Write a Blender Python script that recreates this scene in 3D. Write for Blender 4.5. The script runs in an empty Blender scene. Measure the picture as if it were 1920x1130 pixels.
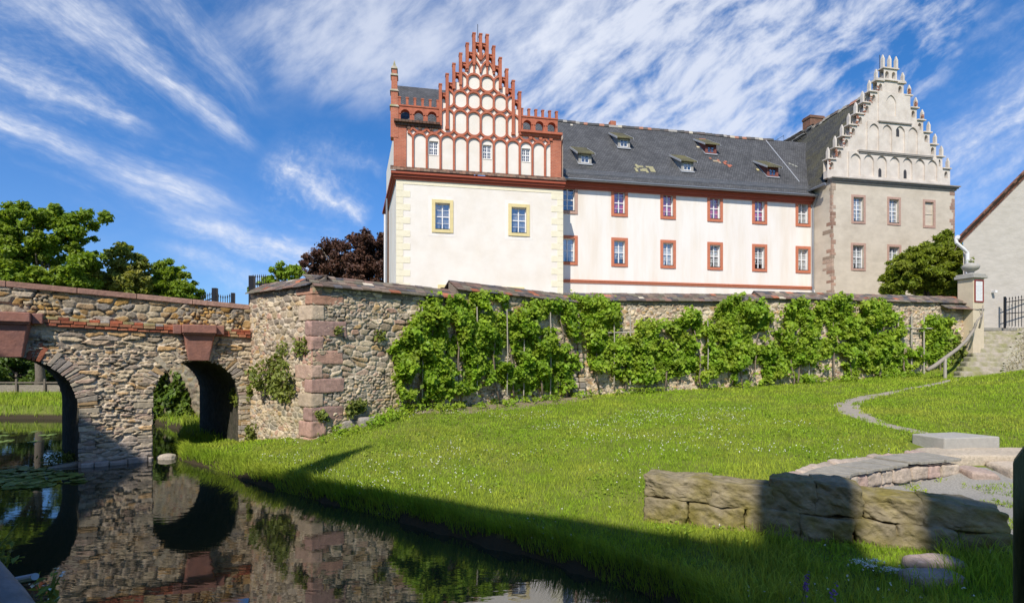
import bpy, math, random
import numpy as np
from mathutils import Vector, Matrix
R = math.radians
rnd = random.Random(7)
scene = bpy.context.scene

# ------------------------------------------------------------------ camera, sky, sun, exposure
HC = 2.7                 # eye height above the moat water (water is z = 0)
FP = 1000.0              # focal length in photo pixels
YH = 670.0               # horizon row of the photo
cam = bpy.data.cameras.new('camera')
camo = bpy.data.objects.new('camera', cam)
scene.collection.objects.link(camo)
camo.location = (0, 0, HC)
camo.rotation_euler = (R(90), 0, 0)
cam.sensor_width = 36.0
cam.lens = 36.0 * FP / 1920.0
cam.shift_y = (YH - 565.0) / 1920.0
cam.clip_end = 3000
cam.clip_start = 0.05
scene.camera = camo

SUN_H = Vector((-0.302, -0.953, 0)).normalized()
SUN_EL = R(47)
SUN_DIR = Vector((SUN_H.x * math.cos(SUN_EL), SUN_H.y * math.cos(SUN_EL), math.sin(SUN_EL)))
sl = bpy.data.lights.new('sun', 'SUN')
sl.energy = 3.6
sl.angle = R(0.53)
sl.color = (1.0, 0.935, 0.83)
so = bpy.data.objects.new('sun', sl)
scene.collection.objects.link(so)
so.location = (0, 0, 60)
so.rotation_euler = SUN_DIR.to_track_quat('Z', 'Y').to_euler()

scene.view_settings.view_transform = 'Standard'
scene.view_settings.look = 'None'
scene.view_settings.exposure = 0.5
scene.view_settings.gamma = 1.0
scene.render.engine = 'CYCLES'
scene.cycles.max_bounces = 8
scene.cycles.transparent_max_bounces = 12
scene.cycles.caustics_reflective = False
scene.cycles.caustics_refractive = False


class E:
    """Arithmetic on node sockets."""
    nt = None

    def __init__(s, v): s.v = v

    @staticmethod
    def m(op, *a, clamp=False):
        n = E.nt.nodes.new('ShaderNodeMath'); n.operation = op; n.use_clamp = clamp
        for i, x in enumerate(a):
            x = x.v if isinstance(x, E) else x
            if isinstance(x, (int, float)): n.inputs[i].default_value = x
            else: E.nt.links.new(x, n.inputs[i])
        return E(n.outputs[0])

    def __add__(s, o): return E.m('ADD', s, o)
    __radd__ = __add__
    def __sub__(s, o): return E.m('SUBTRACT', s, o)
    def __rsub__(s, o): return E.m('SUBTRACT', o, s)
    def __mul__(s, o): return E.m('MULTIPLY', s, o)
    __rmul__ = __mul__
    def __truediv__(s, o): return E.m('DIVIDE', s, o)
    def abs(s): return E.m('ABSOLUTE', s)
    def exp(s): return E.m('EXPONENT', s)
    def clamp(s): return E.m('ADD', s, 0.0, clamp=True)
    def max(s, o): return E.m('MAXIMUM', s, o)
    def pow(s, o): return E.m('POWER', s, o)

    def step(s, a, b):
        n = E.nt.nodes.new('ShaderNodeMapRange'); n.interpolation_type = 'SMOOTHSTEP'
        E.nt.links.new(s.v, n.inputs[0])
        n.inputs[1].default_value = a; n.inputs[2].default_value = b
        n.inputs[3].default_value = 0; n.inputs[4].default_value = 1
        return E(n.outputs[0])

    @staticmethod
    def noise(x, y, z=0.0, scale=1.0, detail=4, rough=0.55, dist=0.0):
        c = E.nt.nodes.new('ShaderNodeCombineXYZ')
        for i, q in enumerate((x, y, z)):
            q = q.v if isinstance(q, E) else q
            if isinstance(q, (int, float)): c.inputs[i].default_value = q
            else: E.nt.links.new(q, c.inputs[i])
        n = E.nt.nodes.new('ShaderNodeTexNoise'); n.inputs['Scale'].default_value = scale
        n.inputs['Detail'].default_value = detail; n.inputs['Roughness'].default_value = rough
        n.inputs['Distortion'].default_value = dist
        E.nt.links.new(c.outputs[0], n.inputs['Vector'])
        return E(n.outputs['Fac'])


def build_world():
    w = bpy.data.worlds.new('World'); scene.world = w; w.use_nodes = True
    nt = w.node_tree; nt.nodes.clear(); E.nt = nt; L = nt.links
    sky = nt.nodes.new('ShaderNodeTexSky'); sky.sky_type = 'NISHITA'; sky.sun_disc = False
    sky.sun_elevation = SUN_EL
    sky.sun_rotation = math.atan2(SUN_H.x, SUN_H.y)
    sky.ozone_density = 4.0; sky.dust_density = 0.3; sky.air_density = 1.0
    tc = nt.nodes.new('ShaderNodeTexCoord')
    sep = nt.nodes.new('ShaderNodeSeparateXYZ'); L.new(tc.outputs['Generated'], sep.inputs[0])
    dx, dy, dz = (E(o) for o in sep.outputs)
    f = dy.abs().max(0.06)
    px = dx / f            # direction coordinates of the sky dome: tan of bearing, tan of height
    pz = dz / f

    def ix(x): return (x - 960) / FP
    def iz(y): return (YH - y) / FP
    total = None

    def add(c):
        nonlocal total
        total = c if total is None else 1.0 - (1.0 - total) * (1.0 - c)

    def streak(x0, y0, x1, y1, w0, w1, amp, seed, tail=0.25):
        ax, az, bx, bz = ix(x0), iz(y0), ix(x1), iz(y1)
        ln = math.hypot(bx - ax, bz - az); ux, uz = (bx - ax) / ln, (bz - az) / ln
        a = ((px - ax) * ux + (pz - az) * uz) / ln
        d = (px - ax) * (-uz) + (pz - az) * ux
        wob = E.noise(a * 2.2, d * 5, seed, 1.0, 4, 0.6) - 0.5
        d = d + wob * 0.04
        w = (a.clamp() * (w1 - w0) + w0) / FP
        band = ((d / w) * (d / w) * -1.0).exp()
        ends = a.step(-0.3, 0.12) * (1.0 - a.step(1 - tail, 1.06))
        fib = E.noise(a * 3.4, d * 40, seed + 5, 1.0, 6, 0.62, 0.1)
        rip = E.noise(a * 14.0, d * 60, seed + 15, 1.0, 5, 0.6, 0.3)
        halo = ((d / w) * (d / w) * -0.16).exp() * fib.step(0.35, 0.8) * rip.step(0.25, 0.8) * 0.42
        add(((band * (0.16 + fib.step(0.28, 0.75) * 0.46 + rip.step(0.3, 0.8) * 0.20) + halo) * ends * amp).clamp() * 0.92)

    streak(-80, 90, 300, 252, 34, 14, 0.95, 1.0)
    streak(30, -60, 472, 272, 44, 10, 1.05, 2.0, 0.12)
    streak(190, -120, 500, 215, 38, 18, 0.55, 3.0)
    streak(-60, 205, 470, 412, 17, 30, 1.0, 4.0)
    streak(530, 312, 690, 410, 26, 13, 1.1, 5.0, 0.12)
    streak(360, 425, 640, 500, 14, 34, 1.0, 6.0, 0.1)
    streak(330, 470, 560, 560, 12, 26, 0.5, 16.0, 0.1)
    streak(200, 330, 480, 470, 10, 22, 0.35, 7.0)
    streak(-90, -10, 260, 60, 40, 55, 0.4, 8.0)
    streak(600, 285, 730, 320, 22, 14, 0.3, 9.0)
    streak(1990, 150, 1730, 330, 60, 22, 0.85, 10.0, 0.2)
    streak(1985, 260, 1760, 400, 40, 30, 0.5, 11.0, 0.2)
    streak(1990, -30, 1760, 120, 16, 8, 0.3, 12.0, 0.3)
    # broken high cloud in rows over the castle
    ca, sa = math.cos(R(38)), math.sin(R(38))
    u = px * ca + pz * sa
    v = px * (-sa) + pz * ca
    wu = E.noise(u * 4, v * 6, 2.5, 1.0, 2, 0.5) - 0.5
    puffs = E.noise(u * 15.0 + wu * 1.6, v * 32.0 + wu * 2.2, 0.7, 1.0, 8, 0.6, 0.1)
    big = E.noise(px * 2.4, pz * 2.4, 4.2, 1.0, 3, 0.5)
    cx = px - ix(1350); cz = pz - iz(110)
    ca2, sa2 = math.cos(R(20)), math.sin(R(20))
    ea = (cx * ca2 + cz * sa2) / 0.52
    eb = (cx * (-sa2) + cz * ca2) / 0.27
    reg = 1.0 - (ea * ea + eb * eb).step(0.35, 1.35)
    rows = E.noise(u * 4.0 + wu * 1.2, v * 30.0 + wu * 1.8, 5.7, 1.0, 3, 0.5, 0.0)
    add((puffs * 0.62 + rows * 0.38 + reg * 0.16 + (big - 0.5) * 0.55).step(0.47, 0.78) * reg.step(0.0, 0.75) * 0.82)
    cx = px - ix(820); cz = pz - iz(50)
    reg2 = 1.0 - ((cx / 0.42) * (cx / 0.42) + (cz / 0.17) * (cz / 0.17)).step(0.2, 1.5)
    soft = E.noise(u * 9 + 3.0, v * 17, 6.0, 1.0, 6, 0.6, 0.2)
    add((soft + (big - 0.5) * 0.4 + reg2 * 0.3).step(0.42, 1.05) * reg2 * 0.72)
    veil = E.noise(px * 3 + 9, pz * 5, 3.0, 1.0, 5, 0.6)
    add(veil.step(0.45, 0.85) * 0.14)
    low = (1.0 - dz.step(0.0, 0.42))
    add(low * 0.10)
    cov = total * dz.step(-0.02, 0.03)
    hsv = nt.nodes.new('ShaderNodeHueSaturation'); hsv.inputs['Saturation'].default_value = SKY_SAT
    hsv.inputs['Value'].default_value = SKY_VAL; hsv.inputs['Hue'].default_value = SKY_HUE
    L.new(sky.outputs[0], hsv.inputs['Color'])
    hz_ = dz.step(-0.05, 0.5)
    tint = nt.nodes.new('ShaderNodeMix'); tint.data_type = 'RGBA'; L.new(hz_.v, tint.inputs[0])
    tint.inputs[6].default_value = (0.40, 0.62, 0.92, 1); tint.inputs[7].default_value = (0.88, 0.96, 1.08, 1)
    mul = nt.nodes.new('ShaderNodeMix'); mul.data_type = 'RGBA'; mul.blend_type = 'MULTIPLY'; mul.inputs[0].default_value = 1
    L.new(hsv.outputs[0], mul.inputs[6]); L.new(tint.outputs[2], mul.inputs[7])
    mx = nt.nodes.new('ShaderNodeMix'); mx.data_type = 'RGBA'
    L.new(cov.v, mx.inputs[0]); L.new(mul.outputs[2], mx.inputs[6]); mx.inputs[7].default_value = CLOUD
    bg = nt.nodes.new('ShaderNodeBackground'); bg.inputs['Strength'].default_value = 0.15
    L.new(mx.outputs[2], bg.inputs[0])
    out = nt.nodes.new('ShaderNodeOutputWorld'); L.new(bg.outputs[0], out.inputs[0])


SKY_SAT, SKY_VAL, SKY_HUE = 1.28, 0.71, 0.5
CLOUD = (4.0, 4.2, 4.7, 1)
build_world()

# ------------------------------------------------------------------ helpers
WM = {}


def jit(c, lo, hi, rr):
    s = rr.uniform(lo, hi); return tuple(x * s for x in c)


def at(x, y, Y):
    """Photo pixel at depth Y -> world point."""
    return Vector(((x - 960) / FP * Y, Y, HC + (YH - y) / FP * Y))


def atz(x, y, z):
    return at(x, y, (HC - z) * FP / (y - YH))


def link(o):
    scene.collection.objects.link(o); return o


def tag(o, label=None, cat=None, group=None, kind=None):
    if label: o['label'] = label
    if cat: o['category'] = cat
    if group: o['group'] = group
    if kind: o['kind'] = kind
    return o


def thing(name, loc, label, cat, rz=0.0, group=None):
    o = link(bpy.data.objects.new(name, None))
    o.location = loc; o.rotation_euler = (0, 0, rz); o.empty_display_size = 0.3
    WM[o.name] = Matrix.Translation(loc) @ Matrix.Rotation(rz, 4, 'Z')
    return tag(o, label, cat, group)


def mesh_np(name, V, F, mat, parent=None, col=None, loc=None, smooth=False, fmat=None, mats=None):
    """Mesh from arrays in world coordinates; F is (n,3) or (n,4) or list of arrays."""
    V = np.asarray(V, dtype=np.float64).reshape(-1, 3)
    if parent is not None:
        base = WM[parent.name]
    elif loc is not None:
        base = Matrix.Translation(loc)
    else:
        base = Matrix.Identity(4)
    inv = np.array(base.inverted())
    Vl = V @ inv[:3, :3].T + inv[:3, 3]
    me = bpy.data.meshes.new(name)
    if isinstance(F, np.ndarray):
        n, k = F.shape
        sizes = np.full(n, k, dtype=np.int32); loops = F.reshape(-1).astype(np.int32)
    else:
        sizes = np.array([len(f) for f in F], dtype=np.int32); loops = np.concatenate([np.asarray(f) for f in F]).astype(np.int32); n = len(F)
    me.vertices.add(len(Vl)); me.vertices.foreach_set('co', Vl.astype(np.float32).ravel())
    me.loops.add(len(loops)); me.loops.foreach_set('vertex_index', loops)
    me.polygons.add(n)
    starts = np.concatenate(([0], np.cumsum(sizes)[:-1])).astype(np.int32)
    me.polygons.foreach_set('loop_start', starts)
    me.polygons.foreach_set('loop_total', sizes)
    me.polygons.foreach_set('use_smooth', np.full(n, bool(smooth)))
    if col is not None:
        a = me.color_attributes.new('Col', 'FLOAT_COLOR', 'POINT')
        c = np.ones((len(Vl), 4), dtype=np.float32); c[:, :3] = col
        a.data.foreach_set('color', c.ravel())
    for m in (mats or [mat]):
        me.materials.append(m)
    if fmat is not None:
        me.polygons.foreach_set('material_index', np.asarray(fmat, dtype=np.int32))
    me.update(calc_edges=True); me.validate()
    o = link(bpy.data.objects.new(name, me))
    if parent is not None:
        o.parent = parent; WM[o.name] = base
    else:
        if loc is not None: o.location = loc
        WM[o.name] = base
    return o


class MB:
    """Collects shapes in a frame and links them as one mesh object."""

    def __init__(s, frame=None):
        s.V = []; s.F = []; s.C = []; s.fr = frame or Matrix.Identity(4); s.col = (1, 1, 1); s.has = False

    def mark(s):
        if not hasattr(s, 'G'): s.G = []
        s.G.append((len(s.V), len(s.F))); return s

    def build_each(s, name, mat, parent=None, **kw):
        ends = s.G[1:] + [(len(s.V), len(s.F))]; out = []
        for (v0, f0), (v1, f1) in zip(s.G, ends):
            m = MB(); m.V = s.V[v0:v1]; m.C = s.C[v0:v1]; m.has = s.has; m.F = [[i - v0 for i in f] for f in s.F[f0:f1]]
            if m.F: out.append(m.build(name, mat, parent, **kw))
        return out

    def setcol(s, c): s.col = c; s.has = True; return s

    def poly(s, pts):
        b = len(s.V)
        for p in pts: s.V.append(s.fr @ Vector(p)); s.C.append(s.col)
        s.F.append(list(range(b, b + len(pts))))

    def hexa(s, p):
        b = len(s.V)
        for q in p: s.V.append(s.fr @ Vector(q)); s.C.append(s.col)
        for f in ((0, 3, 2, 1), (4, 5, 6, 7), (0, 1, 5, 4), (1, 2, 6, 5), (2, 3, 7, 6), (3, 0, 4, 7)):
            s.F.append([b + i for i in f])

    def box(s, x0, x1, y0, y1, z0, z1):
        s.hexa([(x0, y0, z0), (x1, y0, z0), (x1, y1, z0), (x0, y1, z0), (x0, y0, z1), (x1, y0, z1), (x1, y1, z1), (x0, y1, z1)])

    def prism(s, pts, off):
        """Polygon pts (3d) extruded by vector off."""
        n = len(pts); b = len(s.V); off = Vector(off)
        for p in pts: s.V.append(s.fr @ Vector(p)); s.C.append(s.col)
        for p in pts: s.V.append(s.fr @ (Vector(p) + off)); s.C.append(s.col)
        s.F.append([b + i for i in reversed(range(n))]); s.F.append([b + n + i for i in range(n)])
        for i in range(n):
            j = (i + 1) % n; s.F.append([b + i, b + j, b + n + j, b + n + i])

    def tube(s, pts, r, n=8, caps=True):
        """Tube along 3d points; r a number or list."""
        pts = [s.fr @ Vector(p) for p in pts]; m = len(pts)
        rs = r if isinstance(r, (list, tuple)) else [r] * m
        b = len(s.V)
        for i, p in enumerate(pts):
            t = (pts[min(i + 1, m - 1)] - pts[max(i - 1, 0)])
            t = t.normalized() if t.length > 1e-9 else Vector((0, 0, 1))
            up = Vector((0, 0, 1)) if abs(t.z) < 0.95 else Vector((1, 0, 0))
            a = t.cross(up).normalized(); c = t.cross(a)
            for k in range(n):
                th = 2 * math.pi * k / n
                s.V.append(p + (a * math.cos(th) + c * math.sin(th)) * rs[i]); s.C.append(s.col)
        for i in range(m - 1):
            for k in range(n):
                k2 = (k + 1) % n
                s.F.append([b + i * n + k, b + i * n + k2, b + (i + 1) * n + k2, b + (i + 1) * n + k])
        if caps:
            s.F.append([b + k for k in reversed(range(n))]); s.F.append([b + (m - 1) * n + k for k in range(n)])

    def lathe(s, prof, c, n=16):
        """prof = [(r,z)...] about the vertical through c."""
        b = len(s.V); c = Vector(c)
        for r, z in prof:
            for k in range(n):
                th = 2 * math.pi * k / n
                s.V.append(s.fr @ (c + Vector((r * math.cos(th), r * math.sin(th), z)))); s.C.append(s.col)
        for i in range(len(prof) - 1):
            for k in range(n):
                k2 = (k + 1) % n
                s.F.append([b + i * n + k, b + i * n + k2, b + (i + 1) * n + k2, b + (i + 1) * n + k])
        s.F.append([b + k for k in reversed(range(n))]); s.F.append([b + (len(prof) - 1) * n + k for k in range(n)])

    def strip(s, path, w, q0, q1, closed=False):
        """Bar of width w following path [(x,z)...] in a wall plane, from depth q0 (front) to q1."""
        n = len(path); A = []; B = []
        for i in range(n):
            p = path[i]
            a = path[i - 1] if (i > 0 or closed) else p
            c = path[(i + 1) % n] if (i < n - 1 or closed) else p
            tx, tz = c[0] - a[0], c[1] - a[1]; l = math.hypot(tx, tz) or 1
            nx, nz = -tz / l * w / 2, tx / l * w / 2
            A.append((p[0] + nx, p[1] + nz)); B.append((p[0] - nx, p[1] - nz))
        for i in range(n if closed else n - 1):
            j = (i + 1) % n
            s.hexa([(B[i][0], q0, B[i][1]), (B[j][0], q0, B[j][1]), (B[j][0], q1, B[j][1]), (B[i][0], q1, B[i][1]),
                    (A[i][0], q0, A[i][1]), (A[j][0], q0, A[j][1]), (A[j][0], q1, A[j][1]), (A[i][0], q1, A[i][1])])

    def wall(s, x0, x1, z0, z1, q, holes, depth):
        """Front sheet with real openings [(a,b,c,d)] and reveals of the given depth."""
        xs = sorted({x0, x1, *[h[0] for h in holes], *[h[1] for h in holes]})
        zs = sorted({z0, z1, *[h[2] for h in holes], *[h[3] for h in holes]})
        for i in range(len(xs) - 1):
            for j in range(len(zs) - 1):
                a, b, c, d = xs[i], xs[i + 1], zs[j], zs[j + 1]
                mx, mz = (a + b) / 2, (c + d) / 2
                if any(h[0] < mx < h[1] and h[2] < mz < h[3] for h in holes): continue
                s.poly([(a, q, c), (b, q, c), (b, q, d), (a, q, d)])
        for a, b, c, d in holes:
            e = q + depth
            s.poly([(a, q, c), (a, e, c), (b, e, c), (b, q, c)]); s.poly([(a, q, d), (b, q, d), (b, e, d), (a, e, d)])
            s.poly([(a, q, c), (a, q, d), (a, e, d), (a, e, c)]); s.poly([(b, q, c), (b, e, c), (b, e, d), (b, q, d)])

    def build(s, name, mat, parent=None, loc=None, smooth=False, bevel=0.0):
        o = mesh_np(name, np.array([tuple(v) for v in s.V]), s.F, mat, parent, col=np.array(s.C) if s.has else None, loc=loc, smooth=smooth)
        if bevel:
            b = o.modifiers.new('bevel', 'BEVEL'); b.width = bevel; b.segments = 2; b.limit_method = 'ANGLE'
        return o


_T = np.random.RandomState(3).rand(256, 256)


def vnoise(x, y, seed=0):
    x = np.asarray(x, float) + seed * 17.31; y = np.asarray(y, float) + seed * 9.77
    xi = np.floor(x).astype(int); yi = np.floor(y).astype(int)
    fx = x - xi; fy = y - yi; fx = fx * fx * (3 - 2 * fx); fy = fy * fy * (3 - 2 * fy)
    g = lambda a, b: _T[a & 255, b & 255]
    return (g(xi, yi) * (1 - fx) + g(xi + 1, yi) * fx) * (1 - fy) + (g(xi, yi + 1) * (1 - fx) + g(xi + 1, yi + 1) * fx) * fy


def fbm(x, y, seed=0, o=4):
    t = 0; a = 0.5; n = 0
    for i in range(o):
        t = t + a * vnoise(x * 2 ** i, y * 2 ** i, seed + i * 3); n += a; a *= 0.5
    return t / n


# ------------------------------------------------------------------ materials
MATS = {}


def mat(name, color=(0.5, 0.5, 0.5), rough=0.85, var=0.15, scale=3.0, bump=0.0, bscale=40.0, vcol=False, metal=0.0, spec=0.3,
        color2=None, stretch=(1, 1, 1), trans=0.0, island=0.0, upn=0.0):
    m = bpy.data.materials.new(name); m.use_nodes = True
    nt = m.node_tree; L = nt.links; N = nt.nodes
    b = N['Principled BSDF']; b.inputs['Roughness'].default_value = rough; b.inputs['Metallic'].default_value = metal
    b.inputs['Specular IOR Level'].default_value = spec
    tc = N.new('ShaderNodeTexCoord'); mp = N.new('ShaderNodeMapping'); mp.inputs['Scale'].default_value = stretch
    L.new(tc.outputs['Object'], mp.inputs[0])
    if vcol:
        at_ = N.new('ShaderNodeAttribute'); at_.attribute_name = 'Col'
        base = at_.outputs['Color']
        if color != (0.5, 0.5, 0.5):
            q = N.new('ShaderNodeMix'); q.data_type = 'RGBA'; q.blend_type = 'MULTIPLY'; q.inputs[0].default_value = 1
            L.new(base, q.inputs[6]); q.inputs[7].default_value = (*color, 1); base = q.outputs[2]
    else:
        rgb = N.new('ShaderNodeRGB'); rgb.outputs[0].default_value = (*color, 1); base = rgb.outputs[0]
    ns = N.new('ShaderNodeTexNoise'); ns.inputs['Scale'].default_value = scale; ns.inputs['Detail'].default_value = 6
    ns.inputs['Roughness'].default_value = 0.6
    L.new(mp.outputs[0], ns.inputs['Vector'])
    if color2 is not None:
        cr = N.new('ShaderNodeMapRange'); cr.inputs[1].default_value = 0.42; cr.inputs[2].default_value = 0.66
        L.new(ns.outputs['Fac'], cr.inputs[0])
        q = N.new('ShaderNodeMix'); q.data_type = 'RGBA'; L.new(cr.outputs[0], q.inputs[0]); L.new(base, q.inputs[6])
        q.inputs[7].default_value = (*color2, 1); base = q.outputs[2]
    if var:
        mr = N.new('ShaderNodeMapRange'); mr.inputs[1].default_value = 0.25; mr.inputs[2].default_value = 0.75
        mr.inputs[3].default_value = 1 - var; mr.inputs[4].default_value = 1 + var
        n2 = N.new('ShaderNodeTexNoise'); n2.inputs['Scale'].default_value = scale * 2.3; n2.inputs['Detail'].default_value = 8
        n2.inputs['Roughness'].default_value = 0.65
        L.new(mp.outputs[0], n2.inputs['Vector']); L.new(n2.outputs['Fac'], mr.inputs[0])
        q = N.new('ShaderNodeVectorMath'); q.operation = 'SCALE'; L.new(base, q.inputs[0]); L.new(mr.outputs[0], q.inputs['Scale']); base = q.outputs[0]
    if island:
        g = N.new('ShaderNodeNewGeometry'); mr = N.new('ShaderNodeMapRange'); mr.inputs[3].default_value = 1 - island; mr.inputs[4].default_value = 1 + island
        L.new(g.outputs['Random Per Island'], mr.inputs[0])
        q = N.new('ShaderNodeVectorMath'); q.operation = 'SCALE'; L.new(base, q.inputs[0]); L.new(mr.outputs[0], q.inputs['Scale']); base = q.outputs[0]
    L.new(base, b.inputs['Base Color'])
    if bump:
        bn = N.new('ShaderNodeTexNoise'); bn.inputs['Scale'].default_value = bscale; bn.inputs['Detail'].default_value = 6
        L.new(mp.outputs[0], bn.inputs['Vector'])
        bp = N.new('ShaderNodeBump'); bp.inputs['Strength'].default_value = 1.0; bp.inputs['Distance'].default_value = bump
        L.new(bn.outputs['Fac'], bp.inputs['Height']); L.new(bp.outputs[0], b.inputs['Normal'])
    if upn:
        g = N.new('ShaderNodeNewGeometry'); va = N.new('ShaderNodeVectorMath'); va.operation = 'SCALE'; va.inputs['Scale'].default_value = 1 - upn
        L.new(g.outputs['Normal'], va.inputs[0]); vb = N.new('ShaderNodeVectorMath'); vb.operation = 'ADD'; L.new(va.outputs[0], vb.inputs[0])
        vb.inputs[1].default_value = (0, 0, upn); vn = N.new('ShaderNodeVectorMath'); vn.operation = 'NORMALIZE'; L.new(vb.outputs[0], vn.inputs[0])
        L.new(vn.outputs[0], b.inputs['Normal'])
    if trans:
        t = N.new('ShaderNodeBsdfTranslucent'); mixs = N.new('ShaderNodeMixShader'); mixs.inputs[0].default_value = trans
        sc = N.new('ShaderNodeVectorMath'); sc.operation = 'MULTIPLY'; L.new(base, sc.inputs[0]); sc.inputs[1].default_value = (1.5, 1.45, 0.6)
        L.new(sc.outputs[0], t.inputs['Color']); L.new(b.outputs[0], mixs.inputs[1]); L.new(t.outputs[0], mixs.inputs[2])
        L.new(mixs.outputs[0], N['Material Output'].inputs[0])
    MATS[name] = m
    return m


def tile_mat(name, c1, c2, mortar, axes, bw, bh, moss=None, msize=0.02, bump=0.02, mossamt=(0.55, 0.75), rough=0.8):
    """Courses of tiles or bricks: brick texture on two object axes."""
    m = bpy.data.materials.new(name); m.use_nodes = True
    nt = m.node_tree; L = nt.links; N = nt.nodes; b = N['Principled BSDF']; b.inputs['Roughness'].default_value = rough
    b.inputs['Specular IOR Level'].default_value = 0.25
    tc = N.new('ShaderNodeTexCoord'); sp = N.new('ShaderNodeSeparateXYZ'); L.new(tc.outputs['Object'], sp.inputs[0])
    cb = N.new('ShaderNodeCombineXYZ'); L.new(sp.outputs[axes[0]], cb.inputs[0]); L.new(sp.outputs[axes[1]], cb.inputs[1])
    wn = N.new('ShaderNodeTexNoise'); wn.inputs['Scale'].default_value = 1.3; L.new(tc.outputs['Object'], wn.inputs['Vector'])
    ws = N.new('ShaderNodeVectorMath'); ws.operation = 'SCALE'; ws.inputs['Scale'].default_value = 0.06
    L.new(wn.outputs['Color'], ws.inputs[0])
    ad = N.new('ShaderNodeVectorMath'); L.new(cb.outputs[0], ad.inputs[0]); L.new(ws.outputs[0], ad.inputs[1])
    br = N.new('ShaderNodeTexBrick'); br.inputs['Scale'].default_value = 1.0; br.inputs['Brick Width'].default_value = bw
    br.inputs['Row Height'].default_value = bh; br.inputs['Mortar Size'].default_value = msize; br.inputs['Mortar Smooth'].default_value = 0.3
    br.inputs['Bias'].default_value = 0.0
    br.inputs['Color1'].default_value = (*c1, 1); br.inputs['Color2'].default_value = (*c2, 1); br.inputs['Mortar'].default_value = (*mortar, 1)
    L.new(ad.outputs[0], br.inputs['Vector'])
    base = br.outputs['Color']
    n2 = N.new('ShaderNodeTexNoise'); n2.inputs['Scale'].default_value = 0.9; n2.inputs['Detail'].default_value = 9; n2.inputs['Roughness'].default_value = 0.7
    L.new(tc.outputs['Object'], n2.inputs['Vector'])
    mr = N.new('ShaderNodeMapRange'); mr.inputs[1].default_value = 0.3; mr.inputs[2].default_value = 0.7; mr.inputs[3].default_value = 0.7; mr.inputs[4].default_value = 1.3
    L.new(n2.outputs['Fac'], mr.inputs[0])
    q = N.new('ShaderNodeVectorMath'); q.operation = 'SCALE'; L.new(base, q.inputs[0]); L.new(mr.outputs[0], q.inputs['Scale']); base = q.outputs[0]
    if moss:
        n3 = N.new('ShaderNodeTexNoise'); n3.inputs['Scale'].default_value = 0.55; n3.inputs['Detail'].default_value = 10; n3.inputs['Roughness'].default_value = 0.75
        L.new(tc.outputs['Object'], n3.inputs['Vector'])
        m3 = N.new('ShaderNodeMapRange'); m3.inputs[1].default_value = mossamt[0]; m3.inputs[2].default_value = mossamt[1]; m3.inputs[4].default_value = 0.75
        L.new(n3.outputs['Fac'], m3.inputs[0])
        q = N.new('ShaderNodeMix'); q.data_type = 'RGBA'; L.new(m3.outputs[0], q.inputs[0]); L.new(base, q.inputs[6]); q.inputs[7].default_value = (*moss, 1); base = q.outputs[2]
    L.new(base, b.inputs['Base Color'])
    bp = N.new('ShaderNodeBump'); bp.inputs['Distance'].default_value = bump; bp.invert = True
    L.new(br.outputs['Fac'], bp.inputs['Height']); L.new(bp.outputs[0], b.inputs['Normal'])
    MATS[name] = m
    return m


def glass_mat():
    m = bpy.data.materials.new('window_glass'); m.use_nodes = True
    nt = m.node_tree; N = nt.nodes; L = nt.links; N.remove(N['Principled BSDF'])
    t = N.new('ShaderNodeBsdfTransparent'); t.inputs[0].default_value = (0.88, 0.92, 0.95, 1)
    g = N.new('ShaderNodeBsdfGlossy'); g.inputs['Roughness'].default_value = 0.03
    lw = N.new('ShaderNodeLayerWeight'); lw.inputs[0].default_value = 0.5
    pw = N.new('ShaderNodeMath'); pw.operation = 'POWER'; L.new(lw.outputs['Facing'], pw.inputs[0]); pw.inputs[1].default_value = 4
    ad = N.new('ShaderNodeMath'); ad.operation = 'MULTIPLY_ADD'; L.new(pw.outputs[0], ad.inputs[0]); ad.inputs[1].default_value = 0.55; ad.inputs[2].default_value = 0.30
    tc = N.new('ShaderNodeTexCoord'); ns = N.new('ShaderNodeTexNoise'); ns.inputs['Scale'].default_value = 2.2; L.new(tc.outputs['Object'], ns.inputs['Vector'])
    bp = N.new('ShaderNodeBump'); bp.inputs['Distance'].default_value = 0.02; L.new(ns.outputs['Fac'], bp.inputs['Height']); L.new(bp.outputs[0], g.inputs['Normal'])
    mx = N.new('ShaderNodeMixShader'); L.new(ad.outputs[0], mx.inputs[0]); L.new(t.outputs[0], mx.inputs[1]); L.new(g.outputs[0], mx.inputs[2])
    L.new(mx.outputs[0], N['Material Output'].inputs[0])
    return m


M_GLASS = glass_mat()
M_RUBBLE = mat('rubble_stone', vcol=True, rough=0.95, var=0.3, scale=9, bump=0.014, bscale=26, spec=0.15)
M_PLASTER_W = mat('white_plaster', (0.82, 0.76, 0.675), 0.9, 0.04, 0.6, bump=0.003, bscale=6, spec=0.15, color2=(0.765, 0.69, 0.59))
M_PLASTER_WING = mat('warm_white_plaster', (0.82, 0.77, 0.705), 0.9, 0.035, 0.5, bump=0.003, bscale=6, spec=0.15, stretch=(2.2, 1, 0.35), color2=(0.765, 0.685, 0.585))
M_PLASTER_G = mat('beige_plaster', (0.61, 0.535, 0.425), 0.92, 0.10, 0.7, bump=0.008, bscale=7, spec=0.12, color2=(0.53, 0.46, 0.36), stretch=(1, 1, 1.6))
M_PLASTER_GABLE = mat('weathered_gable_plaster', (0.68, 0.61, 0.53), 0.92, 0.13, 0.9, bump=0.008, bscale=9, spec=0.12, color2=(0.57, 0.50, 0.425))
M_PLASTER_BARN = mat('grey_plaster', (0.52, 0.475, 0.425), 0.93, 0.10, 1.2, bump=0.01, bscale=8, spec=0.12, color2=(0.46, 0.42, 0.37), stretch=(1, 1, 3.0))
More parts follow.
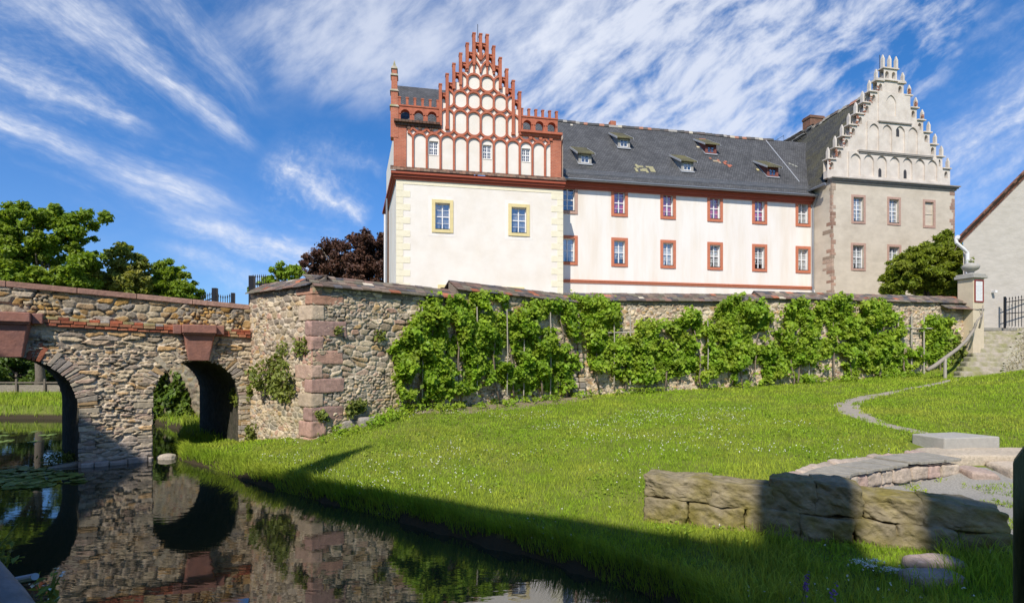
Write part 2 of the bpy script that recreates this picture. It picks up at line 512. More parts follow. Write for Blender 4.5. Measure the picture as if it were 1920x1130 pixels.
M_BRICK = tile_mat('red_brick', (0.49, 0.155, 0.085), (0.42, 0.125, 0.07), (0.50, 0.28, 0.19), (0, 2), 0.26, 0.085, msize=0.008, bump=0.006)
M_TERRA = mat('moulded_brick', (0.47, 0.15, 0.085), 0.85, 0.22, 3.0, bump=0.006, bscale=20, spec=0.2, color2=(0.39, 0.12, 0.07))
M_REDPAINT = mat('red_brown_paint', (0.36, 0.088, 0.048), 0.7, 0.12, 1.5, spec=0.25)
M_REDFRAME = mat('red_painted_stone', (0.52, 0.18, 0.10), 0.8, 0.13, 2.0, bump=0.003, bscale=20, spec=0.2)
M_SANDFRAME = mat('pink_sandstone_frame', (0.46, 0.30, 0.235), 0.9, 0.2, 4.0, bump=0.006, bscale=20, spec=0.15)
M_YELLOW = mat('yellow_painted_stone', (0.72, 0.595, 0.30), 0.85, 0.1, 1.5, bump=0.003, bscale=15, spec=0.15)
M_YQUOIN = mat('pale_yellow_quoin', (0.80, 0.73, 0.54), 0.88, 0.09, 1.5, bump=0.003, bscale=15, spec=0.15)
M_WHITEPAINT = mat('white_paint', (0.78, 0.77, 0.76), 0.5, 0.05, 4.0, spec=0.4)
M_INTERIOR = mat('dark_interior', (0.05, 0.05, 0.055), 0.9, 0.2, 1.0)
M_CURT_W = mat('white_curtain', (0.80, 0.79, 0.75), 0.9, 0.25, 1.2, stretch=(9, 1, 0.6))
M_BLIND = mat('pale_blind', (0.42, 0.45, 0.52), 0.9, 0.15, 1.2, stretch=(9, 1, 0.6))
M_CURT_R = mat('pink_curtain', (0.80, 0.16, 0.34), 0.9, 0.35, 1.2, stretch=(9, 1, 0.6))
M_SLATE = tile_mat('slate_tiles', (0.125, 0.125, 0.128), (0.085, 0.086, 0.090), (0.028, 0.028, 0.028), (0, 2), 0.19, 0.125, moss=(0.11, 0.105, 0.05), msize=0.012, bump=0.03, mossamt=(0.60, 0.86))
M_SLATE_SIDE = tile_mat('mossy_slate_tiles', (0.10, 0.097, 0.085), (0.064, 0.063, 0.060), (0.012, 0.012, 0.012), (1, 2), 0.19, 0.14, moss=(0.16, 0.14, 0.055), msize=0.012, bump=0.03, mossamt=(0.44, 0.7))
M_BROWNTILE = tile_mat('brown_roof_tiles', (0.16, 0.085, 0.055), (0.10, 0.06, 0.045), (0.03, 0.02, 0.015), (0, 1), 0.2, 0.2, moss=(0.16, 0.13, 0.08), msize=0.012, bump=0.03)
M_ZINC = mat('zinc', (0.30, 0.31, 0.325), 0.45, 0.15, 3.0, metal=0.5, spec=0.4)
M_LIME = mat('ridge_mortar', vcol=True, rough=0.9, var=0.2, scale=4)
M_SILL = mat('lead_flashing', (0.40, 0.41, 0.43), 0.6, 0.15, 3.0, metal=0.2)
M_WOODGREY = mat('weathered_wood', (0.30, 0.26, 0.21), 0.85, 0.3, 4.0, bump=0.006, bscale=30, stretch=(1, 8, 8))
M_PLANK = mat('grey_seat_wood', (0.31, 0.285, 0.235), 0.8, 0.28, 3.0, bump=0.004, bscale=30, vcol=False, island=0.12)
M_IRON = mat('black_iron', (0.012, 0.013, 0.018), 0.45, 0.2, 8.0, metal=0.3, spec=0.5)
M_REDSAND = mat('red_sandstone', (0.36, 0.17, 0.125), 0.9, 0.22, 2.5, bump=0.01, bscale=14, spec=0.15, color2=(0.27, 0.14, 0.115))
M_QUOIN = mat('sandstone_quoin', vcol=True, rough=0.92, var=0.3, scale=4.0, bump=0.02, bscale=9, spec=0.15)
M_COPTILE = mat('coping_tiles', vcol=True, rough=0.85, var=0.3, scale=6.0, bump=0.006, bscale=25, spec=0.2)
M_BLOCK = mat('mossy_sandstone', (0.255, 0.212, 0.135), 0.97, 0.45, 2.4, bump=0.04, bscale=11, spec=0.05, color2=(0.20, 0.165, 0.052))
M_CONCRETE = mat('concrete', (0.38, 0.36, 0.32), 0.9, 0.15, 3.0, bump=0.006, bscale=30, spec=0.15)
M_STEP = mat('worn_step_stone', (0.40, 0.35, 0.28), 0.92, 0.22, 2.5, bump=0.01, bscale=14, color2=(0.27, 0.26, 0.12))
# ------------------------------------------------------------------ terrain and water
SHORE = np.array([(-60, 2.0), (-20, 2.6), (-6, 3.0), (-1.5, 3.2), (0.5, 3.4), (1.7, 4.0), (2.05, 4.9), (1.75, 5.85), (1.15, 6.4), (.29, 7.2), (-1.06, 8.2),
                  (-2.2, 9.05), (-3.3, 9.8), (-4.4, 10.6), (-5.6, 11.5), (-7.2, 12.9), (-8.7, 14.0), (-9.1, 14.5), (-9.7, 15.6), (-10.6, 17.0), (-12.5, 20.0), (-15.5, 22.6), (-20, 23.4), (-60, 25.5)])


def seg_dist(P, A, B):
    AB = B - A; t = np.clip(((P - A) @ AB) / (AB @ AB), 0, 1)
    return np.linalg.norm(P - (A + t[:, None] * AB), axis=1)


def line_dist(P, pts):
    pts = np.asarray(pts, float); d = np.full(len(P), 1e9)
    for i in range(len(pts) - 1): d = np.minimum(d, seg_dist(P, pts[i], pts[i + 1]))
    return d


def in_poly(P, poly):
    poly = np.asarray(poly, float); x, y = P[:, 0], P[:, 1]; c = np.zeros(len(P), bool)
    j = len(poly) - 1
    for i in range(len(poly)):
        xi, yi = poly[i]; xj, yj = poly[j]
        if yi != yj:
            c ^= ((yi > y) != (yj > y)) & (x < (xj - xi) * (y - yi) / (yj - yi) + xi)
        j = i
    return c


def shore_sd(P):
    d = np.minimum(line_dist(P, SHORE), seg_dist(P, SHORE[-1], SHORE[0]))
    return np.where(in_poly(P, SHORE), -d, d)      # < 0 in the water


CORNER = Vector((-5.06, 13.5, 0))
END_L = Vector((-7.50, 15.3, 0))
DIR_L = (CORNER - END_L).normalized()
VPA = 2250.0
DIR_A = Vector(((VPA - 960) / FP, 1, 0)).normalized()
JOINT = Vector((2.52, 19.38, 0))
DIR_B = Vector((5.04, 1, 0)).normalized()
WALL_END = JOINT + DIR_B * 17.65

CTRL = [(-5.06, 13.5, .65), (-6.3, 14.4, .5), (-7.6, 15.2, .35), (-3.2, 14.95, 1.24), (-.5, 17.0, 1.22), (2.52, 19.38, 1.30), (6.87, 20.1, 1.50), (11.4, 21.1, 1.66), (16.9, 22.1, 1.97), (17.8, 20.5, 1.98),
        (17.9, 20.8, 1.80), (18.6, 21.6, 2.2), (19.3, 22.4, 2.7), (20.2, 23.2, 3.25), (21.2, 23.9, 3.75), (18.8, 20.8, 1.85), (19.7, 21.6, 2.25), (20.5, 22.3, 2.7), (21.7, 23.1, 3.2), (22.0, 21.4, 3.05), (20.6, 20.3, 2.5), (23, 22.5, 4.0), (27, 20, 4.3), (22.5, 17, 2.9), (18.2, 19.0, 2.25), (10.3, 10.8, 1.25), (13.5, 12.5, 1.5), (16, 15, 1.8), (.56, 14, .9), (-3.2, 12.2, .68), (6, 15, 1.15), (11, 16, 1.42),
        (1.95, 8.0, .40), (3.6, 7.0, .36), (5.65, 5.8, .42), (3.0, 5.2, .33), (3.9, 8.2, .78), (5.2, 9.2, .92), (6.6, 9.9, 1.0), (8.65, 9.75, .86), (7.6, 9.6, .86), (10.3, 9.5, .86), (8.4, 11.0, 1.14), (9.3, 10.6, 1.08), (7.5, 10.6, 1.08), (5.0, 7.45, .5), (6.2, 8.1, .48), (7.2, 8.45, .5), (6, 7, .5), (7.6, 7.5, .52), (8.2, 7.4, .66), (5.4, 7.2, .6), (8, 5.5, .66),
        (4.5, 4.2, .5), (3.4, 3.2, .7), (0, 0, 1.05), (-3, 2, .7), (4, 1, 1.05), (8, 2, 1.0), (-8, 1, .9), (-12, -4, 1.5), (10, -4, 1.4), (-8.8, 16.5, .2), (-9.0, 18.5, .25), (-11, 22, .45), (-14, 26, .6), (-25, 27, .6),
        (-40, 29, .7), (-40, 45, 1.6), (0, 45, 2.5), (40, 45, 4), (60, 10, 4), (60, -40, 3), (-60, -40, 2), (0, -20, 1.5), (-60, 60, 2), (-45, 1, 1)]
for i in range(6, len(SHORE) - 7):
    CTRL.append((SHORE[i][0], SHORE[i][1], .2))
CTRL = np.array(CTRL)


def _fit():
    n = len(CTRL); D = np.linalg.norm(CTRL[:, None, :2] - CTRL[None, :, :2], axis=2)
    A = np.zeros((n + 3, n + 3)); A[:n, :n] = D - np.eye(n) * 0.15; A[:n, n] = 1; A[:n, n + 1:] = CTRL[:, :2]; A[n, :n] = 1; A[n + 1:, :n] = CTRL[:, :2].T
    return np.linalg.solve(A, np.concatenate([CTRL[:, 2], np.zeros(3)]))


_W = _fit()


def ground(P, rough=True):
    P = np.asarray(P, float).reshape(-1, 2); h = np.zeros(len(P))
    n = len(CTRL)
    for i in range(n): h += _W[i] * np.hypot(P[:, 0] - CTRL[i, 0], P[:, 1] - CTRL[i, 1])
    h += _W[n] + P @ _W[n + 1:]
    h = np.clip(h, 0.12, 4.6)
    far = np.hypot(P[:, 0], P[:, 1]); h = np.where(far > 60, np.minimum(h, 2.5), h)
    if rough: h += (fbm(P[:, 0] * 0.9, P[:, 1] * 0.9, 4) - 0.5) * 0.10 * np.clip(1.5 - 0 * h, 0, 1)
    sd = shore_sd(P)
    wob = (vnoise(P[:, 0] * 1.7, P[:, 1] * 1.7, 9) - 0.5) * 0.22 + (vnoise(P[:, 0] * 5, P[:, 1] * 5, 12) - 0.5) * 0.10
    sd = sd + np.where(np.abs(sd) < 3, wob, 0)
    lip = -0.08 + 0.27 * np.clip(sd / 0.13, 0, 1) ** 0.7 + np.clip(sd - 0.13, 0, 9) * 0.55
    hl = np.minimum(h, lip)
    return np.where(sd > 0, hl, -0.08 - 0.9 * np.clip(-sd / 1.2, 0, 1))


def gz(x, y): return float(ground(np.array([[x, y]]))[0])


xs = np.unique(np.concatenate([np.linspace(-900, -60, 15), np.arange(-60, -16, 1.5), np.arange(-16, 24, .16), np.arange(24, 60, 1.5), np.linspace(60, 900, 15)]).round(3))
ys = np.unique(np.concatenate([np.linspace(-500, -40, 9), np.arange(-40, 1, 1.5), np.arange(1, 28, .16), np.arange(28, 70, 1.5), np.linspace(70, 1500, 16)]).round(3))
GX, GY = np.meshgrid(xs, ys); PP = np.stack([GX.ravel(), GY.ravel()], 1)
ZZ = ground(PP)
nx, ny = len(xs), len(ys)
idx = np.arange(nx * ny).reshape(ny, nx)
Fq = np.stack([idx[:-1, :-1], idx[:-1, 1:], idx[1:, 1:], idx[1:, :-1]], -1).reshape(-1, 4)
M_SOIL = mat('lawn_soil', (0.13, 0.175, 0.025), 0.95, 0.25, 1.6, bump=0.02, bscale=25, spec=0.05, color2=(0.17, 0.185, 0.045))
_nt = M_SOIL.node_tree; _b = _nt.nodes['Principled BSDF']; _src = _b.inputs['Base Color'].links[0].from_socket
_tc = _nt.nodes.new('ShaderNodeTexCoord'); _sp = _nt.nodes.new('ShaderNodeSeparateXYZ'); _nt.links.new(_tc.outputs['Object'], _sp.inputs[0])
_mr = _nt.nodes.new('ShaderNodeMapRange'); _mr.inputs[1].default_value = .14; _mr.inputs[2].default_value = .24; _nt.links.new(_sp.outputs[2], _mr.inputs[0])
_mx = _nt.nodes.new('ShaderNodeMix'); _mx.data_type = 'RGBA'; _nt.links.new(_mr.outputs[0], _mx.inputs[0]); _mx.inputs[6].default_value = (.05, .04, .024, 1)
_nt.links.new(_src, _mx.inputs[7]); _nt.links.new(_mx.outputs[2], _b.inputs['Base Color'])      # bare wet mud along the water
lawn = mesh_np('lawn', np.column_stack([PP, ZZ]), Fq, M_SOIL, smooth=True); tag(lawn, kind='structure')


def water_mat():
    m = bpy.data.materials.new('moat_water'); m.use_nodes = True; nt = m.node_tree; N = nt.nodes; L = nt.links; b = N['Principled BSDF']
    b.inputs['Base Color'].default_value = (0.026, 0.028, 0.014, 1); b.inputs['Roughness'].default_value = 0.025; b.inputs['IOR'].default_value = 2.1
    b.inputs['Specular IOR Level'].default_value = 0.9
    tc = N.new('ShaderNodeTexCoord'); mp = N.new('ShaderNodeMapping'); mp.inputs['Scale'].default_value = (0.9, 2.4, 1); mp.inputs['Rotation'].default_value = (0, 0, 0.15)
    L.new(tc.outputs['Object'], mp.inputs[0])
    n1 = N.new('ShaderNodeTexNoise'); n1.inputs['Scale'].default_value = 2.0; n1.inputs['Detail'].default_value = 3; L.new(mp.outputs[0], n1.inputs['Vector'])
    n2 = N.new('ShaderNodeTexNoise'); n2.inputs['Scale'].default_value = 0.35; n2.inputs['Detail'].default_value = 2; L.new(mp.outputs[0], n2.inputs['Vector'])
    mu = N.new('ShaderNodeMath'); mu.operation = 'MULTIPLY'; L.new(n1.outputs['Fac'], mu.inputs[0]); L.new(n2.outputs['Fac'], mu.inputs[1])
    bp = N.new('ShaderNodeBump'); bp.inputs['Distance'].default_value = 0.003; L.new(mu.outputs[0], bp.inputs['Height']); L.new(bp.outputs[0], b.inputs['Normal'])
    return m


M_WATER = water_mat()
mb = MB(); mb.poly([(-70, 1.0, 0), (6, 1.0, 0), (6, 30, 0), (-70, 30, 0)])
tag(mb.build('moat_water', M_WATER), kind='structure')
# terrace behind the walls, castle yard
M_YARD = mat('yard_gravel', (0.30, 0.28, 0.24), 0.95, 0.2, 3.0, bump=0.01, bscale=40)
mb = MB()
e1 = END_L + Vector((.1, .6, 0)); c1 = CORNER + Vector((.2, .9, 0)); j1 = JOINT + Vector((.1, .6, 0)); w1 = WALL_END + Vector((0, .6, 0))
mb.prism([(e1.x, e1.y, 3.4), (c1.x, c1.y, 3.4), (j1.x, j1.y, 3.4), (w1.x, w1.y, 3.9), (40, 27, 4.0), (40, 80, 4.0), (-11, 80, 3.4), (-11, 21, 3.4)], (0, 0, 0.12))
tag(mb.build('courtyard', M_YARD), kind='structure')

# ------------------------------------------------------------------ rubble masonry with real relief
PAL_WALL = [(.46, .385, .275), (.37, .31, .235), (.50, .42, .31), (.31, .265, .215), (.45, .32, .17), (.38, .255, .20), (.42, .355, .27), (.27, .25, .225), (.54, .47, .36), (.40, .30, .225), (.39, .335, .255), (.47, .385, .26), (.25, .22, .19), (.44, .39, .33)]
PAL_BRIDGE = [(.40, .335, .245), (.33, .28, .22), (.45, .375, .27), (.29, .25, .215), (.35, .26, .21), (.43, .365, .28), (.48, .41, .30), (.28, .24, .205), (.38, .30, .225), (.43, .29, .15)]
PAL_PARAPET = [(.42, .33, .20), (.36, .22, .08), (.44, .28, .10), (.27, .25, .23), (.47, .41, .33), (.33, .24, .15), (.40, .27, .13), (.24, .21, .17), (.42, .36, .26)]


def worley(a, b, cw, ch, seed):
    rr = np.random.RandomState(seed); T = rr.rand(4, 128, 128)
    a = a + (fbm(a * 1.3, b * 1.3, seed) - .5) * cw * 0.9; b = b + (fbm(a * 1.6, b * 1.6, seed + 5) - .5) * ch * 1.1
    v = b / ch; j0 = np.floor(v).astype(int)
    F1 = np.full(a.shape, 9e9); F2 = F1.copy(); ID = np.zeros(a.shape, int)
    for dj in (-1, 0, 1):
        j = j0 + dj
        off = T[3, j & 127, 7]
        wrow = 0.65 + 0.9 * T[3, j & 127, 19]
        u = a / (cw * wrow) + off * 3; i0 = np.floor(u).astype(int)
        for di in (-1, 0, 1):
            i = i0 + di
            sx = i + 0.5 + (T[0, i & 127, j & 127] - .5) * 0.7; sy = j + 0.5 + (T[1, i & 127, j & 127] - .5) * 0.62
            ddx = np.abs((u - sx) * wrow); ddy = np.abs(v - sy)
            d = (ddx ** 2.6 + (ddy * 1.05) ** 2.6) ** (1 / 2.6) * (0.85 + 0.3 * T[2, i & 127, j & 127])
            near = d < F1
            F2 = np.where(near, F1, np.minimum(F2, d)); ID = np.where(near, (i & 127) * 128 + (j & 127), ID); F1 = np.where(near, d, F1)
    return F1, F2, ID, T


def rubble(name, parent, P0, dr, length, zlo, zhi, step, cw, ch, pal, mortar, seed, relief=0.045, keep=None, nrm=None, fade=None, tint=None, gap=0.09):
    """Rubble face: a grid with stones standing proud of their mortar."""
    na = max(2, int(length / step)); nb = max(2, int((zhi - zlo) / step))
    A, B = np.meshgrid(np.linspace(0, length, na + 1), np.linspace(zlo, zhi, nb + 1))
    F1, F2, ID, T = worley(A, B, cw, ch, seed)
    G1, G2, JD, _ = worley(A, B, cw * .52, ch * .55, seed + 100)
    small = fbm(A * 1.3, B * 1.6, seed + 60, 3) > .53
    F1 = np.where(small, G1, F1); F2 = np.where(small, G2, F2); ID = np.where(small, JD + 31, ID)
    e = np.clip((F2 - F1 - gap * .5) / 0.16, 0, 1); e = e * e * (3 - 2 * e)
    r1 = T[0].ravel()[ID % 16384]; r2 = T[1].ravel()[ID % 16384]; r3 = T[2].ravel()[ID % 16384]
    cvar = fbm(A * 9, B * 9, seed + 2)
    tilt = ((r3 - .5) * (F1 * 1.2))
    H = e * (relief * (0.35 + 0.9 * r1) + tilt * relief * 0.8) + (fbm(A * 14, B * 14, seed + 8, 4) - .5) * relief * 0.55 + (fbm(A * 2.2, B * 2.2, seed + 11) - .5) * relief * 1.2
    pal = np.array(pal) * np.array((1.05, .98, .88)); k = (r2 * 7919).astype(int) % len(pal)
    C = pal[k] * (0.78 + 0.5 * r3)[..., None] * (0.82 + 0.36 * cvar)[..., None]
    mo = np.array(mortar) * (0.8 + 0.4 * fbm(A * 5, B * 5, seed + 21))[..., None]
    me = np.clip((F2 - F1 - gap - 0.10 * (fbm(A * 4, B * 4, seed + 41) - .5)) / 0.07, 0, 1)[..., None]
    smear = np.clip((fbm(A * 1.1, B * 1.1, seed + 31) - .52) * 5, 0, 1)[..., None] * 0.5
    C = C * me * (1 - smear * 0.6) + mo * (1 - me * (1 - smear * 0.6))
    vo = np.clip((fbm(A * 6, B * 6, seed + 71) - .56) * 9, 0, 1)[..., None] * (1 - me)
    C = C * (1 - vo * .7); H = H - vo[..., 0] * relief * .6
    if tint is not None: C = tint(A, B, C)
    d3 = np.array(dr); n3 = np.array(nrm) if nrm is not None else np.array((dr[1], -dr[0], 0))
    V = np.array((P0[0], P0[1], 0.0)) + A[..., None] * d3 + H[..., None] * n3; V[..., 2] = B + V[..., 2] * 0
    id_ = np.arange(A.size).reshape(A.shape)
    Fc = np.stack([id_[:-1, :-1], id_[:-1, 1:], id_[1:, 1:], id_[1:, :-1]], -1)
    if keep is not None:
        ca = (A[:-1, :-1] + A[1:, 1:]) / 2; cb = (B[:-1, :-1] + B[1:, 1:]) / 2
        Fc = Fc[keep(ca, cb)]
    return mesh_np(name, V.reshape(-1, 3), Fc.reshape(-1, 4), M_RUBBLE, parent, col=C.reshape(-1, 3), smooth=True)


def rock(name, m, corners, seed, parent=None, rough=.10, pw=7, n=9, col=None, loc=None, scale=1.0):
    """Rough-hewn block filling the 8 corner points (bottom ring then top ring)."""
    c = np.array([tuple(q) for q in corners], float)
    V = []; F = []
    g_ = np.linspace(-1, 1, n)
    for ax in range(3):
        for s in (-1, 1):
            A, B = np.meshgrid(g_, g_); q = np.zeros((n, n, 3)); q[..., ax] = s; q[..., (ax + 1) % 3] = A; q[..., (ax + 2) % 3] = B
            b = len(V); V.extend(q.reshape(-1, 3)); id_ = np.arange(n * n).reshape(n, n) + b
            f = np.stack([id_[:-1, :-1], id_[:-1, 1:], id_[1:, 1:], id_[1:, :-1]], -1).reshape(-1, 4)
            F.append(f if s > 0 else f[:, ::-1])
    V = np.array(V); F = np.concatenate(F)
    V = V / (np.abs(V) ** pw).sum(1)[:, None] ** (1 / pw)
    u = (V + 1) / 2
    w = lambda a, b, cc: (np.where(a, u[:, 0], 1 - u[:, 0]) * np.where(b, u[:, 1], 1 - u[:, 1]) * np.where(cc, u[:, 2], 1 - u[:, 2]))[:, None]
    W = w(0, 0, 0) * c[0] + w(1, 0, 0) * c[1] + w(1, 1, 0) * c[2] + w(0, 1, 0) * c[3] + w(0, 0, 1) * c[4] + w(1, 0, 1) * c[5] + w(1, 1, 1) * c[6] + w(0, 1, 1) * c[7]
    k = 2.6 / scale
    nz = lambda o: fbm(W[:, 0] * k + W[:, 2] * k * .7, W[:, 1] * k - W[:, 2] * k * .9, seed + o, 5) - .5
    strat = fbm(W[:, 0] * 1.2, W[:, 2] * 9 / scale, seed + 50, 3) - .5
    ctr = c.mean(0); d = W - ctr; d /= np.linalg.norm(d, axis=1)[:, None]
    rg = np.clip(1 - np.abs(fbm(W[:, 0] * k * .8 + 3, W[:, 2] * k * 1.3 + W[:, 1] * k * .6, seed + 33, 4) - .5) * 16, 0, 1)
    fine = fbm(W[:, 0] * k * 4 + W[:, 1] * k * 3, W[:, 2] * k * 5 - W[:, 1] * k * 2, seed + 44, 4) - .5
    W = W + d * ((nz(0) * 1.6 + strat * .25 + fine * .55 - rg * .14) * rough)[:, None] + np.stack([nz(1), nz(2), nz(3) * .6], 1) * rough * .6
    colr = None if col is None else np.tile(np.array(col), (len(W), 1)) * (.8 + .4 * fbm(W[:, 0] * 5, W[:, 2] * 5, seed + 9))[:, None]
    return mesh_np(name, W, F, m, parent, col=colr, loc=loc, smooth=True)



NL = Vector((DIR_L.y, -DIR_L.x, 0)); NA = Vector((DIR_A.y, -DIR_A.x, 0)); NB = Vector((DIR_B.y, -DIR_B.x, 0))
MORT = (.57, .485, .37)


def moss_low(A, B, C):
    w = np.clip((1.9 - B) / 1.4, 0, 1)[..., None] * np.clip((fbm(A * 1.5, B * 1.5, 77) - .42) * 4, 0, 1)[..., None] * 0.55
    return C * (1 - w) + np.array((.20, .19, .085)) * w


bastion = thing('bastion_wall', (CORNER.x, CORNER.y, .5), 'tall rubble stone bastion wall with a red sandstone corner beside the bridge', 'wall')
LEN_L = (CORNER - END_L).length; LEN_A = (JOINT - CORNER).length
rubble('rubble_face', bastion, END_L, DIR_L, LEN_L, -.1, 4.49, .02, .27, .14, PAL_WALL, MORT, 11, .034, tint=moss_low, gap=.115)
rubble('rubble_face', bastion, CORNER, DIR_A, LEN_A + .12, .2, 4.75, .02, .29, .145, PAL_WALL, MORT, 23, .037, gap=.12, tint=moss_low, keep=lambda a, b: b < np.where(a < 4.3, 4.46, 4.66))
garden = thing('garden_wall', (JOINT.x, JOINT.y, 1.2), 'long rubble garden wall behind the vines with a tiled coping, running to the gate pillar', 'wall')
LEN_B = (WALL_END - JOINT).length
rubble('rubble_face', garden, JOINT, DIR_B, LEN_B, .9, 5.0, .03, .30, .14, PAL_WALL, (.60, .515, .40), 37, .042, gap=.115, keep=lambda a, b: b < np.where(a < 7.4, 4.74, 4.98))
# solid body behind the faces
mb = MB()
p = [END_L + Vector((.05, .06, 0)), CORNER + Vector((0.0, .08, 0)), JOINT - NA * .06, JOINT - NA * .5, CORNER + Vector((0, .9, 0)), END_L + Vector((.3, .5, 0))]
mb.prism([(q.x, q.y, -.4) for q in p], (0, 0, 4.8)); mb.build('wall_core', M_CONCRETE, bastion)
mb = MB(); p = [JOINT - NB * .07, WALL_END - NB * .07, WALL_END - NB * .55, JOINT - NB * .55]
mb.prism([(q.x, q.y, .5) for q in p], (0, 0, 4.3)); mb.build('wall_core', M_CONCRETE, garden)
# little buttress where the two walls meet
mb = MB(); bt = JOINT + DIR_A * -.25
pz = 4.35
rb = random.Random(5)
z = 1.0
while z < pz:
    h = rb.uniform(.14, .26); w = .30 + .22 * max(0, (3.2 - z) / 2.2)
    o = .10 + .30 * max(0, (3.2 - z) / 2.2)
    for k in range(2):
        c = rb.choice(PAL_WALL); s_ = rb.uniform(.85, 1.2); mb.setcol(tuple(x * s_ for x in c))
        a0 = -w / 2 + k * w / 2 + rb.uniform(-.03, .03); a1 = a0 + w / 2 - .015
        q0 = bt + DIR_B * a0; q1 = bt + DIR_B * a1
        oo = o + rb.uniform(-.03, .03)
        mb.prism([(q0.x + NB.x * oo, q0.y + NB.y * oo, z), (q1.x + NB.x * oo, q1.y + NB.y * oo, z), (q1.x - NB.x * .3, q1.y - NB.y * .3, z), (q0.x - NB.x * .3, q0.y - NB.y * .3, z)], (0, 0, h - .015))
    z += h
mb.build('buttress', M_QUOIN, garden, bevel=.03)
# quoins of the corner
z = .42; k = 0
QC = [(.43, .26, .195), (.40, .25, .20), (.34, .22, .185), (.46, .36, .26), (.35, .22, .18), (.42, .29, .22)]
while z < 4.42:
    h = min(rb.choice([.26, .32, .36, .40, .30]), 4.44 - z + .02)
    l1, l2 = (rb.uniform(.5, .8), rb.uniform(.28, .4)) if k % 2 else (rb.uniform(.26, .42), rb.uniform(.62, 1.0))
    c = QC[k % 6] if z < 3.9 else (.40, .22, .15); s_ = rb.uniform(.9, 1.2)
    pr = .05 + rb.uniform(0, .02); cn = CORNER + (NL + NA) * pr * .62
    pts = [cn - DIR_L * l1, cn, cn + DIR_A * l2, cn + DIR_A * l2 - DIR_L * l1]
    rock('quoin', M_QUOIN, [(q.x, q.y, z + .004) for q in pts] + [(q.x, q.y, z + h - .004) for q in pts], 200 + k, bastion, .035, 16, 14, col=tuple(x * s_ for x in c))
    z += h; k += 1

# tiled copings
TC_ = [(.165, .125, .10), (.20, .15, .12), (.13, .11, .10), (.11, .105, .11), (.24, .18, .135), (.17, .15, .11), (.22, .14, .11), (.19, .165, .12)]


def coping(name, parent, P0, dr, n, length, z0, z1, rows=4, depth=.42, rise=.34, over=.16, seed=1, skew0=0.0, skew1=0.0, red=.04):
    """Sloping coping of lapped flat tiles: each tile has its own thickness, tilt and shade."""
    rr = random.Random(seed); mb = MB()
    for r in range(rows):
        f0 = r / rows; f1 = (r + 1) / rows + .12
        a = -skew0 * f0
        wm = length + skew0 * f0 - skew1 * f0
        while a < wm:
            w = rr.uniform(.20, .34); b = min(a + w, wm)
            q = rr.random()
            c = (.42, .155, .085) if q < red else ((.55, .47, .36) if q < red + .012 else rr.choice(TC_)); s_ = rr.uniform(.75, 1.25)
            mb.setcol(tuple(x * s_ for x in c))
            dz = rr.uniform(-.008, .010); th = rr.uniform(.026, .042)

            def pt(al, f, up):
                zz = z0 + (z1 - z0) * al / length
                o = over - (over + depth) * min(f, 1.0)
                return (P0.x + dr.x * al + n.x * o, P0.y + dr.y * al + n.y * o, zz + rise * min(f, 1.03) + up + dz)
            lift = .030
            g = .004
            mb.hexa([pt(a + g, f0, lift), pt(b - g, f0, lift), pt(b - g, f1, 0), pt(a + g, f1, 0), pt(a + g, f0, lift + th), pt(b - g, f0, lift + th), pt(b - g, f1, th), pt(a + g, f1, th)])
            a = b
    # back slope
    mb.setcol((.14, .11, .095))
    A0 = P0 - n * depth; A1 = P0 + dr * length - n * depth; B0 = A0 - n * .45; B1 = A1 - n * .45
    mb.hexa([(A0.x, A0.y, z0 + rise), (A1.x, A1.y, z1 + rise), (B1.x, B1.y, z1), (B0.x, B0.y, z0), (A0.x, A0.y, z0 + rise + .035), (A1.x, A1.y, z1 + rise + .035), (B1.x, B1.y, z1 + .035), (B0.x, B0.y, z0 + .035)])
    # mortar bed under the tiles
    mb.setcol((.22, .18, .14))
    A0 = P0 + n * .03; A1 = P0 + dr * length + n * .03; B0 = P0 - n * depth; B1 = P0 + dr * length - n * depth
    mb.hexa([(A0.x, A0.y, z0 - .12), (A1.x, A1.y, z1 - .12), (B1.x, B1.y, z1 - .12), (B0.x, B0.y, z0 - .12), (A0.x, A0.y, z0 + .05), (A1.x, A1.y, z1 + .05), (B1.x, B1.y, z1 + rise - .02), (B0.x, B0.y, z0 + rise - .02)])
    return mb.build(name, M_COPTILE, parent)


coping('tiled_coping', bastion, END_L, DIR_L, NL, LEN_L, 4.47, 4.47, seed=3, skew0=0, skew1=.16)
coping('tiled_coping', bastion, CORNER, DIR_A, NA, 4.35, 4.47, 4.42, seed=4, skew0=.16, red=.06)
coping('tiled_coping', bastion, CORNER + DIR_A * 4.25, DIR_A, NA, LEN_A - 4.2, 4.70, 4.63, seed=5, red=.08)
coping('tiled_coping', garden, JOINT - DIR_B * .55, DIR_B, NB, 8.0, 4.71, 4.84, seed=6, red=.03)
coping('tiled_coping', garden, JOINT + DIR_B * 7.3, DIR_B, NB, LEN_B - 7.2, 4.97, 4.95, seed=7, red=.06)
coping('tiled_coping', garden, JOINT + DIR_B * (LEN_B - 1.9), DIR_B, NB, 1.85, 4.70, 4.66, rows=3, over=.40, depth=.05, rise=.26, seed=8, red=0)

# ------------------------------------------------------------------ bridge
B_VP = 2400.0
BD = Vector(((B_VP - 960) / FP, 1, 0)).normalized()
BN = Vector((BD.y, -BD.x, 0))                      # towards the camera
BEND = Vector((-7.50, 15.3, 0))
BAX = Vector((-1.01, 1, 0)).normalized()            # axis of the vaults, skewed
BDEP = 3.9
BLEN = 12.0


def bx(px):
    """distance from the bastion end along the bridge (negative to the left) for a photo column"""
    k = (px - 960) / FP
    return (k * BEND.y - BEND.x) / (BD.x - k * BD.y)


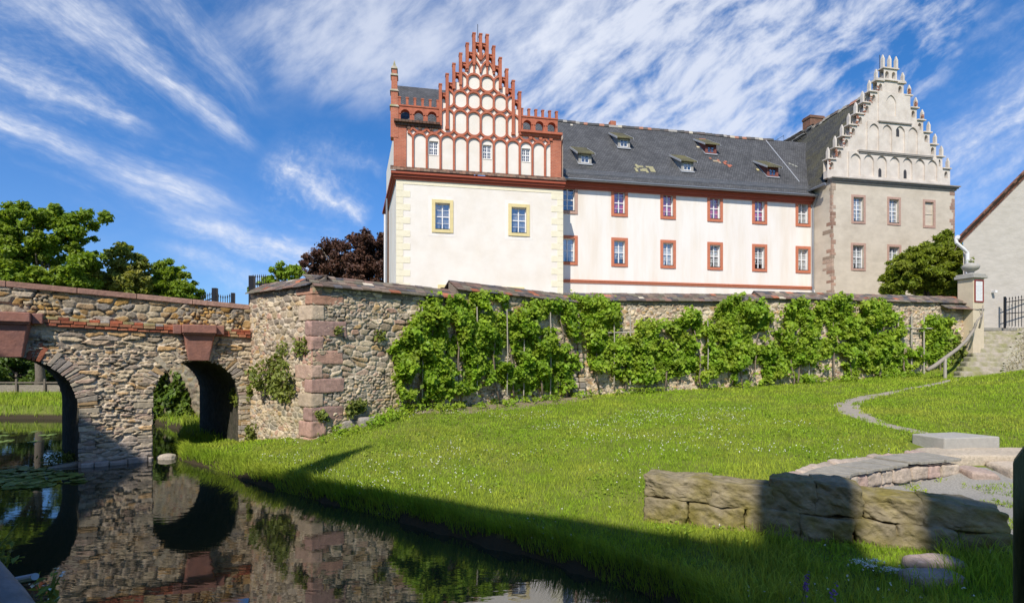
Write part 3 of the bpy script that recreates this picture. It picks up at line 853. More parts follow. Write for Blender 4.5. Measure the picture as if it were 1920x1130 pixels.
a_r0, a_r1 = bx(284), bx(451)
RC, RR_ = (a_r0 + a_r1) / 2, (a_r1 - a_r0) / 2
RSP = 2.66 - RR_
a_l1 = bx(151); LR_ = 1.30; LC = a_l1 - LR_; LSP = 2.75 - LR_
bridge = thing('stone_bridge', (BEND.x + BD.x * -4, BEND.y + BD.y * -4, 0), 'old rubble stone bridge with two round arches over the moat', 'bridge')


def in_arch(a, b):
    r = (np.abs(a - RC) < RR_) & (b < RSP) | (np.hypot(a - RC, b - RSP) < RR_)
    l = (np.abs(a - LC) < LR_) & (b < LSP) | (np.hypot(a - LC, b - LSP) < LR_)
    return r | l


def zcourse(a): return 3.49 - 0.043 * a        # top of the brick course
def ztop(a): return 4.07 - 0.052 * a           # underside of the parapet coping


P0 = BEND - BD * BLEN


def pier_tint(A, B, C):
    w = np.clip((.9 - B) / .9, 0, 1)[..., None] * .55
    return C * (1 - w) + np.array((.36, .31, .28)) * w


rubble('rubble_face', bridge, P0, BD, BLEN + .03, -.5, 3.95, .02, .38, .115, [tuple(q * 1.1 for q in c) for c in PAL_BRIDGE], (.60, .515, .40), 51, .055, gap=.11,
       keep=lambda a, b: ~in_arch(a - BLEN, b) & (b < zcourse(a - BLEN) - .2), tint=pier_tint)
PP0 = P0 - BN * .05
rubble('parapet', bridge, PP0, BD, BLEN, 3.3, 4.75, .022, .30, .17, PAL_PARAPET, (.44, .37, .27), 67, .05,
       keep=lambda a, b: (b > zcourse(a - BLEN) - .05) & (b < ztop(a - BLEN) + .02))


def bp(a, z, out=0.0, dep=0.0):
    q = BEND + BD * a + BN * out + BAX * dep
    return (q.x, q.y, z)


# barrel vaults and piers (shade of the inside painted into a dark stone colour)
M_VAULT = mat('shaded_vault_stone', (0.085, 0.075, 0.06), 0.95, 0.4, 4.0, bump=0.04, bscale=7, spec=0.1, color2=(0.05, 0.05, 0.036))
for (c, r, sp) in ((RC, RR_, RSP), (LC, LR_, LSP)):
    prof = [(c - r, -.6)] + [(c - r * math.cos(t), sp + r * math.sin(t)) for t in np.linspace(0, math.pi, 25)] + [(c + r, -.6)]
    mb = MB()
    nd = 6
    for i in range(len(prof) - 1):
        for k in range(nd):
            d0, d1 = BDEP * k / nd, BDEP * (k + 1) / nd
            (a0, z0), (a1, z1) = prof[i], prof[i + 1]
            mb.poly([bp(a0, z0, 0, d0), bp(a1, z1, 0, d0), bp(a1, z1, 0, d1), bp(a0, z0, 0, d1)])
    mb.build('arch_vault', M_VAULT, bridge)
# back face and deck
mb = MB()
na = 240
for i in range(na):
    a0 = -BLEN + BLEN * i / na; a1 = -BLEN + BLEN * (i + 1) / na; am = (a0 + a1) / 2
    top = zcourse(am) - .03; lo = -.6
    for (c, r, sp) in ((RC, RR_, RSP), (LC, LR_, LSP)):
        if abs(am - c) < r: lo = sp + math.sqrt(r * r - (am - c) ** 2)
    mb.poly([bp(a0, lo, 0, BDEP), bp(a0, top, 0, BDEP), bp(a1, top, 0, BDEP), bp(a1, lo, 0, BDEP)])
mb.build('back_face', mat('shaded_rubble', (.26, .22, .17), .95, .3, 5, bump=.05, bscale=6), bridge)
mb = MB()
for i in range(24):
    a0 = -BLEN + BLEN * i / 24; a1 = -BLEN + BLEN * (i + 1) / 24
    mb.hexa([bp(a0, zcourse(a0) - .45, -.12, 0), bp(a1, zcourse(a1) - .45, -.12, 0), bp(a1, zcourse(a1) - .45, 0, BDEP), bp(a0, zcourse(a0) - .45, 0, BDEP),
             bp(a0, zcourse(a0) - .02, -.12, 0), bp(a1, zcourse(a1) - .02, -.12, 0), bp(a1, zcourse(a1) - .02, 0, BDEP), bp(a0, zcourse(a0) - .02, 0, BDEP)])
mb.build('deck', M_YARD, bridge)
# arch rings of thin rough voussoirs
for (c, r, sp, sd) in ((RC, RR_, RSP, 3), (LC, LR_, LSP, 4)):
    rr = random.Random(sd); mb = MB(); t = 0.02
    while t < math.pi - .02:
        w = rr.uniform(.065, .13) / r; t1 = min(t + w, math.pi - .01); ln = rr.uniform(.24, .42)
        pal = rr.choice(PAL_BRIDGE); s_ = rr.uniform(.8, 1.2)
        if sd == 4 and 1.72 < t < 2.25 and rr.random() < .7: pal = (.36, .13, .075)
        mb.setcol(tuple(x * s_ for x in pal)); o = rr.uniform(.02, .055); g = .012 / r
        i0 = r - rr.uniform(.025, .06)
        q = [(c - (rad) * math.cos(tt), sp + rad * math.sin(tt)) for rad, tt in ((i0, t + g), (i0, t1 - g), (r + ln, t1 - g * .4), (r + ln * rr.uniform(.92, 1.08), t + g * .4))]
        mb.hexa([bp(a, z, o + rr.uniform(-.01, .01)) for a, z in q] + [bp(a, z, -.15) for a, z in q])
        t = t1
    mb.build('arch_ring', M_QUOIN, bridge, bevel=.014)
    # ragged jamb stones below the springing
    for sgn in (-1, 1):
        mb = MB(); z = -.3
        while z < sp + .03:
            h = rr.uniform(.08, .18); ln = rr.uniform(.18, .45); pal = rr.choice(PAL_BRIDGE); s_ = rr.uniform(.8, 1.25); mb.setcol(tuple(x * s_ for x in pal))
            e = c + sgn * (r - rr.uniform(.02, .05)); f = c + sgn * (r + ln); o = rr.uniform(.025, .055)
            q = [(e, z), (f, z), (f, z + h - .014), (e, z + h - .014)]
            if sgn < 0: q = [q[1], q[0], q[3], q[2]]
            mb.hexa([bp(a, zz, o) for a, zz in q] + [bp(a, zz, -.15) for a, zz in q]); z += h
        mb.build('jamb_stones', M_QUOIN, bridge, bevel=.014)
# brick course: two to three rows of worn bricks
rr = random.Random(9); mb = MB()
for row in range(3):
    a = -BLEN
    while a < -.02:
        w = rr.uniform(.17, .27); b = min(a + w, -.01)
        if row == 2 and fbm(np.array([a * .6]), np.array([3.0]), 5)[0] < .46: a = b; continue
        c = rr.choice([(.42, .14, .075), (.38, .115, .06), (.44, .18, .10), (.30, .10, .06), (.46, .30, .16), (.36, .16, .10)]); s_ = rr.uniform(.75, 1.2)
        if row == 2 and rr.random() < .5: c = (.40, .33, .16)
        if rr.random() < .06: c = (.42, .38, .33)
        mb.setcol(tuple(x * s_ for x in c))
        zb = zcourse((a + b) / 2) - .235 + row * .078 + rr.uniform(-.006, .006); o = .10 + rr.uniform(-.012, .012) - (.02 if row == 2 else 0) + (.02 if row == 1 else 0)
        mb.hexa([bp(a + .006, zb + .006, o), bp(b - .006, zb + .006, o), bp(b - .006, zb + .006, -.2), bp(a + .006, zb + .006, -.2), bp(a + .006, zb + .072, o), bp(b - .006, zb + .072, o), bp(b - .006, zb + .072, -.2), bp(a + .006, zb + .072, -.2)])
        a = b
mb.build('brick_course', M_QUOIN, bridge, bevel=.008)
mb = MB(); mb.hexa([bp(-BLEN, zcourse(-BLEN) - .26, .055), bp(-.01, zcourse(0) - .26, .055), bp(-.01, zcourse(0) - .26, -.2), bp(-BLEN, zcourse(-BLEN) - .26, -.2), bp(-BLEN, zcourse(-BLEN) - .03, .055), bp(-.01, zcourse(0) - .03, .055), bp(-.01, zcourse(0) - .03, -.2), bp(-BLEN, zcourse(-BLEN) - .03, -.2)])
mb.setcol((.33, .24, .17)); mb.C = [(.33, .24, .17)] * len(mb.V); mb.has = True
mb.build('mortar_bed', M_QUOIN, bridge)
# sandstone parapet coping
a = -BLEN; k = 0
while a < -.05:
    b = min(a + rr.uniform(1.05, 1.5), -.02); mb = MB(); c = rr.choice([(.35, .20, .15), (.32, .185, .14), (.38, .23, .175)]); mb.setcol(c)
    z0, z1 = ztop(a), ztop(b)
    mb.hexa([bp(a + .006, z0, .03), bp(b - .006, z1, .03), bp(b - .006, z1, -.40), bp(a + .006, z0, -.40), bp(a + .006, z0 + .135, .02), bp(b - .006, z1 + .135, .02), bp(b - .006, z1 + .15, -.38), bp(a + .006, z0 + .15, -.38)])
    mb.build('parapet_coping', M_QUOIN, bridge, bevel=.012); a = b
# red sandstone keystones with caps
for c, top in ((RC + .02, None), (LC + .02, None)):
    zc = zcourse(c); mb = MB()
    w1, w0 = .36, .235
    zb = (RSP + RR_ if c > -4 else LSP + LR_) - .05
    zt = zc - .24
    f = .26
    mb.hexa([bp(c - w0, zb, f - .06), bp(c + w0, zb, f - .06), bp(c + w0 + .03, zb + .04, -.1), bp(c - w0 - .03, zb + .04, -.1), bp(c - w1 + .02, zt, f), bp(c + w1 - .02, zt, f), bp(c + w1 + .04, zt, -.1), bp(c - w1 - .04, zt, -.1)])
    k = mb.build('keystone', M_REDSAND, bridge, bevel=.02)
    mb = MB()
    for (cx0, cx1, o0, z0, z1) in ((-.40, .40, .37, zt + .045, zt + .27), (-.38, .38, .32, zt - .005, zt + .05), (-.60, -.405, .20, zt + .02, zt + .265), (.405, .60, .20, zt + .02, zt + .265)):
        mb.hexa([bp(c + cx0, z0, o0), bp(c + cx1, z0, o0), bp(c + cx1, z0, -.1), bp(c + cx0, z0, -.1), bp(c + cx0, z1, o0), bp(c + cx1, z1, o0), bp(c + cx1, z1, -.1), bp(c + cx0, z1, -.1)])
    mb.build('keystone_cap', M_REDSAND, k, bevel=.02)
# foot stones at the water line
mb = MB(); a = a_l1 + .0
while a < a_r0:
    b = min(a + rr.uniform(.25, .5), a_r0 + .02); mb.setcol(jit((.36, .31, .27), .8, 1.1, rr))
    o = rr.uniform(.12, .2); h = rr.uniform(.07, .14)
    mb.hexa([bp(a + .01, -.4, o), bp(b - .01, -.4, o), bp(b - .01, -.4, -.1), bp(a + .01, -.4, -.1), bp(a + .01, h, o - .03), bp(b - .01, h, o - .03), bp(b - .01, h + .03, -.1), bp(a + .01, h + .03, -.1)])
    a = b
mb.build('foot_stones', M_QUOIN, bridge, bevel=.025)
# ------------------------------------------------------------------ castle: frame (s along the front, q into depth, z up)
RZ = math.atan2(1, 5.04)
W0 = Vector((12.58, 37.0, 0))
FR = Matrix.Translation(W0) @ Matrix.Rotation(RZ, 4, 'Z')
U = Vector((math.cos(RZ), math.sin(RZ), 0)); Vv = Vector((-math.sin(RZ), math.cos(RZ), 0))


def ps(x, q):
    k = (x - 960) / FP
    return (k * (W0.y + q * Vv.y) - W0.x - q * Vv.x) / (U.x - k * U.y)


def pzz(x, y, q):
    s = ps(x, q); Y = W0.y + s * U.y + q * Vv.y
    return HC + (YH - y) / FP * Y


def fw(s, q, z): return FR @ Vector((s, q, z))


def arc_pts(cx, hw, zs, rise, n=10, pointed=False):
    """Left to right points of a round or pointed arch of half width hw over springing zs."""
    if not pointed:
        return [(cx - hw * math.cos(t), zs + rise * math.sin(t)) for t in np.linspace(0, math.pi, n + 1)]
    rad = (hw * hw + rise * rise) / (2 * hw); h = n // 2
    out = []
    for i in range(h + 1):
        f = i / h; ang = f * math.asin(min(1, rise / rad))
        out.append((cx - hw + rad - rad * math.cos(ang), zs + rad * math.sin(ang)))
    return out + [(2 * cx - x, z) for x, z in reversed(out[:-1])]


def arch_cell(mb, x0, x1, z0, z1, cx, hw, zb, zs, rise, q, dep, through=False, pointed=True, n=10):
    """Wall cell with an arched opening or recess."""
    ar = arc_pts(cx, hw, zs, rise, n, pointed)
    for qq in ([q, q + dep] if through else [q]):
        if cx - hw > x0 + 1e-4: mb.poly([(x0, qq, z0), (cx - hw, qq, z0), (cx - hw, qq, z1), (x0, qq, z1)])
        if cx + hw < x1 - 1e-4: mb.poly([(cx + hw, qq, z0), (x1, qq, z0), (x1, qq, z1), (cx + hw, qq, z1)])
        if zb > z0 + 1e-4: mb.poly([(cx - hw, qq, z0), (cx + hw, qq, z0), (cx + hw, qq, zb), (cx - hw, qq, zb)])
        for i in range(len(ar) - 1):
            (a, c), (b, d) = ar[i], ar[i + 1]
            mb.poly([(a, qq, c), (b, qq, d), (b, qq, z1), (a, qq, z1)])
    ring = [(cx - hw, zb), (cx - hw, zs)] + ar[1:-1] + [(cx + hw, zs), (cx + hw, zb)]
    for i in range(len(ring)):
        (a, c), (b, d) = ring[i], ring[(i + 1) % len(ring)]
        mb.poly([(a, q, c), (b, q, d), (b, q + dep, d), (a, q + dep, c)])
    if not through:
        mb.poly([(x, q + dep, z) for x, z in ring])


def window(parent, x0, x1, z0, z1, q, fmat, fw_=.19, proud=.045, curtain=None, label=None, grid=(2, 4), rec=.17, dirt=1.0, sill=True, dark=True, half=False):
    """Frame standing on the wall, sash with glazing bars, pane, curtain and dark room behind a real opening."""
    mb = MB(FR); f = fw_
    mb.box(x0 - f, x0, q - proud, q + .02, z0 - f, z1 + f); mb.box(x1, x1 + f, q - proud, q + .02, z0 - f, z1 + f)
    mb.box(x0, x1, q - proud - .002, q + .02, z1, z1 + f); mb.box(x0, x1, q - proud - .012, q + .02, z0 - f, z0)
    w = mb.build('window', fmat, parent, bevel=.006)
    if label: w['label'] = label
    mb = MB(FR); a = q + rec; t = .05
    e = .05
    mb.box(x0, x0 + e, a, a + t, z0, z1); mb.box(x1 - e, x1, a, a + t, z0, z1); mb.box(x0 + e, x1 - e, a, a + t, z0, z0 + e); mb.box(x0 + e, x1 - e, a, a + t, z1 - e, z1)
    cx = (x0 + x1) / 2; zt = z0 + (z1 - z0) * .50
    mb.box(cx - .034, cx + .034, a - .012, a + t - .004, z0 + e, z1 - e); mb.box(x0 + e, x1 - e, a - .006, a + t - .006, zt - .03, zt + .03)
    nx_, nz_ = grid
    for k in range(1, nz_):
        if k * 2 == nz_: continue
        z = z0 + (z1 - z0) * k / nz_; mb.box(x0 + e, x1 - e, a + .008, a + t - .01, z - .011, z + .011)
    for k in range(1, nx_):
        if k * 2 == nx_: continue
        x = x0 + (x1 - x0) * k / nx_; mb.box(x - .011, x + .011, a + .006, a + t - .012, z0 + e, z1 - e)
    mb.build('sash', M_WHITEPAINT, w)
    mb = MB(FR); mb.poly([(x0 + .02, a + .02, z0 + .02), (x1 - .02, a + .02, z0 + .02), (x1 - .02, a + .02, z1 - .02), (x0 + .02, a + .02, z1 - .02)]); mb.build('pane', M_GLASS, w)
    if curtain is not None:
        mb = MB(FR); n = 22; zt_, zb_ = z1, z0 + (z1 - z0) * (.30 if half else .04)
        for side in ((x0, cx), (cx, x1)):
            for i in range(n):
                xa = side[0] + (side[1] - side[0]) * i / n; xb = side[0] + (side[1] - side[0]) * (i + 1) / n
                fa = .04 * math.sin(i * 1.9); fb = .04 * math.sin((i + 1) * 1.9)
                m = 8
                for j in range(m):
                    u0, u1 = j / m, (j + 1) / m

                    def pos(x, u, d):
                        pull = max(0, u - .5) * 0.6
                        anchor = side[0] if side[0] == x0 else side[1]
                        xx = anchor + (x - anchor) * (1 - min(.45, pull * 1.2))
                        return (xx, a + .075 + d * .7, zt_ + (zb_ - zt_) * u)
                    mb.poly([pos(xa, u1, fa), pos(xb, u1, fb), pos(xb, u0, fb), pos(xa, u0, fa)])
        mb.build('curtain', curtain, w, smooth=True)
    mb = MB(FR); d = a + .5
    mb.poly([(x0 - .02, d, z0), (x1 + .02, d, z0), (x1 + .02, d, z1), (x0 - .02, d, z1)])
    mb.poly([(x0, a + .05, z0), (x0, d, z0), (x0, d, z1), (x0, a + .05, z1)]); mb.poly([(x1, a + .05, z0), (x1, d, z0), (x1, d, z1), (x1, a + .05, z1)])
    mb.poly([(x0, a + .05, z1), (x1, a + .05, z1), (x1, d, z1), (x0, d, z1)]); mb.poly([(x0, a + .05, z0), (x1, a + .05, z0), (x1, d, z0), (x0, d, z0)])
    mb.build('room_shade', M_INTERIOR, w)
    if sill:
        mb = MB(FR); mb.box(x0, x1, q - proud - .03, q + rec, z0 + .001, z0 + .02); mb.build('sill', M_INTERIOR, w)
    return w


# ================================================================== brick gabled tower
QT = -2.0
sL, sR = ps(743, QT), ps(1055.5, QT)
tower = thing('castle_tower', fw((sL + sR) / 2, QT, 3.2), 'white castle tower with a stepped red brick gable and two yellow-framed windows', 'castle', RZ)
zCor = pzz(900, 346, QT)          # underside of the cornice
zLed = pzz(898, 323, QT)          # top of the tiled ledge
zSide = pzz(745, 226, QT) - .02   # cornice under the side arcades
hw1 = (ps(816, QT), ps(843.5, QT), pzz(830, 430, QT), pzz(830, 381, QT))
hw2 = (ps(959, QT), ps(987, QT), hw1[2], hw1[3])
hs1 = (ps(826, QT), ps(842, QT), 6.15, pzz(833, 539, QT)); hs2 = (ps(944, QT), ps(978, QT), 6.15, pzz(960, 543, QT))
mb = MB(FR); mb.wall(sL, sR, 3.2, zCor, QT, [hw1, hw2, hs1, hs2], .22)
sLb = ps(724.5, 7.0)
mb.poly([(sL, QT, 3.2), (sL, QT, zSide), (sLb, 7.0, zSide), (sLb, 7.0, 3.2)])
mb.poly([(sR, QT, 3.2), (sR, 8, 3.2), (sR, 8, zSide), (sR, QT, zSide)])
mb.poly([(sLb, 7.0, 3.2), (sLb, 7.0, zSide), (sR, 8, zSide), (sR, 8, 3.2)])
mb.build('wall', M_PLASTER_W, tower)
for h in (hw1, hw2):
    window(tower, *h, QT, M_YELLOW, .20, .05, M_BLIND, grid=(2, 4))
mb = MB(FR); x5, x7 = sL + (sLb - sL) * (6.2 / 9.0), sLb
mb.hexa([(x5 - .12, 4.2, 3.2), (x5 + .05, 4.2, 3.2), (x7 + .05, 7.1, 3.2), (x7 - .12, 7.1, 3.2), (x5 - .12, 4.2, zCor), (x5 + .05, 4.2, zCor), (x7 + .05, 7.1, zCor), (x7 - .12, 7.1, zCor)])
mb.build('side_pilaster', M_BROWNTILE, tower)
for h in (hs1, hs2):
    mb = MB(FR); f = .16
    mb.box(h[0] - f, h[0], QT - .05, QT + .02, h[2] - f, h[3] + f); mb.box(h[1], h[1] + f, QT - .05, QT + .02, h[2] - f, h[3] + f); mb.box(h[0], h[1], QT - .052, QT + .02, h[3], h[3] + f)
    w = mb.build('cellar_window', M_YELLOW, tower)
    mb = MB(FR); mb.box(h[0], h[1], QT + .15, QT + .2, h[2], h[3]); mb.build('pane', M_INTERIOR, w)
# pale plaster surround of the windows
for h in (hw1, hw2):
    mb = MB(FR); f = .42; g = .20
    for (a, b, c, d) in ((h[0] - f, h[0] - g, h[2] - f, h[3] + f), (h[1] + g, h[1] + f, h[2] - f, h[3] + f), (h[0] - g, h[1] + g, h[3] + g, h[3] + f), (h[0] - g, h[1] + g, h[2] - f, h[2] - g)):
        mb.box(a, b, QT - .006, QT + .01, c, d)
    mb.build('plaster_surround', M_PLASTER_WING, tower)
# corner quoins, long and short
mb = MB(FR); z = 3.6; k = 0
while z < zCor - .3:
    h = .385
    w = .80 if k % 2 == 0 else .40
    mb.box(sL - .012, sL + w, QT - .018, QT + .1, z + .006, z + h - .006); mb.box(sL - .012, sL + .01, QT - .016, QT + w, z + .006, z + h - .006)
    w2 = .74 if k % 2 else .36
    mb.box(sR - w2, sR + .012, QT - .018, QT + .1, z + .006, z + h - .006)
    z += h; k += 1
mb.box(sL - .01, sR + .01, QT - .02, QT + .1, zCor - .26, zCor - .005)
mb.build('corner_quoins', M_YQUOIN, tower, bevel=.006)
# cornice and tiled ledge
mb = MB(FR)
for (o, a, b) in ((.10, zCor, zCor + .13), (.20, zCor + .13, zCor + .27), (.30, zCor + .27, zCor + .42)):
    mb.box(sL - o, sR + o * .3, QT - o, QT + .3, a, b - .003)
    mb.hexa([(sL - o, QT + .3, a), (sL + .2, QT + .3, a), (sLb + .2, 7, a), (sLb - o, 7, a), (sL - o, QT + .3, b - .003), (sL + .2, QT + .3, b - .003), (sLb + .2, 7, b - .003), (sLb - o, 7, b - .003)])
mb.build('cornice', M_REDPAINT, tower)
mb = MB(FR)
rr = random.Random(12)
a = sL - .34
while a < sR + .1:
    b = min(a + .19, sR + .12)
    for r in range(2):
        f0, f1 = r / 2, (r + 1) / 2 + .1
        c = rr.choice([(.17, .10, .07), (.21, .12, .08), (.13, .085, .065), (.19, .13, .09)]); mb.setcol(jit(c, .75, 1.25, rr))
        za, zb = zCor + .42, zLed + .04
        dq = lambda f: QT - .36 + .40 * f
        dz = lambda f: za + (zb - za) * f
        mb.hexa([(a + .004, dq(f0), dz(f0) + .02), (b - .004, dq(f0), dz(f0) + .02), (b - .004, dq(f1), dz(f1)), (a + .004, dq(f1), dz(f1)), (a + .004, dq(f0), dz(f0) + .045), (b - .004, dq(f0), dz(f0) + .045), (b - .004, dq(f1), dz(f1) + .025), (a + .004, dq(f1), dz(f1) + .025)])
    a = b
mb.build('tiled_ledge', M_COPTILE, tower)
# gable: bays, ribs and net tracery
s0r = ps(774.2, QT); s10r = ps(1021.5, QT); BAY = (s10r - s0r) / 10; sC = s0r + 5 * BAY
zz = lambda c: pzz(898, 40 + c * .2833, QT)
z_r0t, z_r1b, z_r1t, z_r2b, z_r2t, z_r3b, z_r3t, z_r4b, z_r4t = zz(772), zz(765), zz(603), zz(592), zz(475), zz(466), zz(357), zz(350), zz(262)
zPin1 = zz(92); PST = (zz(92) - zz(449)) / 5


def pin_top(k): return zPin1 - PST * (max(abs(k), 1) - 1)


brS = (ps(762, QT), ps(1032, QT))
wins = []
for bidx, (ca, cb) in ((1, (795, 885)), (5, (820, 910)), (8, (842, 928))):
    cxx = s0r + (bidx + .5) * BAY; xx = 700 + {1: 402, 5: 752, 8: 998}[bidx] * .2833
    wins.append((cxx - .27, cxx + .27, pzz(xx, 40 + cb * .2833, QT), pzz(xx, 40 + ca * .2833, QT)))
mb = MB(FR); mb.wall(brS[0], brS[1], zLed, zSide, QT, wins, .2)
# infill of the gable in half-bay columns, with pierced tops
zBase = zSide
pins = [(k, sC + k * BAY / 2) for k in range(-6, 7)]
mbT = MB(FR)
for i in range(len(pins) - 1):
    k0, x0 = pins[i]; k1, x1 = pins[i + 1]
    ko = k0 if abs(k0) > abs(k1) else k1
    top = pin_top(ko) - .50 if abs(ko) > 1 else zz(150)
    ob, ot = top - .52, top - .13
    mb.box(x0, x1, QT, QT + .32, zBase, ob)
    arch_cell(mbT, x0, x1, ob, top, (x0 + x1) / 2, (x1 - x0) / 2 - .10, ob, ot - .12, .12, QT - .012, .36, True, False, 8)
    mbT.box(x0, x1, QT - .05, QT + .36, top, top + .06)
mb.build('gable_field', M_PLASTER_W, tower)
mbT.build('pierced_crest', M_TERRA, tower)
mb = MB(FR)
mb.mark(); mb.box(ps(738, QT), brS[0], QT - .06, QT + .5, zLed, zSide); mb.mark(); mb.box(brS[1], ps(1052, QT), QT - .06, QT + .5, zLed, zSide)
mb.build_each('brick_pier', M_BRICK, tower)
mb = MB(FR); w = .115


def oval(col, row, zb, zt, half=None, cut=None):
    """One cell of the net: a lengthened ring as wide as the bay."""
    cx = s0r + (col + .5) * BAY; hw = BAY / 2; rise = min(.46 * BAY, (zt - zb) * .48)
    up = arc_pts(cx, hw, zt - rise, rise, 12); dn = [(x, 2 * (zb + rise) - z - (zb + rise) + (zb + rise)) for x, z in arc_pts(cx, hw, zb + rise, rise, 12)]
    q0 = QT - .10 - .003 * ((col * 2 + row) % 4)
    if half == 'arch':
        path = [(cx - hw, zb)] + up + [(cx + hw, zb)]; mb.strip(path, w, q0, QT + .01)
    elif half == 'cup':
        path = [(cx - hw, zt)] + dn + [(cx + hw, zt)]; mb.strip(path, w, q0, QT + .01)
    elif half == 'left':
        mb.strip([p for p in reversed(dn) if p[0] <= cx + .01] + [p for p in up if p[0] <= cx + .01], w, q0, QT + .01)
    elif half == 'right':
        mb.strip([p for p in reversed(up) if p[0] >= cx - .01] + [p for p in dn if p[0] >= cx - .01][::-1][::-1], w, q0, QT + .01)
    else:
        mb.strip(up + list(reversed(dn)), w, q0, QT + .01, closed=True)


for c in range(10): oval(c, 0, zLed - .02, z_r0t, 'arch')
# half bays at both ends
for c, sd in ((-1, 1), (10, -1)):
    cx = s0r + (c + .5) * BAY
    ar = arc_pts(cx, BAY / 2, z_r0t - .46 * BAY, .46 * BAY, 12)
    ar = [p for p in ar if (p[0] >= brS[0] and sd > 0) or (p[0] <= brS[1] and sd < 0)]
    mb.strip(ar, w, QT - .104, QT + .01)
for c in (-1, 0, 1, 8, 9, 10):
    cx = s0r + (c + .5) * BAY; zc_ = z_r0t + .52
    dn = [(x, 2 * (z_r1b + .4 * BAY) - z) for x, z in arc_pts(cx, BAY / 2, z_r1b + .4 * BAY, .42 * BAY, 12)]
    dn = [p for p in dn if brS[0] < p[0] < brS[1] and p[1] < zSide - .18]
    for part in ([p for p in dn if p[0] <= cx], [p for p in dn if p[0] >= cx]):
        if len(part) > 1: mb.strip(part, w, QT - .098 - .003 * (c % 3), QT + .01)
for c in range(2, 8): oval(c, 1, z_r1b, z_r1t)
for c in range(3, 7): oval(c, 2, z_r2b, z_r2t)
for c in (4, 5): oval(c, 3, z_r3b, z_r3t)
oval(2, 2, z_r2b, z_r2t, 'right'); oval(7, 2, z_r2b, z_r2t, 'left')
oval(3, 3, z_r3b, z_r3t, 'right'); oval(6, 3, z_r3b, z_r3t, 'left')
zt4 = z_r4t
for c, hh in ((4, None), (5, None)):
    cx = s0r + (c + .5) * BAY
    ar = arc_pts(cx, BAY / 2, z_r4b + .05, zt4 - z_r4b - .05, 10, True); mb.strip(ar, w * .9, QT - .10 - .003 * c % 2, QT + .01)
    mb.strip([(cx, z_r4b), (cx, z_r4b + .75)], w * .8, QT - .11, QT + .01)
# crossing ribs below the top pinnacles
x = BAY / 2
mb.strip([(sC - x, zz(160)), (sC - x * .75, zz(215)), (sC, zz(262))], w * .9, QT - .112, QT + .01)
mb.strip([(sC + x, zz(160)), (sC + x * .75, zz(215)), (sC, zz(262))], w * .9, QT - .109, QT + .01)
mb.build('net_tracery', M_TERRA, tower)
mb = MB(FR)
for k, x in pins:
    low = {0: zz(262), 5: zz(720), 6: zSide - .1, 1: zz(300), 2: zz(330), 3: zz(440), 4: zz(470)}[abs(k)]
    t = pin_top(k); h = .085; mb.mark()
    mb.box(x - h, x + h, QT - .15, QT + .2, low, t - .05)
    mb.box(x - h - .02, x + h + .02, QT - .17, QT + .22, t - .05, t + .03)
    if abs(k) == 5: mb.box(x - h - .03, x + h + .03, QT - .18, QT + .0, low - .16, low)
mb.build_each('pinnacle', M_TERRA, tower)
# side arcades with small pinnacles
for (xa, xb) in ((ps(747, QT), sC - 3 * BAY - .09), (sC + 3 * BAY + .09, ps(1045, QT))):
    mb = MB(FR); n = 3; wd = (xb - xa) / n
    zt = zSide + .86
    for i in range(n):
        arch_cell(mb, xa + i * wd, xa + (i + 1) * wd, zSide, zt, xa + (i + .5) * wd, wd / 2 - .13, zSide + .001, zSide + .40, .26, QT - .06, .3, True, False, 10)
        mb.strip(arc_pts(xa + (i + .5) * wd, wd / 2 - .08, zSide + .42, .30, 10), .10, QT - .10, QT - .05)
    mb.box(xa - .03, xb + .03, QT - .10, QT + .28, zt, zt + .08)
    mb.poly([(xa, QT - .06, zSide), (xa, QT + .24, zSide), (xa, QT + .24, zt), (xa, QT - .06, zt)]); mb.poly([(xb, QT - .06, zSide), (xb, QT + .24, zSide), (xb, QT + .24, zt), (xb, QT - .06, zt)])
    for i in range(6):
        x = xa + .06 + (xb - xa - .12) * i / 5; mb.box(x - .07, x + .07, QT - .08, QT + .1, zt + .08, zt + .47); mb.box(x - .09, x + .09, QT - .1, QT + .12, zt + .47, zt + .53)
    mb.build('side_arcade', M_TERRA, tower)
    mb = MB(FR); mb.box(xa - .25 if xa < sC else xa - .05, xb + .05 if xa < sC else xb + .25, QT - .30, QT + .45, zSide - .13, zSide - .003)
    mb.box(xa - .12, xb + .12, QT - .16, QT + .1, zSide - .28, zSide - .133)
    for i in range(3):
        x = xa + (xb - xa) * (.25 + .28 * i); mb.box(x - .1, x + .1, QT - .13, QT, zSide - .48, zSide - .283)
    mb.build('side_cornice', M_TERRA if xa > sC else M_BROWNTILE, tower)
for h in wins:
    window(tower, *h, QT, M_PLASTER_WING, .05, .01, None, grid=(4, 4), rec=.08, sill=False)
# roof: ridge along the front, cross roof behind the brick gable
ridge = 21.15; qr = 3.2
mb = MB(FR); e = zSide - .1
a0 = ps(741, QT) + .12; a1 = sC + .8
mb.poly([(a0, QT + .3, e), (a1, QT + .3, e), (a1, qr, ridge), (a0 - .3, qr, ridge)]); mb.poly([(a0 - .5, 8, e), (a1, 8, e), (a1, qr, ridge), (a0 - .3, qr, ridge)])
gx = 3 * BAY - .15; gz_ = zPin1 - 2.2
mb.poly([(sC - gx, QT + .33, zSide), (sC, QT + .33, gz_), (sC, 2.8, gz_), (sC - gx, 2.8, zSide)]); mb.poly([(sC + gx, QT + .33, zSide), (sC, QT + .33, gz_), (sC, 2.8, gz_), (sC + gx, 2.8, zSide)])
mb.build('roof', M_SLATE, tower)
mb = MB(FR)
mb.poly([(a0 - .1, QT + .3, e), (a0 - .3, qr, ridge + .3), (a0 - .6, 8, e)]); mb.poly([(a1 + .1, QT + .3, e), (a1 + .1, qr, ridge), (a1 + .1, 8, e)])
mb.build('gable_end', M_BRICK, tower)
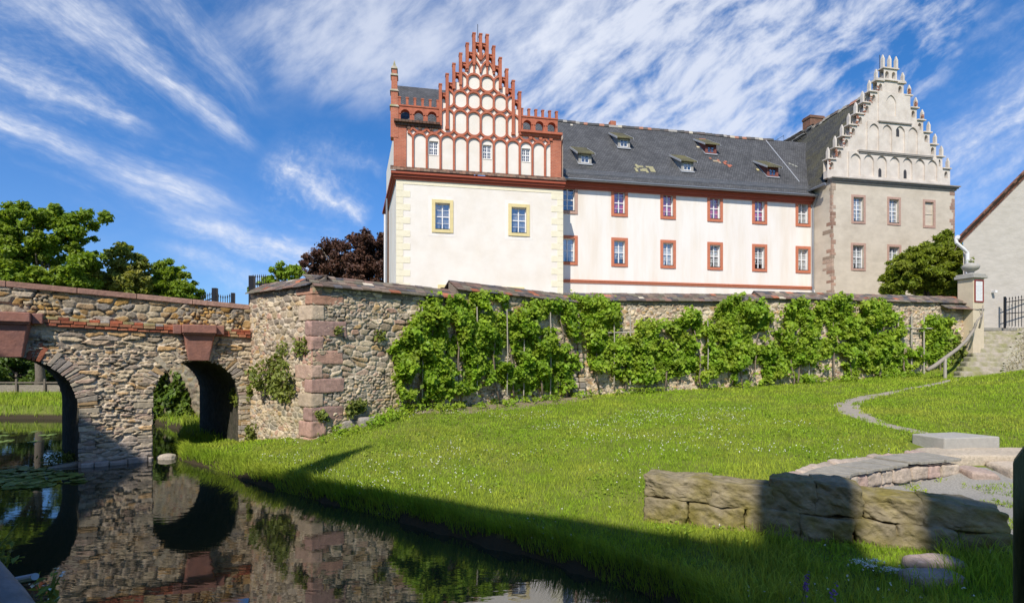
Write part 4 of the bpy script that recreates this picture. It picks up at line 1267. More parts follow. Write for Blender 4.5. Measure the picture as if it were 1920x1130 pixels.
# tall stepped brick pinnacle on the corner
pk = ps(739.5, QT); zt = pzz(738, 112, QT); zb = zSide; mb = MB(FR)
hs = [(.22, zb - 1.0, zb + .9), (.20, zb + .9, zb + 1.8), (.17, zb + 1.8, zb + 2.7), (.14, zb + 2.7, zt - .45)]
for h, a, b in hs:
    mb.box(pk - h, pk + h, QT - .08, QT + .5, a, b - .02)
p = mb.build('corner_pinnacle', M_BRICK, tower)
mb = MB(FR)
for h, a, b in hs: mb.hexa([(pk - h - .05, QT - .13, b - .12), (pk + h + .05, QT - .13, b - .12), (pk + h + .05, QT + .55, b - .12), (pk - h - .05, QT + .55, b - .12), (pk - h + .02, QT - .06, b + .06), (pk + h - .02, QT - .06, b + .06), (pk + h - .02, QT + .48, b + .06), (pk - h + .02, QT + .48, b + .06)])
mb.hexa([(pk - .10, QT, zt - .45), (pk + .10, QT, zt - .45), (pk + .10, QT + .3, zt - .45), (pk - .10, QT + .3, zt - .45), (pk - .02, QT + .1, zt), (pk + .02, QT + .1, zt), (pk + .02, QT + .18, zt), (pk - .02, QT + .18, zt)])
mb.build('pinnacle_cap', M_STEP, p)
mb = MB(FR); mb.tube([(sC - .12, QT + .35, zPin1 - 2.5), (sC - .12, QT + .35, zPin1 + .85)], .018, 6); mb.build('lightning_rod', M_IRON, tower)
mb = MB(FR); x = ps(722, 5.5); mb.tube([(x, 5.5, 3.4), (x, 5.5, pzz(722, 402, 5.5))], .085, 8); mb.build('drain_pipe', M_WHITEPAINT, tower)
mb = MB(FR); x = ps(731, 2.0); mb.tube([(x - .25, 2.0, 3.4), (x - .2, 2.0, zCor)], .06, 8); mb.build('drain_pipe', M_ZINC, tower)

# ================================================================== long wing
sA, sB = ps(1028, 0), ps(1523.5, 0)
wing = thing('castle_wing', fw((sA + sB) / 2, 0, 3.2), 'long white castle wing with red-framed windows and a dark slate roof with dormers', 'castle', RZ)
zE = 14.36
colsL = [1049.5, 1146, 1238, 1326, 1410, 1491.5]; colsR = [1083, 1177, 1267, 1355, 1438, 1519.5]
r1 = (pzz(1252, 411, 0), pzz(1252, 359, 0)); r2 = (pzz(1252, 503, 0), pzz(1252, 450, 0))
FWW = .20; holes = []
for j in range(6):
    a, b = ps(colsL[j], 0) + FWW, ps(colsR[j], 0) - FWW
    if j == 0: a = ps(1050, 0) + FWW - .12
    for (z0, z1) in (r1, r2): holes.append((a, b, z0 + FWW, z1 - FWW))
mb = MB(FR); mb.wall(sA, sB, 3.2, zE, 0, holes, .2)
mb.poly([(sA, 10, 3.2), (sA, 10, zE), (sB, 10, zE), (sB, 10, 3.2)])
mb.build('wall', M_PLASTER_WING, wing)
cur = {0: None, 1: M_CURT_W, 2: M_CURT_R, 3: M_CURT_W, 4: M_CURT_R, 5: M_CURT_W, 6: M_CURT_R, 7: M_CURT_W, 8: M_CURT_R, 9: M_CURT_W, 10: M_CURT_W, 11: M_CURT_W}
for j, h in enumerate(holes):
    wl = {0: 'window with a chipped frame beside the tower', 8: None}.get(j)
    window(wing, *h, 0, M_SANDFRAME if j in (0,) else M_REDFRAME, FWW, .05, cur[j], label=wl, half=(j in (3, 9)))
mb = MB(FR)
for (o, a, b) in ((.10, zE - .52, zE - .38), (.20, zE - .38, zE - .22), (.30, zE - .22, zE - .05)): mb.box(sA, sB - .06, -o, .1, a, b - .002)
mb.build('eaves_cornice', M_REDPAINT, wing)
zb0 = pzz(1290, 533, 0); mb = MB(FR)
mb.box(sA, sB - .1, -.10, .05, zb0, zb0 + .10); mb.box(sA, sB - .1, -.06, .05, zb0 - .11, zb0 - .002)
mb.build('base_band', M_REDFRAME, wing)
# roof
kR = (20.55 - 14.35) / (5.0 + .45)


def zroof(q): return 14.35 + (q + .45) * kR


mb = MB(FR); ra, rb_ = sA - 3.0, sB + 4.5
nseg = 40
for i in range(nseg):
    a, b = ra + (rb_ - ra) * i / nseg, ra + (rb_ - ra) * (i + 1) / nseg
    da, db = (.05 * math.sin(a * .55 + 1) * .6, .05 * math.sin(b * .55 + 1) * .6)
    mb.poly([(a, -.45, 14.35), (b, -.45, 14.35), (b, 2.3, zroof(2.3) - .03 + db * .5), (a, 2.3, zroof(2.3) - .03 + da * .5)])
    mb.poly([(a, 2.3, zroof(2.3) - .03 + da * .5), (b, 2.3, zroof(2.3) - .03 + db * .5), (b, 5, 20.55 + db), (a, 5, 20.55 + da)])
    mb.poly([(a, 5, 20.55 + da), (b, 5, 20.55 + db), (b, 10.4, 14.35), (a, 10.4, 14.35)])
roof = mb.build('roof', M_SLATE, wing)
mb = MB(FR); rr = random.Random(31); a = ra
while a < sB + .5:
    b = a + rr.uniform(.28, .42); c = rr.choice([(.09, .085, .08), (.12, .10, .09), (.07, .07, .07)])
    q = rr.random()
    if q < .10: c = (.46, .41, .31)
    elif q < .17: c = (.36, .17, .11)
    elif q < .25: c = (.30, .28, .25)
    mb.setcol(c); zq = 20.55 + .03 * math.sin(a * .55 + 1) + rr.uniform(-.02, .02)
    mb.hexa([(a, 4.82, zq - .14), (b, 4.82, zq - .14), (b, 5.18, zq - .14), (a, 5.18, zq - .14), (a, 4.93, zq + .07), (b + .03, 4.93, zq + .09), (b + .03, 5.07, zq + .09), (a, 5.07, zq + .07)])
    a = b
mb.build('ridge_tiles', M_LIME, roof)
# patches of replaced tiles
mb = MB(FR); rr = random.Random(8)


def on_roof(x, y):
    lo, hi = -.45, 5.0
    for _ in range(40):
        q = (lo + hi) / 2
        if pzz(x, y, q) > zroof(q): lo = q
        else: hi = q
    return ps(x, q), q


for (cx, cy, n, wd, hh, cols) in ((1207, 318, 26, .75, .38, [(.33, .30, .17), (.27, .25, .15)]), (1338, 301, 8, .4, .22, [(.33, .14, .09), (.36, .28, .19)]), (1361, 308, 9, .28, .3, [(.38, .13, .08)]), (1318, 264, 7, .35, .18, [(.38, .14, .09)]), (1310, 277, 3, .15, .1, [(.55, .48, .33)]), (1424, 320, 3, .2, .06, [(.5, .43, .2)]), (1072, 236, 2, .1, .06, [(.55, .5, .4)]), (1488, 312, 3, .3, .2, [(.25, .25, .22)])):
    s_, q_ = on_roof(cx, cy)
    for i in range(n):
        a = s_ + rr.uniform(-wd, wd); q = q_ + rr.uniform(-hh, hh) * .75
        a = round(a / .19) * .19; q = round(q / .11) * .11
        mb.setcol(rr.choice(cols)); t = .02 + rr.uniform(0, .012)
        mb.hexa([(a, q, zroof(q) - .01), (a + .18, q, zroof(q) - .01), (a + .18, q + .12, zroof(q + .12) - .01), (a, q + .12, zroof(q + .12) - .01), (a, q, zroof(q) + t), (a + .18, q, zroof(q) + t), (a + .18, q + .12, zroof(q + .12) + t), (a, q + .12, zroof(q + .12) + t)])
mb.build('patched_tiles', M_LIME, roof)
# lead line down to the valley
mb = MB(FR); p0 = on_roof(1434, 258); p1 = on_roof(1499, 342)
mb.tube([(p0[0], p0[1], zroof(p0[1]) + .03), (p1[0], p1[1], zroof(p1[1]) + .03)], .035, 6); mb.build('roof_flashing', M_SILL, roof)
# gutter and snow guard
mb = MB(FR); n = 10
for i in range(n):
    t0, t1 = math.pi * i / n, math.pi * (i + 1) / n
    p = lambda t, r: (-.53 - r * math.cos(t) * -1, 14.33 - r * math.sin(t))
    (q0, z0), (q1, z1) = p(t0, .10), p(t1, .10)
    mb.poly([(sA, q0, z0), (sB, q0, z0), (sB, q1, z1), (sA, q1, z1)])
mb.box(sA, sB, -.645, -.625, 14.31, 14.36)
mb.build('gutter', M_ZINC, wing)
mb = MB(FR)
qg = -.05
for dz in (.10, .30): mb.tube([(sA, qg, zroof(qg) + dz), (sB + .1, qg, zroof(qg) + dz)], .016, 5)
a = sA
while a < sB: mb.box(a - .008, a + .008, qg - .008, qg + .008, zroof(qg), zroof(qg) + .32); a += .085
mb.build('snow_guard', M_ZINC, roof)
# shed dormers
DORM = [(1097, 309, 0, .0), (1170, 279, 0, .0), (1333, 290, 1, .0), (1289, 323, 0, .0), (1449, 333, 1, .0)]
M_BOARD = mat('dormer_boards', (0.36, 0.34, 0.31), 0.85, 0.2, 3.0)
M_DRED = mat('dormer_red_wood', (0.22, 0.075, 0.06), 0.8, 0.2, 3.0)
M_DROOF = tile_mat('mossy_dormer_tiles', (0.10, 0.095, 0.07), (0.065, 0.062, 0.052), (0.02, 0.02, 0.015), (0, 1), 0.19, 0.16, moss=(0.19, 0.17, 0.07), msize=0.014, bump=0.02, mossamt=(.35, .6))
for (dx_, dy_, red, _) in DORM:
    s_, q_ = on_roof(dx_, dy_); zb = zroof(q_); hwid = .46; ht = .80; sl = .60; dq = ht / (kR - sl)
    mb = MB(FR)
    mb.wall(s_ - hwid, s_ + hwid, zb, zb + ht, q_, [(s_ - .29, s_ + .29, zb + .14, zb + ht - .12)], .1)
    for sg in (-1, 1): mb.poly([(s_ + sg * hwid, q_, zb), (s_ + sg * hwid, q_, zb + ht), (s_ + sg * hwid, q_ + dq, zb + ht + sl * dq)])
    d = mb.build('dormer', M_DRED if red else M_BOARD, roof) if False else mb.build('dormer', M_DRED if red else M_BOARD, wing)
    mb = MB(FR); ov = .17; fo = .22
    tl = lambda s, q: (s, q, zb + ht + sl * (q - q_) + .012)
    pts = [tl(s_ - hwid - ov, q_ - fo), tl(s_ + hwid + ov, q_ - fo), tl(s_ + hwid + ov * .7, q_ + dq * 1.02), tl(s_ - hwid - ov * .7, q_ + dq * 1.02)]
    mb.prism(pts, (0, 0, .075)); mb.build('dormer_roof', M_DROOF, d)
    mb = MB(FR)
    for sg in (-1, 1):
        x = s_ + sg * (hwid + ov + .005); mb.hexa([(x - .015, q_ - fo - .01, zb + ht - sl * fo - .05), (x + .015, q_ - fo - .01, zb + ht - sl * fo - .05), (x + .015, q_ + dq * .95, zb + ht + sl * dq * .95 - .05), (x - .015, q_ + dq * .95, zb + ht + sl * dq * .95 - .05), (x - .015, q_ - fo - .01, zb + ht - sl * fo + .09), (x + .015, q_ - fo - .01, zb + ht - sl * fo + .09), (x + .015, q_ + dq * .95, zb + ht + sl * dq * .95 + .09), (x - .015, q_ + dq * .95, zb + ht + sl * dq * .95 + .09)])
    for sg in (-1, 1):
        x0_ = s_ + sg * (hwid + .01); mb.hexa([(x0_ - .03, q_ - .02, zb - .02), (x0_ + .03, q_ - .02, zb - .02), (x0_ + .03, q_ + dq, zb + kR * dq), (x0_ - .03, q_ + dq, zb + kR * dq), (x0_ - .03, q_ - .02, zb + .07), (x0_ + .03, q_ - .02, zb + .07), (x0_ + .03, q_ + dq, zb + kR * dq + .05), (x0_ - .03, q_ + dq, zb + kR * dq + .05)])
    mb.box(s_ - hwid - .04, s_ + hwid + .04, q_ - .1, q_ + .02, zb - .03, zb + .05)
    mb.build('dormer_flashing', M_SILL, d)
    mb = MB(FR); x0_, x1_, z0_, z1_ = s_ - .29, s_ + .29, zb + .14, zb + ht - .12
    for (a, b, c, e) in ((x0_, x0_ + .05, z0_, z1_), (x1_ - .05, x1_, z0_, z1_), (x0_ + .05, x1_ - .05, z0_, z0_ + .05), (x0_ + .05, x1_ - .05, z1_ - .05, z1_), (s_ - .02, s_ + .02, z0_ + .05, z1_ - .05)): mb.box(a, b, q_ + .03, q_ + .07, c, e)
    mb.box(x0_ + .05, x1_ - .05, q_ + .035, q_ + .065, (z0_ + z1_) / 2 - .015, (z0_ + z1_) / 2 + .015)
    mb.build('sash', M_DRED if red else M_WHITEPAINT, d)
    mb = MB(FR); mb.poly([(x0_, q_ + .05, z0_), (x1_, q_ + .05, z0_), (x1_, q_ + .05, z1_), (x0_, q_ + .05, z1_)]); mb.build('pane', M_GLASS, d)
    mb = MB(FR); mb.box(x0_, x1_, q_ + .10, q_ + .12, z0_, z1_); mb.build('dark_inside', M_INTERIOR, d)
# small stack on the ridge
mb = MB(FR); s_ = ps(1150, 5); mb.box(s_ - .22, s_ + .22, 5.0, 5.45, 20.2, 20.95); mb.build('chimney', M_BRICK, wing)
# downpipe in the corner
mb = MB(FR); x = sB - .09
mb.tube([(x, -.50, 14.22), (x, -.48, 14.0), (x, -.14, 13.55), (x, -.14, 6.6), (x + .02, -.14, zb0 + .1), (x + .10, -.2, zb0 - .35)], .062, 8); mb.build('downpipe', M_ZINC, wing)

# ================================================================== beige house with the stepped plaster gable
QG = -1.83
gL, gR = ps(1560, QG), ps(1790, QG)
ghouse = thing('castle_gatehouse', fw((gL + gR) / 2, QG, 3.2), 'beige castle building with a stepped Gothic plaster gable full of small pinnacles', 'castle', RZ)
zc = pzz(1675, 346, QG)
cz_ = lambda x, c: pzz(1500 + x * .2479, 90 + c * .2479, QG)
gs = lambda c, q=QG: ps(1500 + c * .2479, q)
wh = []
for (xa, xb, ya, yb) in ((1600, 1619, 370, 415), (1667, 1685, 374, 418), (1734, 1750, 379, 423), (1599, 1619.5, 460, 503), (1667, 1686, 463, 508)):
    wh.append((ps(xa, QG), ps(xb, QG), pzz((xa + xb) / 2, yb, QG), pzz((xa + xb) / 2, ya, QG)))
mb = MB(FR); mb.wall(gL, gR, 3.2, zc, QG, wh, .2)
mb.poly([(gL, QG, 3.2), (gL, QG, zc), (gL, 14, zc), (gL, 14, 3.2)]); mb.poly([(gR, QG, 3.2), (gR, 14, 3.2), (gR, 14, zc), (gR, QG, zc)])
mb.build('wall', M_PLASTER_G, ghouse)
for i, h in enumerate(wh):
    if i == 2:
        mb = MB(FR); f = .17
        mb.box(h[0] - f, h[0], QG - .03, QG + .02, h[2] - f, h[3] + f); mb.box(h[1], h[1] + f, QG - .03, QG + .02, h[2] - f, h[3] + f); mb.box(h[0], h[1], QG - .032, QG + .02, h[3], h[3] + f); mb.box(h[0], h[1], QG - .034, QG + .02, h[2] - f, h[2])
        w = mb.build('blind_window', M_SANDFRAME, ghouse); w['label'] = 'walled-up window with plain plaster inside its frame'
        mb = MB(FR); mb.box(h[0], h[1], QG + .10, QG + .2, h[2], h[3]); mb.box(h[0], h[1], QG + .07, QG + .102, (h[2] + h[3]) / 2 - .03, (h[2] + h[3]) / 2 + .03); mb.build('plaster_fill', M_PLASTER_G, w)
    else:
        window(ghouse, *h, QG, M_SANDFRAME, .165, .03, M_CURT_W, grid=(2, 6 if i < 2 else 4))
# quoins showing through the plaster
rr = random.Random(3); mb = MB(FR); z = 4.0
while z < zc - .2:
    h = rr.uniform(.16, .32)
    if rr.random() < .93 or z > 11.5:
        wv = rr.choice([.1, .14, .2, .3]); wl = rr.choice([.1, .2, .5, .85]) if 6.5 < z < 12 else rr.uniform(.1, .25); mb.mark()
        mb.setcol(jit(rr.choice([(.40, .26, .19), (.35, .22, .16), (.45, .33, .25), (.40, .31, .23)]), .75, 1.15, rr))
        mb.box(gL - .015, gL + wv, QG - .015, QG + .05, z, z + h - .02)
        mb.box(gL - .013, gL + .03, QG - .013, QG + wl, z + .003, z + h - .023)
    if z > 10.5 and rr.random() < .85 or rr.random() < .25:
        mb.mark(); mb.setcol(jit((.38, .25, .19), .8, 1.2, rr)); mb.box(gR - rr.uniform(.12, .55), gR + .012, QG - .014, QG + .05, z, z + h - .02)
    z += h
mb.build_each('corner_stone', M_QUOIN, ghouse, bevel=.012)
mb = MB(FR)
for (o, a, b) in ((.08, zc - .14, zc - .02), (.17, zc - .02, zc + .09), (.26, zc + .09, zc + .17)): mb.box(gL - o * .6, gR + o, QG - o, QG + .3, a, b - .002)
mb.build('cornice', mat('dark_weathered_plaster', (.30, .27, .235), .93, .25, 2.0, bump=.008, bscale=10), ghouse)
zc += .17
# stepped gable
cp = [255, 317, 367, 411, 461, 504, 555, 595, 646, 693, 742, 790, 840, 898, 940, 987, 1040, 1092, 1145]
sc = gs(693); half = (gR - gL) / 2 - .12; nS = 8
SP = half / 9.0
apex = cz_(693, 165)
stp = (cz_(595, 165) - cz_(255, 760)) / 7.0


def gtop(k):
    return cz_(595, 165) - stp * (k - 2)


QF = QG + .10
mbF = MB(FR); mbP = MB(FR); mbC = MB(FR)
zoff = {}
for sg in (-1, 1):
    for k in range(2, 10):
        xo = sc + sg * k * SP; xi = sc + sg * (k - 1) * SP
        base = gtop(k) - .74
        x0, x1 = min(xo, xi), max(xo, xi)
        if k == 9: x0, x1 = (x0 - .12, x1) if sg < 0 else (x0, x1 + .12)
        ob = base - .78
        mbF.box(x0, x1, QF, QF + .36, zc, ob)
        arch_cell(mbF, x0, x1, ob, base, (x0 + x1) / 2 + sg * -.02, .145, ob + .1, base - .36, .2, QF, .36, True, True, 8)
        mbC.mark(); mbC.box(min(xo - sg * -.16, xi), max(xo - sg * -.16, xi), QF - .10, QF + .42, base, base + .08)
        h = .068; mbP.mark()
        mbP.box(xo - h, xo + h, QF - .02, QF + .2, base + .08, base + .62)
        mbP.hexa([(xo - h + .01, QF - .01, base + .60), (xo + h - .01, QF - .01, base + .60), (xo + h - .01, QF + .19, base + .60), (xo - h + .01, QF + .19, base + .60), (xo - .03, QF + .06, base + .86), (xo + .03, QF + .06, base + .86), (xo + .03, QF + .12, base + .86), (xo - .03, QF + .12, base + .86)])
# head of the gable
b2 = gtop(2) - .74
mbF.box(sc - SP, sc + SP, QF, QF + .36, zc, b2 + .10)
mbC.mark(); mbC.box(sc - 2 * SP - .1, sc + 2 * SP + .1, QF - .105, QF + .425, b2 + .082, b2 + .17)
for i in range(2):
    arch_cell(mbF, sc - SP + i * SP, sc + i * SP, b2 + .17, b2 + .95, sc - SP / 2 + i * SP, .155, b2 + .27, b2 + .58, .2, QF, .36, True, True, 8)
mbC.mark(); mbC.box(sc - SP - .12, sc + SP + .12, QF - .08, QF + .42, b2 + .95, b2 + 1.03)
for x in (sc - SP, sc, sc + SP):
    b = b2 + 1.03; h = .075; mbP.mark()
    mbP.box(x - h, x + h, QF - .02, QF + .2, b, b + .66)
    mbP.hexa([(x - h + .01, QF - .01, b + .64), (x + h - .01, QF - .01, b + .64), (x + h - .01, QF + .19, b + .64), (x - h + .01, QF + .19, b + .64), (x - .03, QF + .06, b + .92), (x + .03, QF + .06, b + .92), (x + .03, QF + .12, b + .92), (x - .03, QF + .12, b + .92)])
# blind lancet rows standing in front of the step wall
zA1 = cz_(700, 808); zB1 = cz_(710, 572)
xs7 = np.linspace(gs(372), gs(1050), 8)
for i in range(7):
    a, b = xs7[i], xs7[i + 1]; cx = (a + b) / 2
    arch_cell(mbF, a, b, zc, zA1, cx, (b - a) * .39, zc + .28, zA1 - .62, .50, QG, .097, False, True, 12)
xs4 = np.linspace(gs(513), gs(905), 5)
for i in range(4):
    a, b = xs4[i], xs4[i + 1]; cx = (a + b) / 2
    arch_cell(mbF, a, b, zA1 + .14, zB1, cx, (b - a) * .37, zA1 + .2, zB1 - .62, .5, QG + .012, .085, False, True, 12)
arch_cell(mbF, gs(600), gs(838), zB1 + .1, cz_(700, 335), sc, .42, zB1 + .55, cz_(700, 420), .62, QG + .03, .065, False, True, 12)
for (xa, xb, z0, z1, qq) in ((gs(372), gs(1050), zc, zA1, QG), (xs4[0], xs4[-1], zA1 + .14, zB1, QG + .012), (gs(600), gs(838), zB1 + .1, cz_(700, 335), QG + .03)):
    mbF.poly([(xa, qq, z0), (xa, QF + .01, z0), (xa, QF + .01, z1), (xa, qq, z1)]); mbF.poly([(xb, qq, z0), (xb, QF + .01, z0), (xb, QF + .01, z1), (xb, qq, z1)]); mbF.poly([(xa, qq, z1), (xb, qq, z1), (xb, QF + .01, z1), (xa, QF + .01, z1)])
gf = mbF.build('gable_field', M_PLASTER_GABLE, ghouse)
mbP.build_each('pinnacle', M_PLASTER_GABLE, ghouse)
mbC.build_each('step_cap', M_PLASTER_GABLE, ghouse)
mb = MB(FR)
mb.box(gs(440), gs(1000), QG - .10, QG + .1, zA1 + .002, zA1 + .13); mb.box(gs(440) + .06, gs(1000) - .06, QG - .05, QG + .1, zA1 - .09, zA1)
mb.box(gs(592), gs(842), QG - .08, QG + .1, zB1 + .002, zB1 + .09)
mb.build('string_course', MATS['dark_weathered_plaster'], gf)
mb = MB(FR)
for c, (zt_, zb_) in ((613, (cz_(613, 905), cz_(613, 975))), (804, (cz_(804, 915), cz_(804, 985))), (748, (cz_(748, 603), cz_(748, 668)))):
    x = gs(c); qq = QG + .094
    mb.prism([(x - .13, qq, zb_), (x + .13, qq, zb_)] + [(p[0], qq, p[1]) for p in reversed(arc_pts(x, .13, zt_ - .2, .2, 8, True))], (0, .03, 0))
mb.build('slit_window', M_INTERIOR, gf)
# exposed red bricks on the broken steps
mb = MB(FR); rr = random.Random(21)
for k, sg, z_ in ((2, -1, 0), (3, -1, 0), (4, -1, 0), (5, -1, 0), (6, -1, 0), (7, -1, 0), (8, -1, 0), (9, -1, 0), (3, 1, .9), (4, 1, .9), (5, 1, 1)):
    base = gtop(k) - .74; x = sc + sg * k * SP
    for i in range(rr.randint(5, 9)):
        z0 = base - rr.uniform(.1, .85) if z_ == 0 else base + rr.uniform(.15, .5)
        xx = x + rr.uniform(.02, .14) if sg < 0 else x - rr.uniform(0.0, .08)
        mb.setcol(jit(rr.choice([(.36, .15, .09), (.42, .22, .14), (.3, .13, .09)]), .7, 1.2, rr))
        mb.box(xx - .07, xx + .07, QF - .024 - rr.uniform(0, .008), QF + .05, z0, z0 + .065)
mb.build('exposed_bricks', M_QUOIN, gf)
mb = MB(FR); x = sc - 1.05 * SP; mb.tube([(x, QF + .3, gtop(2) - 1), (x, QF + .3, cz_(640, 30))], .02, 6); mb.build('lightning_rod', M_IRON, ghouse)
# steep roof behind the gable
zr = pzz(1672, 153, QG); zl = zc - .05
mb = MB(FR); qb = 16
eL, eR = gL - .35, gR + .3
nq = 24
for i in range(nq):
    a, b = QG + .45 + (qb - QG) * i / nq, QG + .45 + (qb - QG) * (i + 1) / nq
    w = lambda q: .06 * math.sin(q * .9) + .03 * math.sin(q * 2.3)
    m = (eL + sc) / 2; zm = (zl + zr) / 2 - .08
    mb.poly([(eL, a, zl - .35), (eL, b, zl - .35), (m, b, zm + w(b)), (m, a, zm + w(a))]); mb.poly([(m, a, zm + w(a)), (m, b, zm + w(b)), (sc, b, zr + w(b)), (sc, a, zr + w(a))])
    mb.poly([(eR, a, zl - .35), (eR, b, zl - .35), (sc, b, zr + w(b)), (sc, a, zr + w(a))])
gro = mb.build('roof', M_SLATE_SIDE, ghouse)
mb = MB(FR); rr = random.Random(77); a = QG + .5
while a < 13:
    b = a + rr.uniform(.3, .45); c = rr.choice([(.10, .09, .08), (.14, .11, .09), (.36, .17, .11), (.08, .075, .07), (.3, .27, .22)]); mb.setcol(c)
    zq = zr + .06 * math.sin(a * .9) + .03 * math.sin(a * 2.3) + rr.uniform(-.03, .04)
    mb.hexa([(sc - .2, a, zq - .2), (sc + .2, a, zq - .2), (sc + .2, b, zq - .2), (sc - .2, b, zq - .2), (sc - .07, a, zq + .06), (sc + .07, a, zq + .06), (sc + .07, b, zq + .08), (sc - .07, b, zq + .08)]); a = b
mb.build('ridge_tiles', M_LIME, gro)
mb = MB(FR)
for i in range(2): mb.box(eL - .16, eL - .02 - .1 * i, QG + .1, .0, zl - .46 + .03 * i, zl - .38 + .02 * i)
mb.tube([(eL - .06, QG + .15, zl - .34), (eL - .12, -.45, zl - .40)], .08, 8)
mb.build('gutter', M_ZINC, ghouse)
# chimney and the damaged battens beside it
qch = 6.6; xch0, xch1 = ps(1519, qch), ps(1546, qch)
mb = MB(FR); mb.box(xch0, xch1, qch, qch + .9, 18.0, pzz(1530, 216, qch)); mb.box(xch0 - .05, xch1 + .05, qch - .05, qch + .95, pzz(1530, 216, qch) - .25, pzz(1530, 216, qch) - .1); ch = mb.build('chimney', tile_mat('chimney_brick', (.27, .12, .075), (.20, .095, .06), (.26, .2, .15), (0, 2), .25, .085, msize=.01), ghouse)
mb = MB(FR); rr = random.Random(14)
for i in range(34):
    f = rr.random(); q = 6.2 + rr.uniform(-1.2, 4.2); h = rr.uniform(-.9, .15); x = sc - (zr - (zr + h - .3)) / ((zr - zl) / (sc - eL)) - .05
    mb.setcol(rr.choice([(.03, .028, .025), (.05, .045, .04), (.35, .33, .3), (.10, .085, .07)]))
    l = rr.uniform(.5, 1.5); z = zr + h - .1
    mb.hexa([(x - .07, q, z), (x, q, z - .05), (x, q + l, z - .05), (x - .07, q + l, z), (x - .07, q, z + .07), (x, q, z + .03), (x, q + l, z + .03), (x - .07, q + l, z + .07)])
mb.build('broken_battens', M_LIME, gro)
mb = MB(FR)
for i in range(8):
    q = 8.5 + i * .75; x = sc - .5; mb.tube([(x, q, zr - .8), (x - .1, q, zr + .35)], .015, 5)
mb.tube([(sc - .6, 8.5, zr + .3), (sc - .6, 14, zr + .3)], .015, 5)
mb.build('roof_rail', M_IRON, gro)

# ================================================================== grey house at the right edge
BY = 24.0
hx = lambda x: (x - 960) / FP * BY
hz = lambda y: HC + (YH - y) / FP * BY
barn = thing('grey_house', (hx(1870), BY, 3.6), 'grey rendered house gable with a brick verge at the right edge', 'house')
ex, ez = hx(1806), hz(437)
slope = (437 - 322) / (1920 - 1806.0)
pk_x = ex + 5.2; pk_z = ez + 5.2 * slope
mb = MB()
mb.poly([(ex, BY, 2.5), (pk_x + 5.2, BY, 2.5), (pk_x + 5.2, BY, ez), (pk_x, BY, pk_z), (ex, BY, ez)])
mb.poly([(ex, BY, 2.5), (ex, BY, ez), (ex + 13, BY + 10, ez), (ex + 13, BY + 10, 2.5)])
mb.build('wall', M_PLASTER_BARN, barn)
mb = MB(); o = .16; rr = random.Random(2)
for r in range(3):
    n = 44
    for i in range(n):
        f0, f1 = -.03 + 1.03 * i / n, -.03 + 1.03 * (i + 1) / n
        x0, x1 = ex + 5.2 * f0, ex + 5.2 * f1
        if x1 < ex - .12 + r * -.02: continue
        mb.setcol(jit(rr.choice([(.30, .12, .075), (.24, .10, .07), (.34, .17, .11), (.2, .10, .075)]), .7, 1.2, rr))
        z0 = lambda x: ez + (x - ex) * slope - .30 + r * .11
        oo = .05 + .05 * r
        mb.hexa([(x0 + .004, BY - oo, z0(x0)), (x1 - .004, BY - oo, z0(x1)), (x1 - .004, BY + .1, z0(x1)), (x0 + .004, BY + .1, z0(x0)), (x0 + .004, BY - oo, z0(x0) + .10), (x1 - .004, BY - oo, z0(x1) + .10), (x1 - .004, BY + .1, z0(x1) + .10), (x0 + .004, BY + .1, z0(x0) + .10)])
mb.build('brick_verge', M_QUOIN, barn)
mb = MB()
mb.prism([(ex - .35, BY - .24, ez - .35 * slope + .04), (pk_x, BY - .24, pk_z + .04), (pk_x + 13, BY + 10, pk_z + .04), (ex - .35 + 13, BY + 10, ez - .35 * slope + .04)], (0, 0, .10))
mb.prism([(pk_x + .002, BY - .24, pk_z + .04), (pk_x + 5.6, BY - .24, ez - .35 * slope + .04), (pk_x + 18.6, BY + 10, ez - .35 * slope + .04), (pk_x + 13, BY + 10, pk_z + .04)], (0, 0, .10))
brf = mb.build('roof', M_BROWNTILE, barn)
mb = MB(); z = ez - .30
mb.tube([(ex - .42, BY - .1, z + .05), (ex - .40, BY - .12, z - .16), (ex - .12, BY - .14, z - .42), (ex + .07, BY - .14, z - .62), (ex + .09, BY - .14, 4.0)], .07, 10)
mb.tube([(ex - .42, BY - .2, z + .08), (ex + 4, BY + 3.4, z + .08)], .09, 8)
mb.build('downpipe', M_WHITEPAINT, barn)
mb = MB(); mb.box(hx(1858), hx(1862), BY - .22, BY, hz(549), hz(545)); mb.tube([(hx(1860), BY - .2, hz(547)), (hx(1860), BY - .02, hz(547))], .05, 8); mb.build('wall_lamp', M_WHITEPAINT, barn)
# ------------------------------------------------------------------ foliage helpers
def leaf_mat(name, col, col2, trans=0.3, island=0.35, rough=0.5, spec=0.3, scale=0.8):
    return mat(name, col, rough, 0.22, scale, island=island, trans=trans, spec=spec, color2=col2, upn=.25)


def leaves(C, out, size, rs, aspect=0.7, jitter=0.8, fold=0.12):
    """Rhombic folded leaves at centres C with mean facing out (n,3)."""
    n = len(C)
    N = out + rs.normal(0, jitter, (n, 3)); N /= np.linalg.norm(N, axis=1)[:, None] + 1e-9
    D = rs.normal(0, 1, (n, 3)); D -= N * (D * N).sum(1)[:, None]; D /= np.linalg.norm(D, axis=1)[:, None] + 1e-9
    T = np.cross(N, D)
    s = (size * rs.uniform(.45, 1.5, n))[:, None]
    V = np.stack([C - D * s * .5, C + T * s * aspect * .5 + N * s * fold - D * s * .08, C + D * s * .5 - N * s * fold * .6, C - T * s * aspect * .5 + N * s * fold - D * s * .08], 1)
    return V.reshape(-1, 3), np.arange(n * 4).reshape(n, 4)


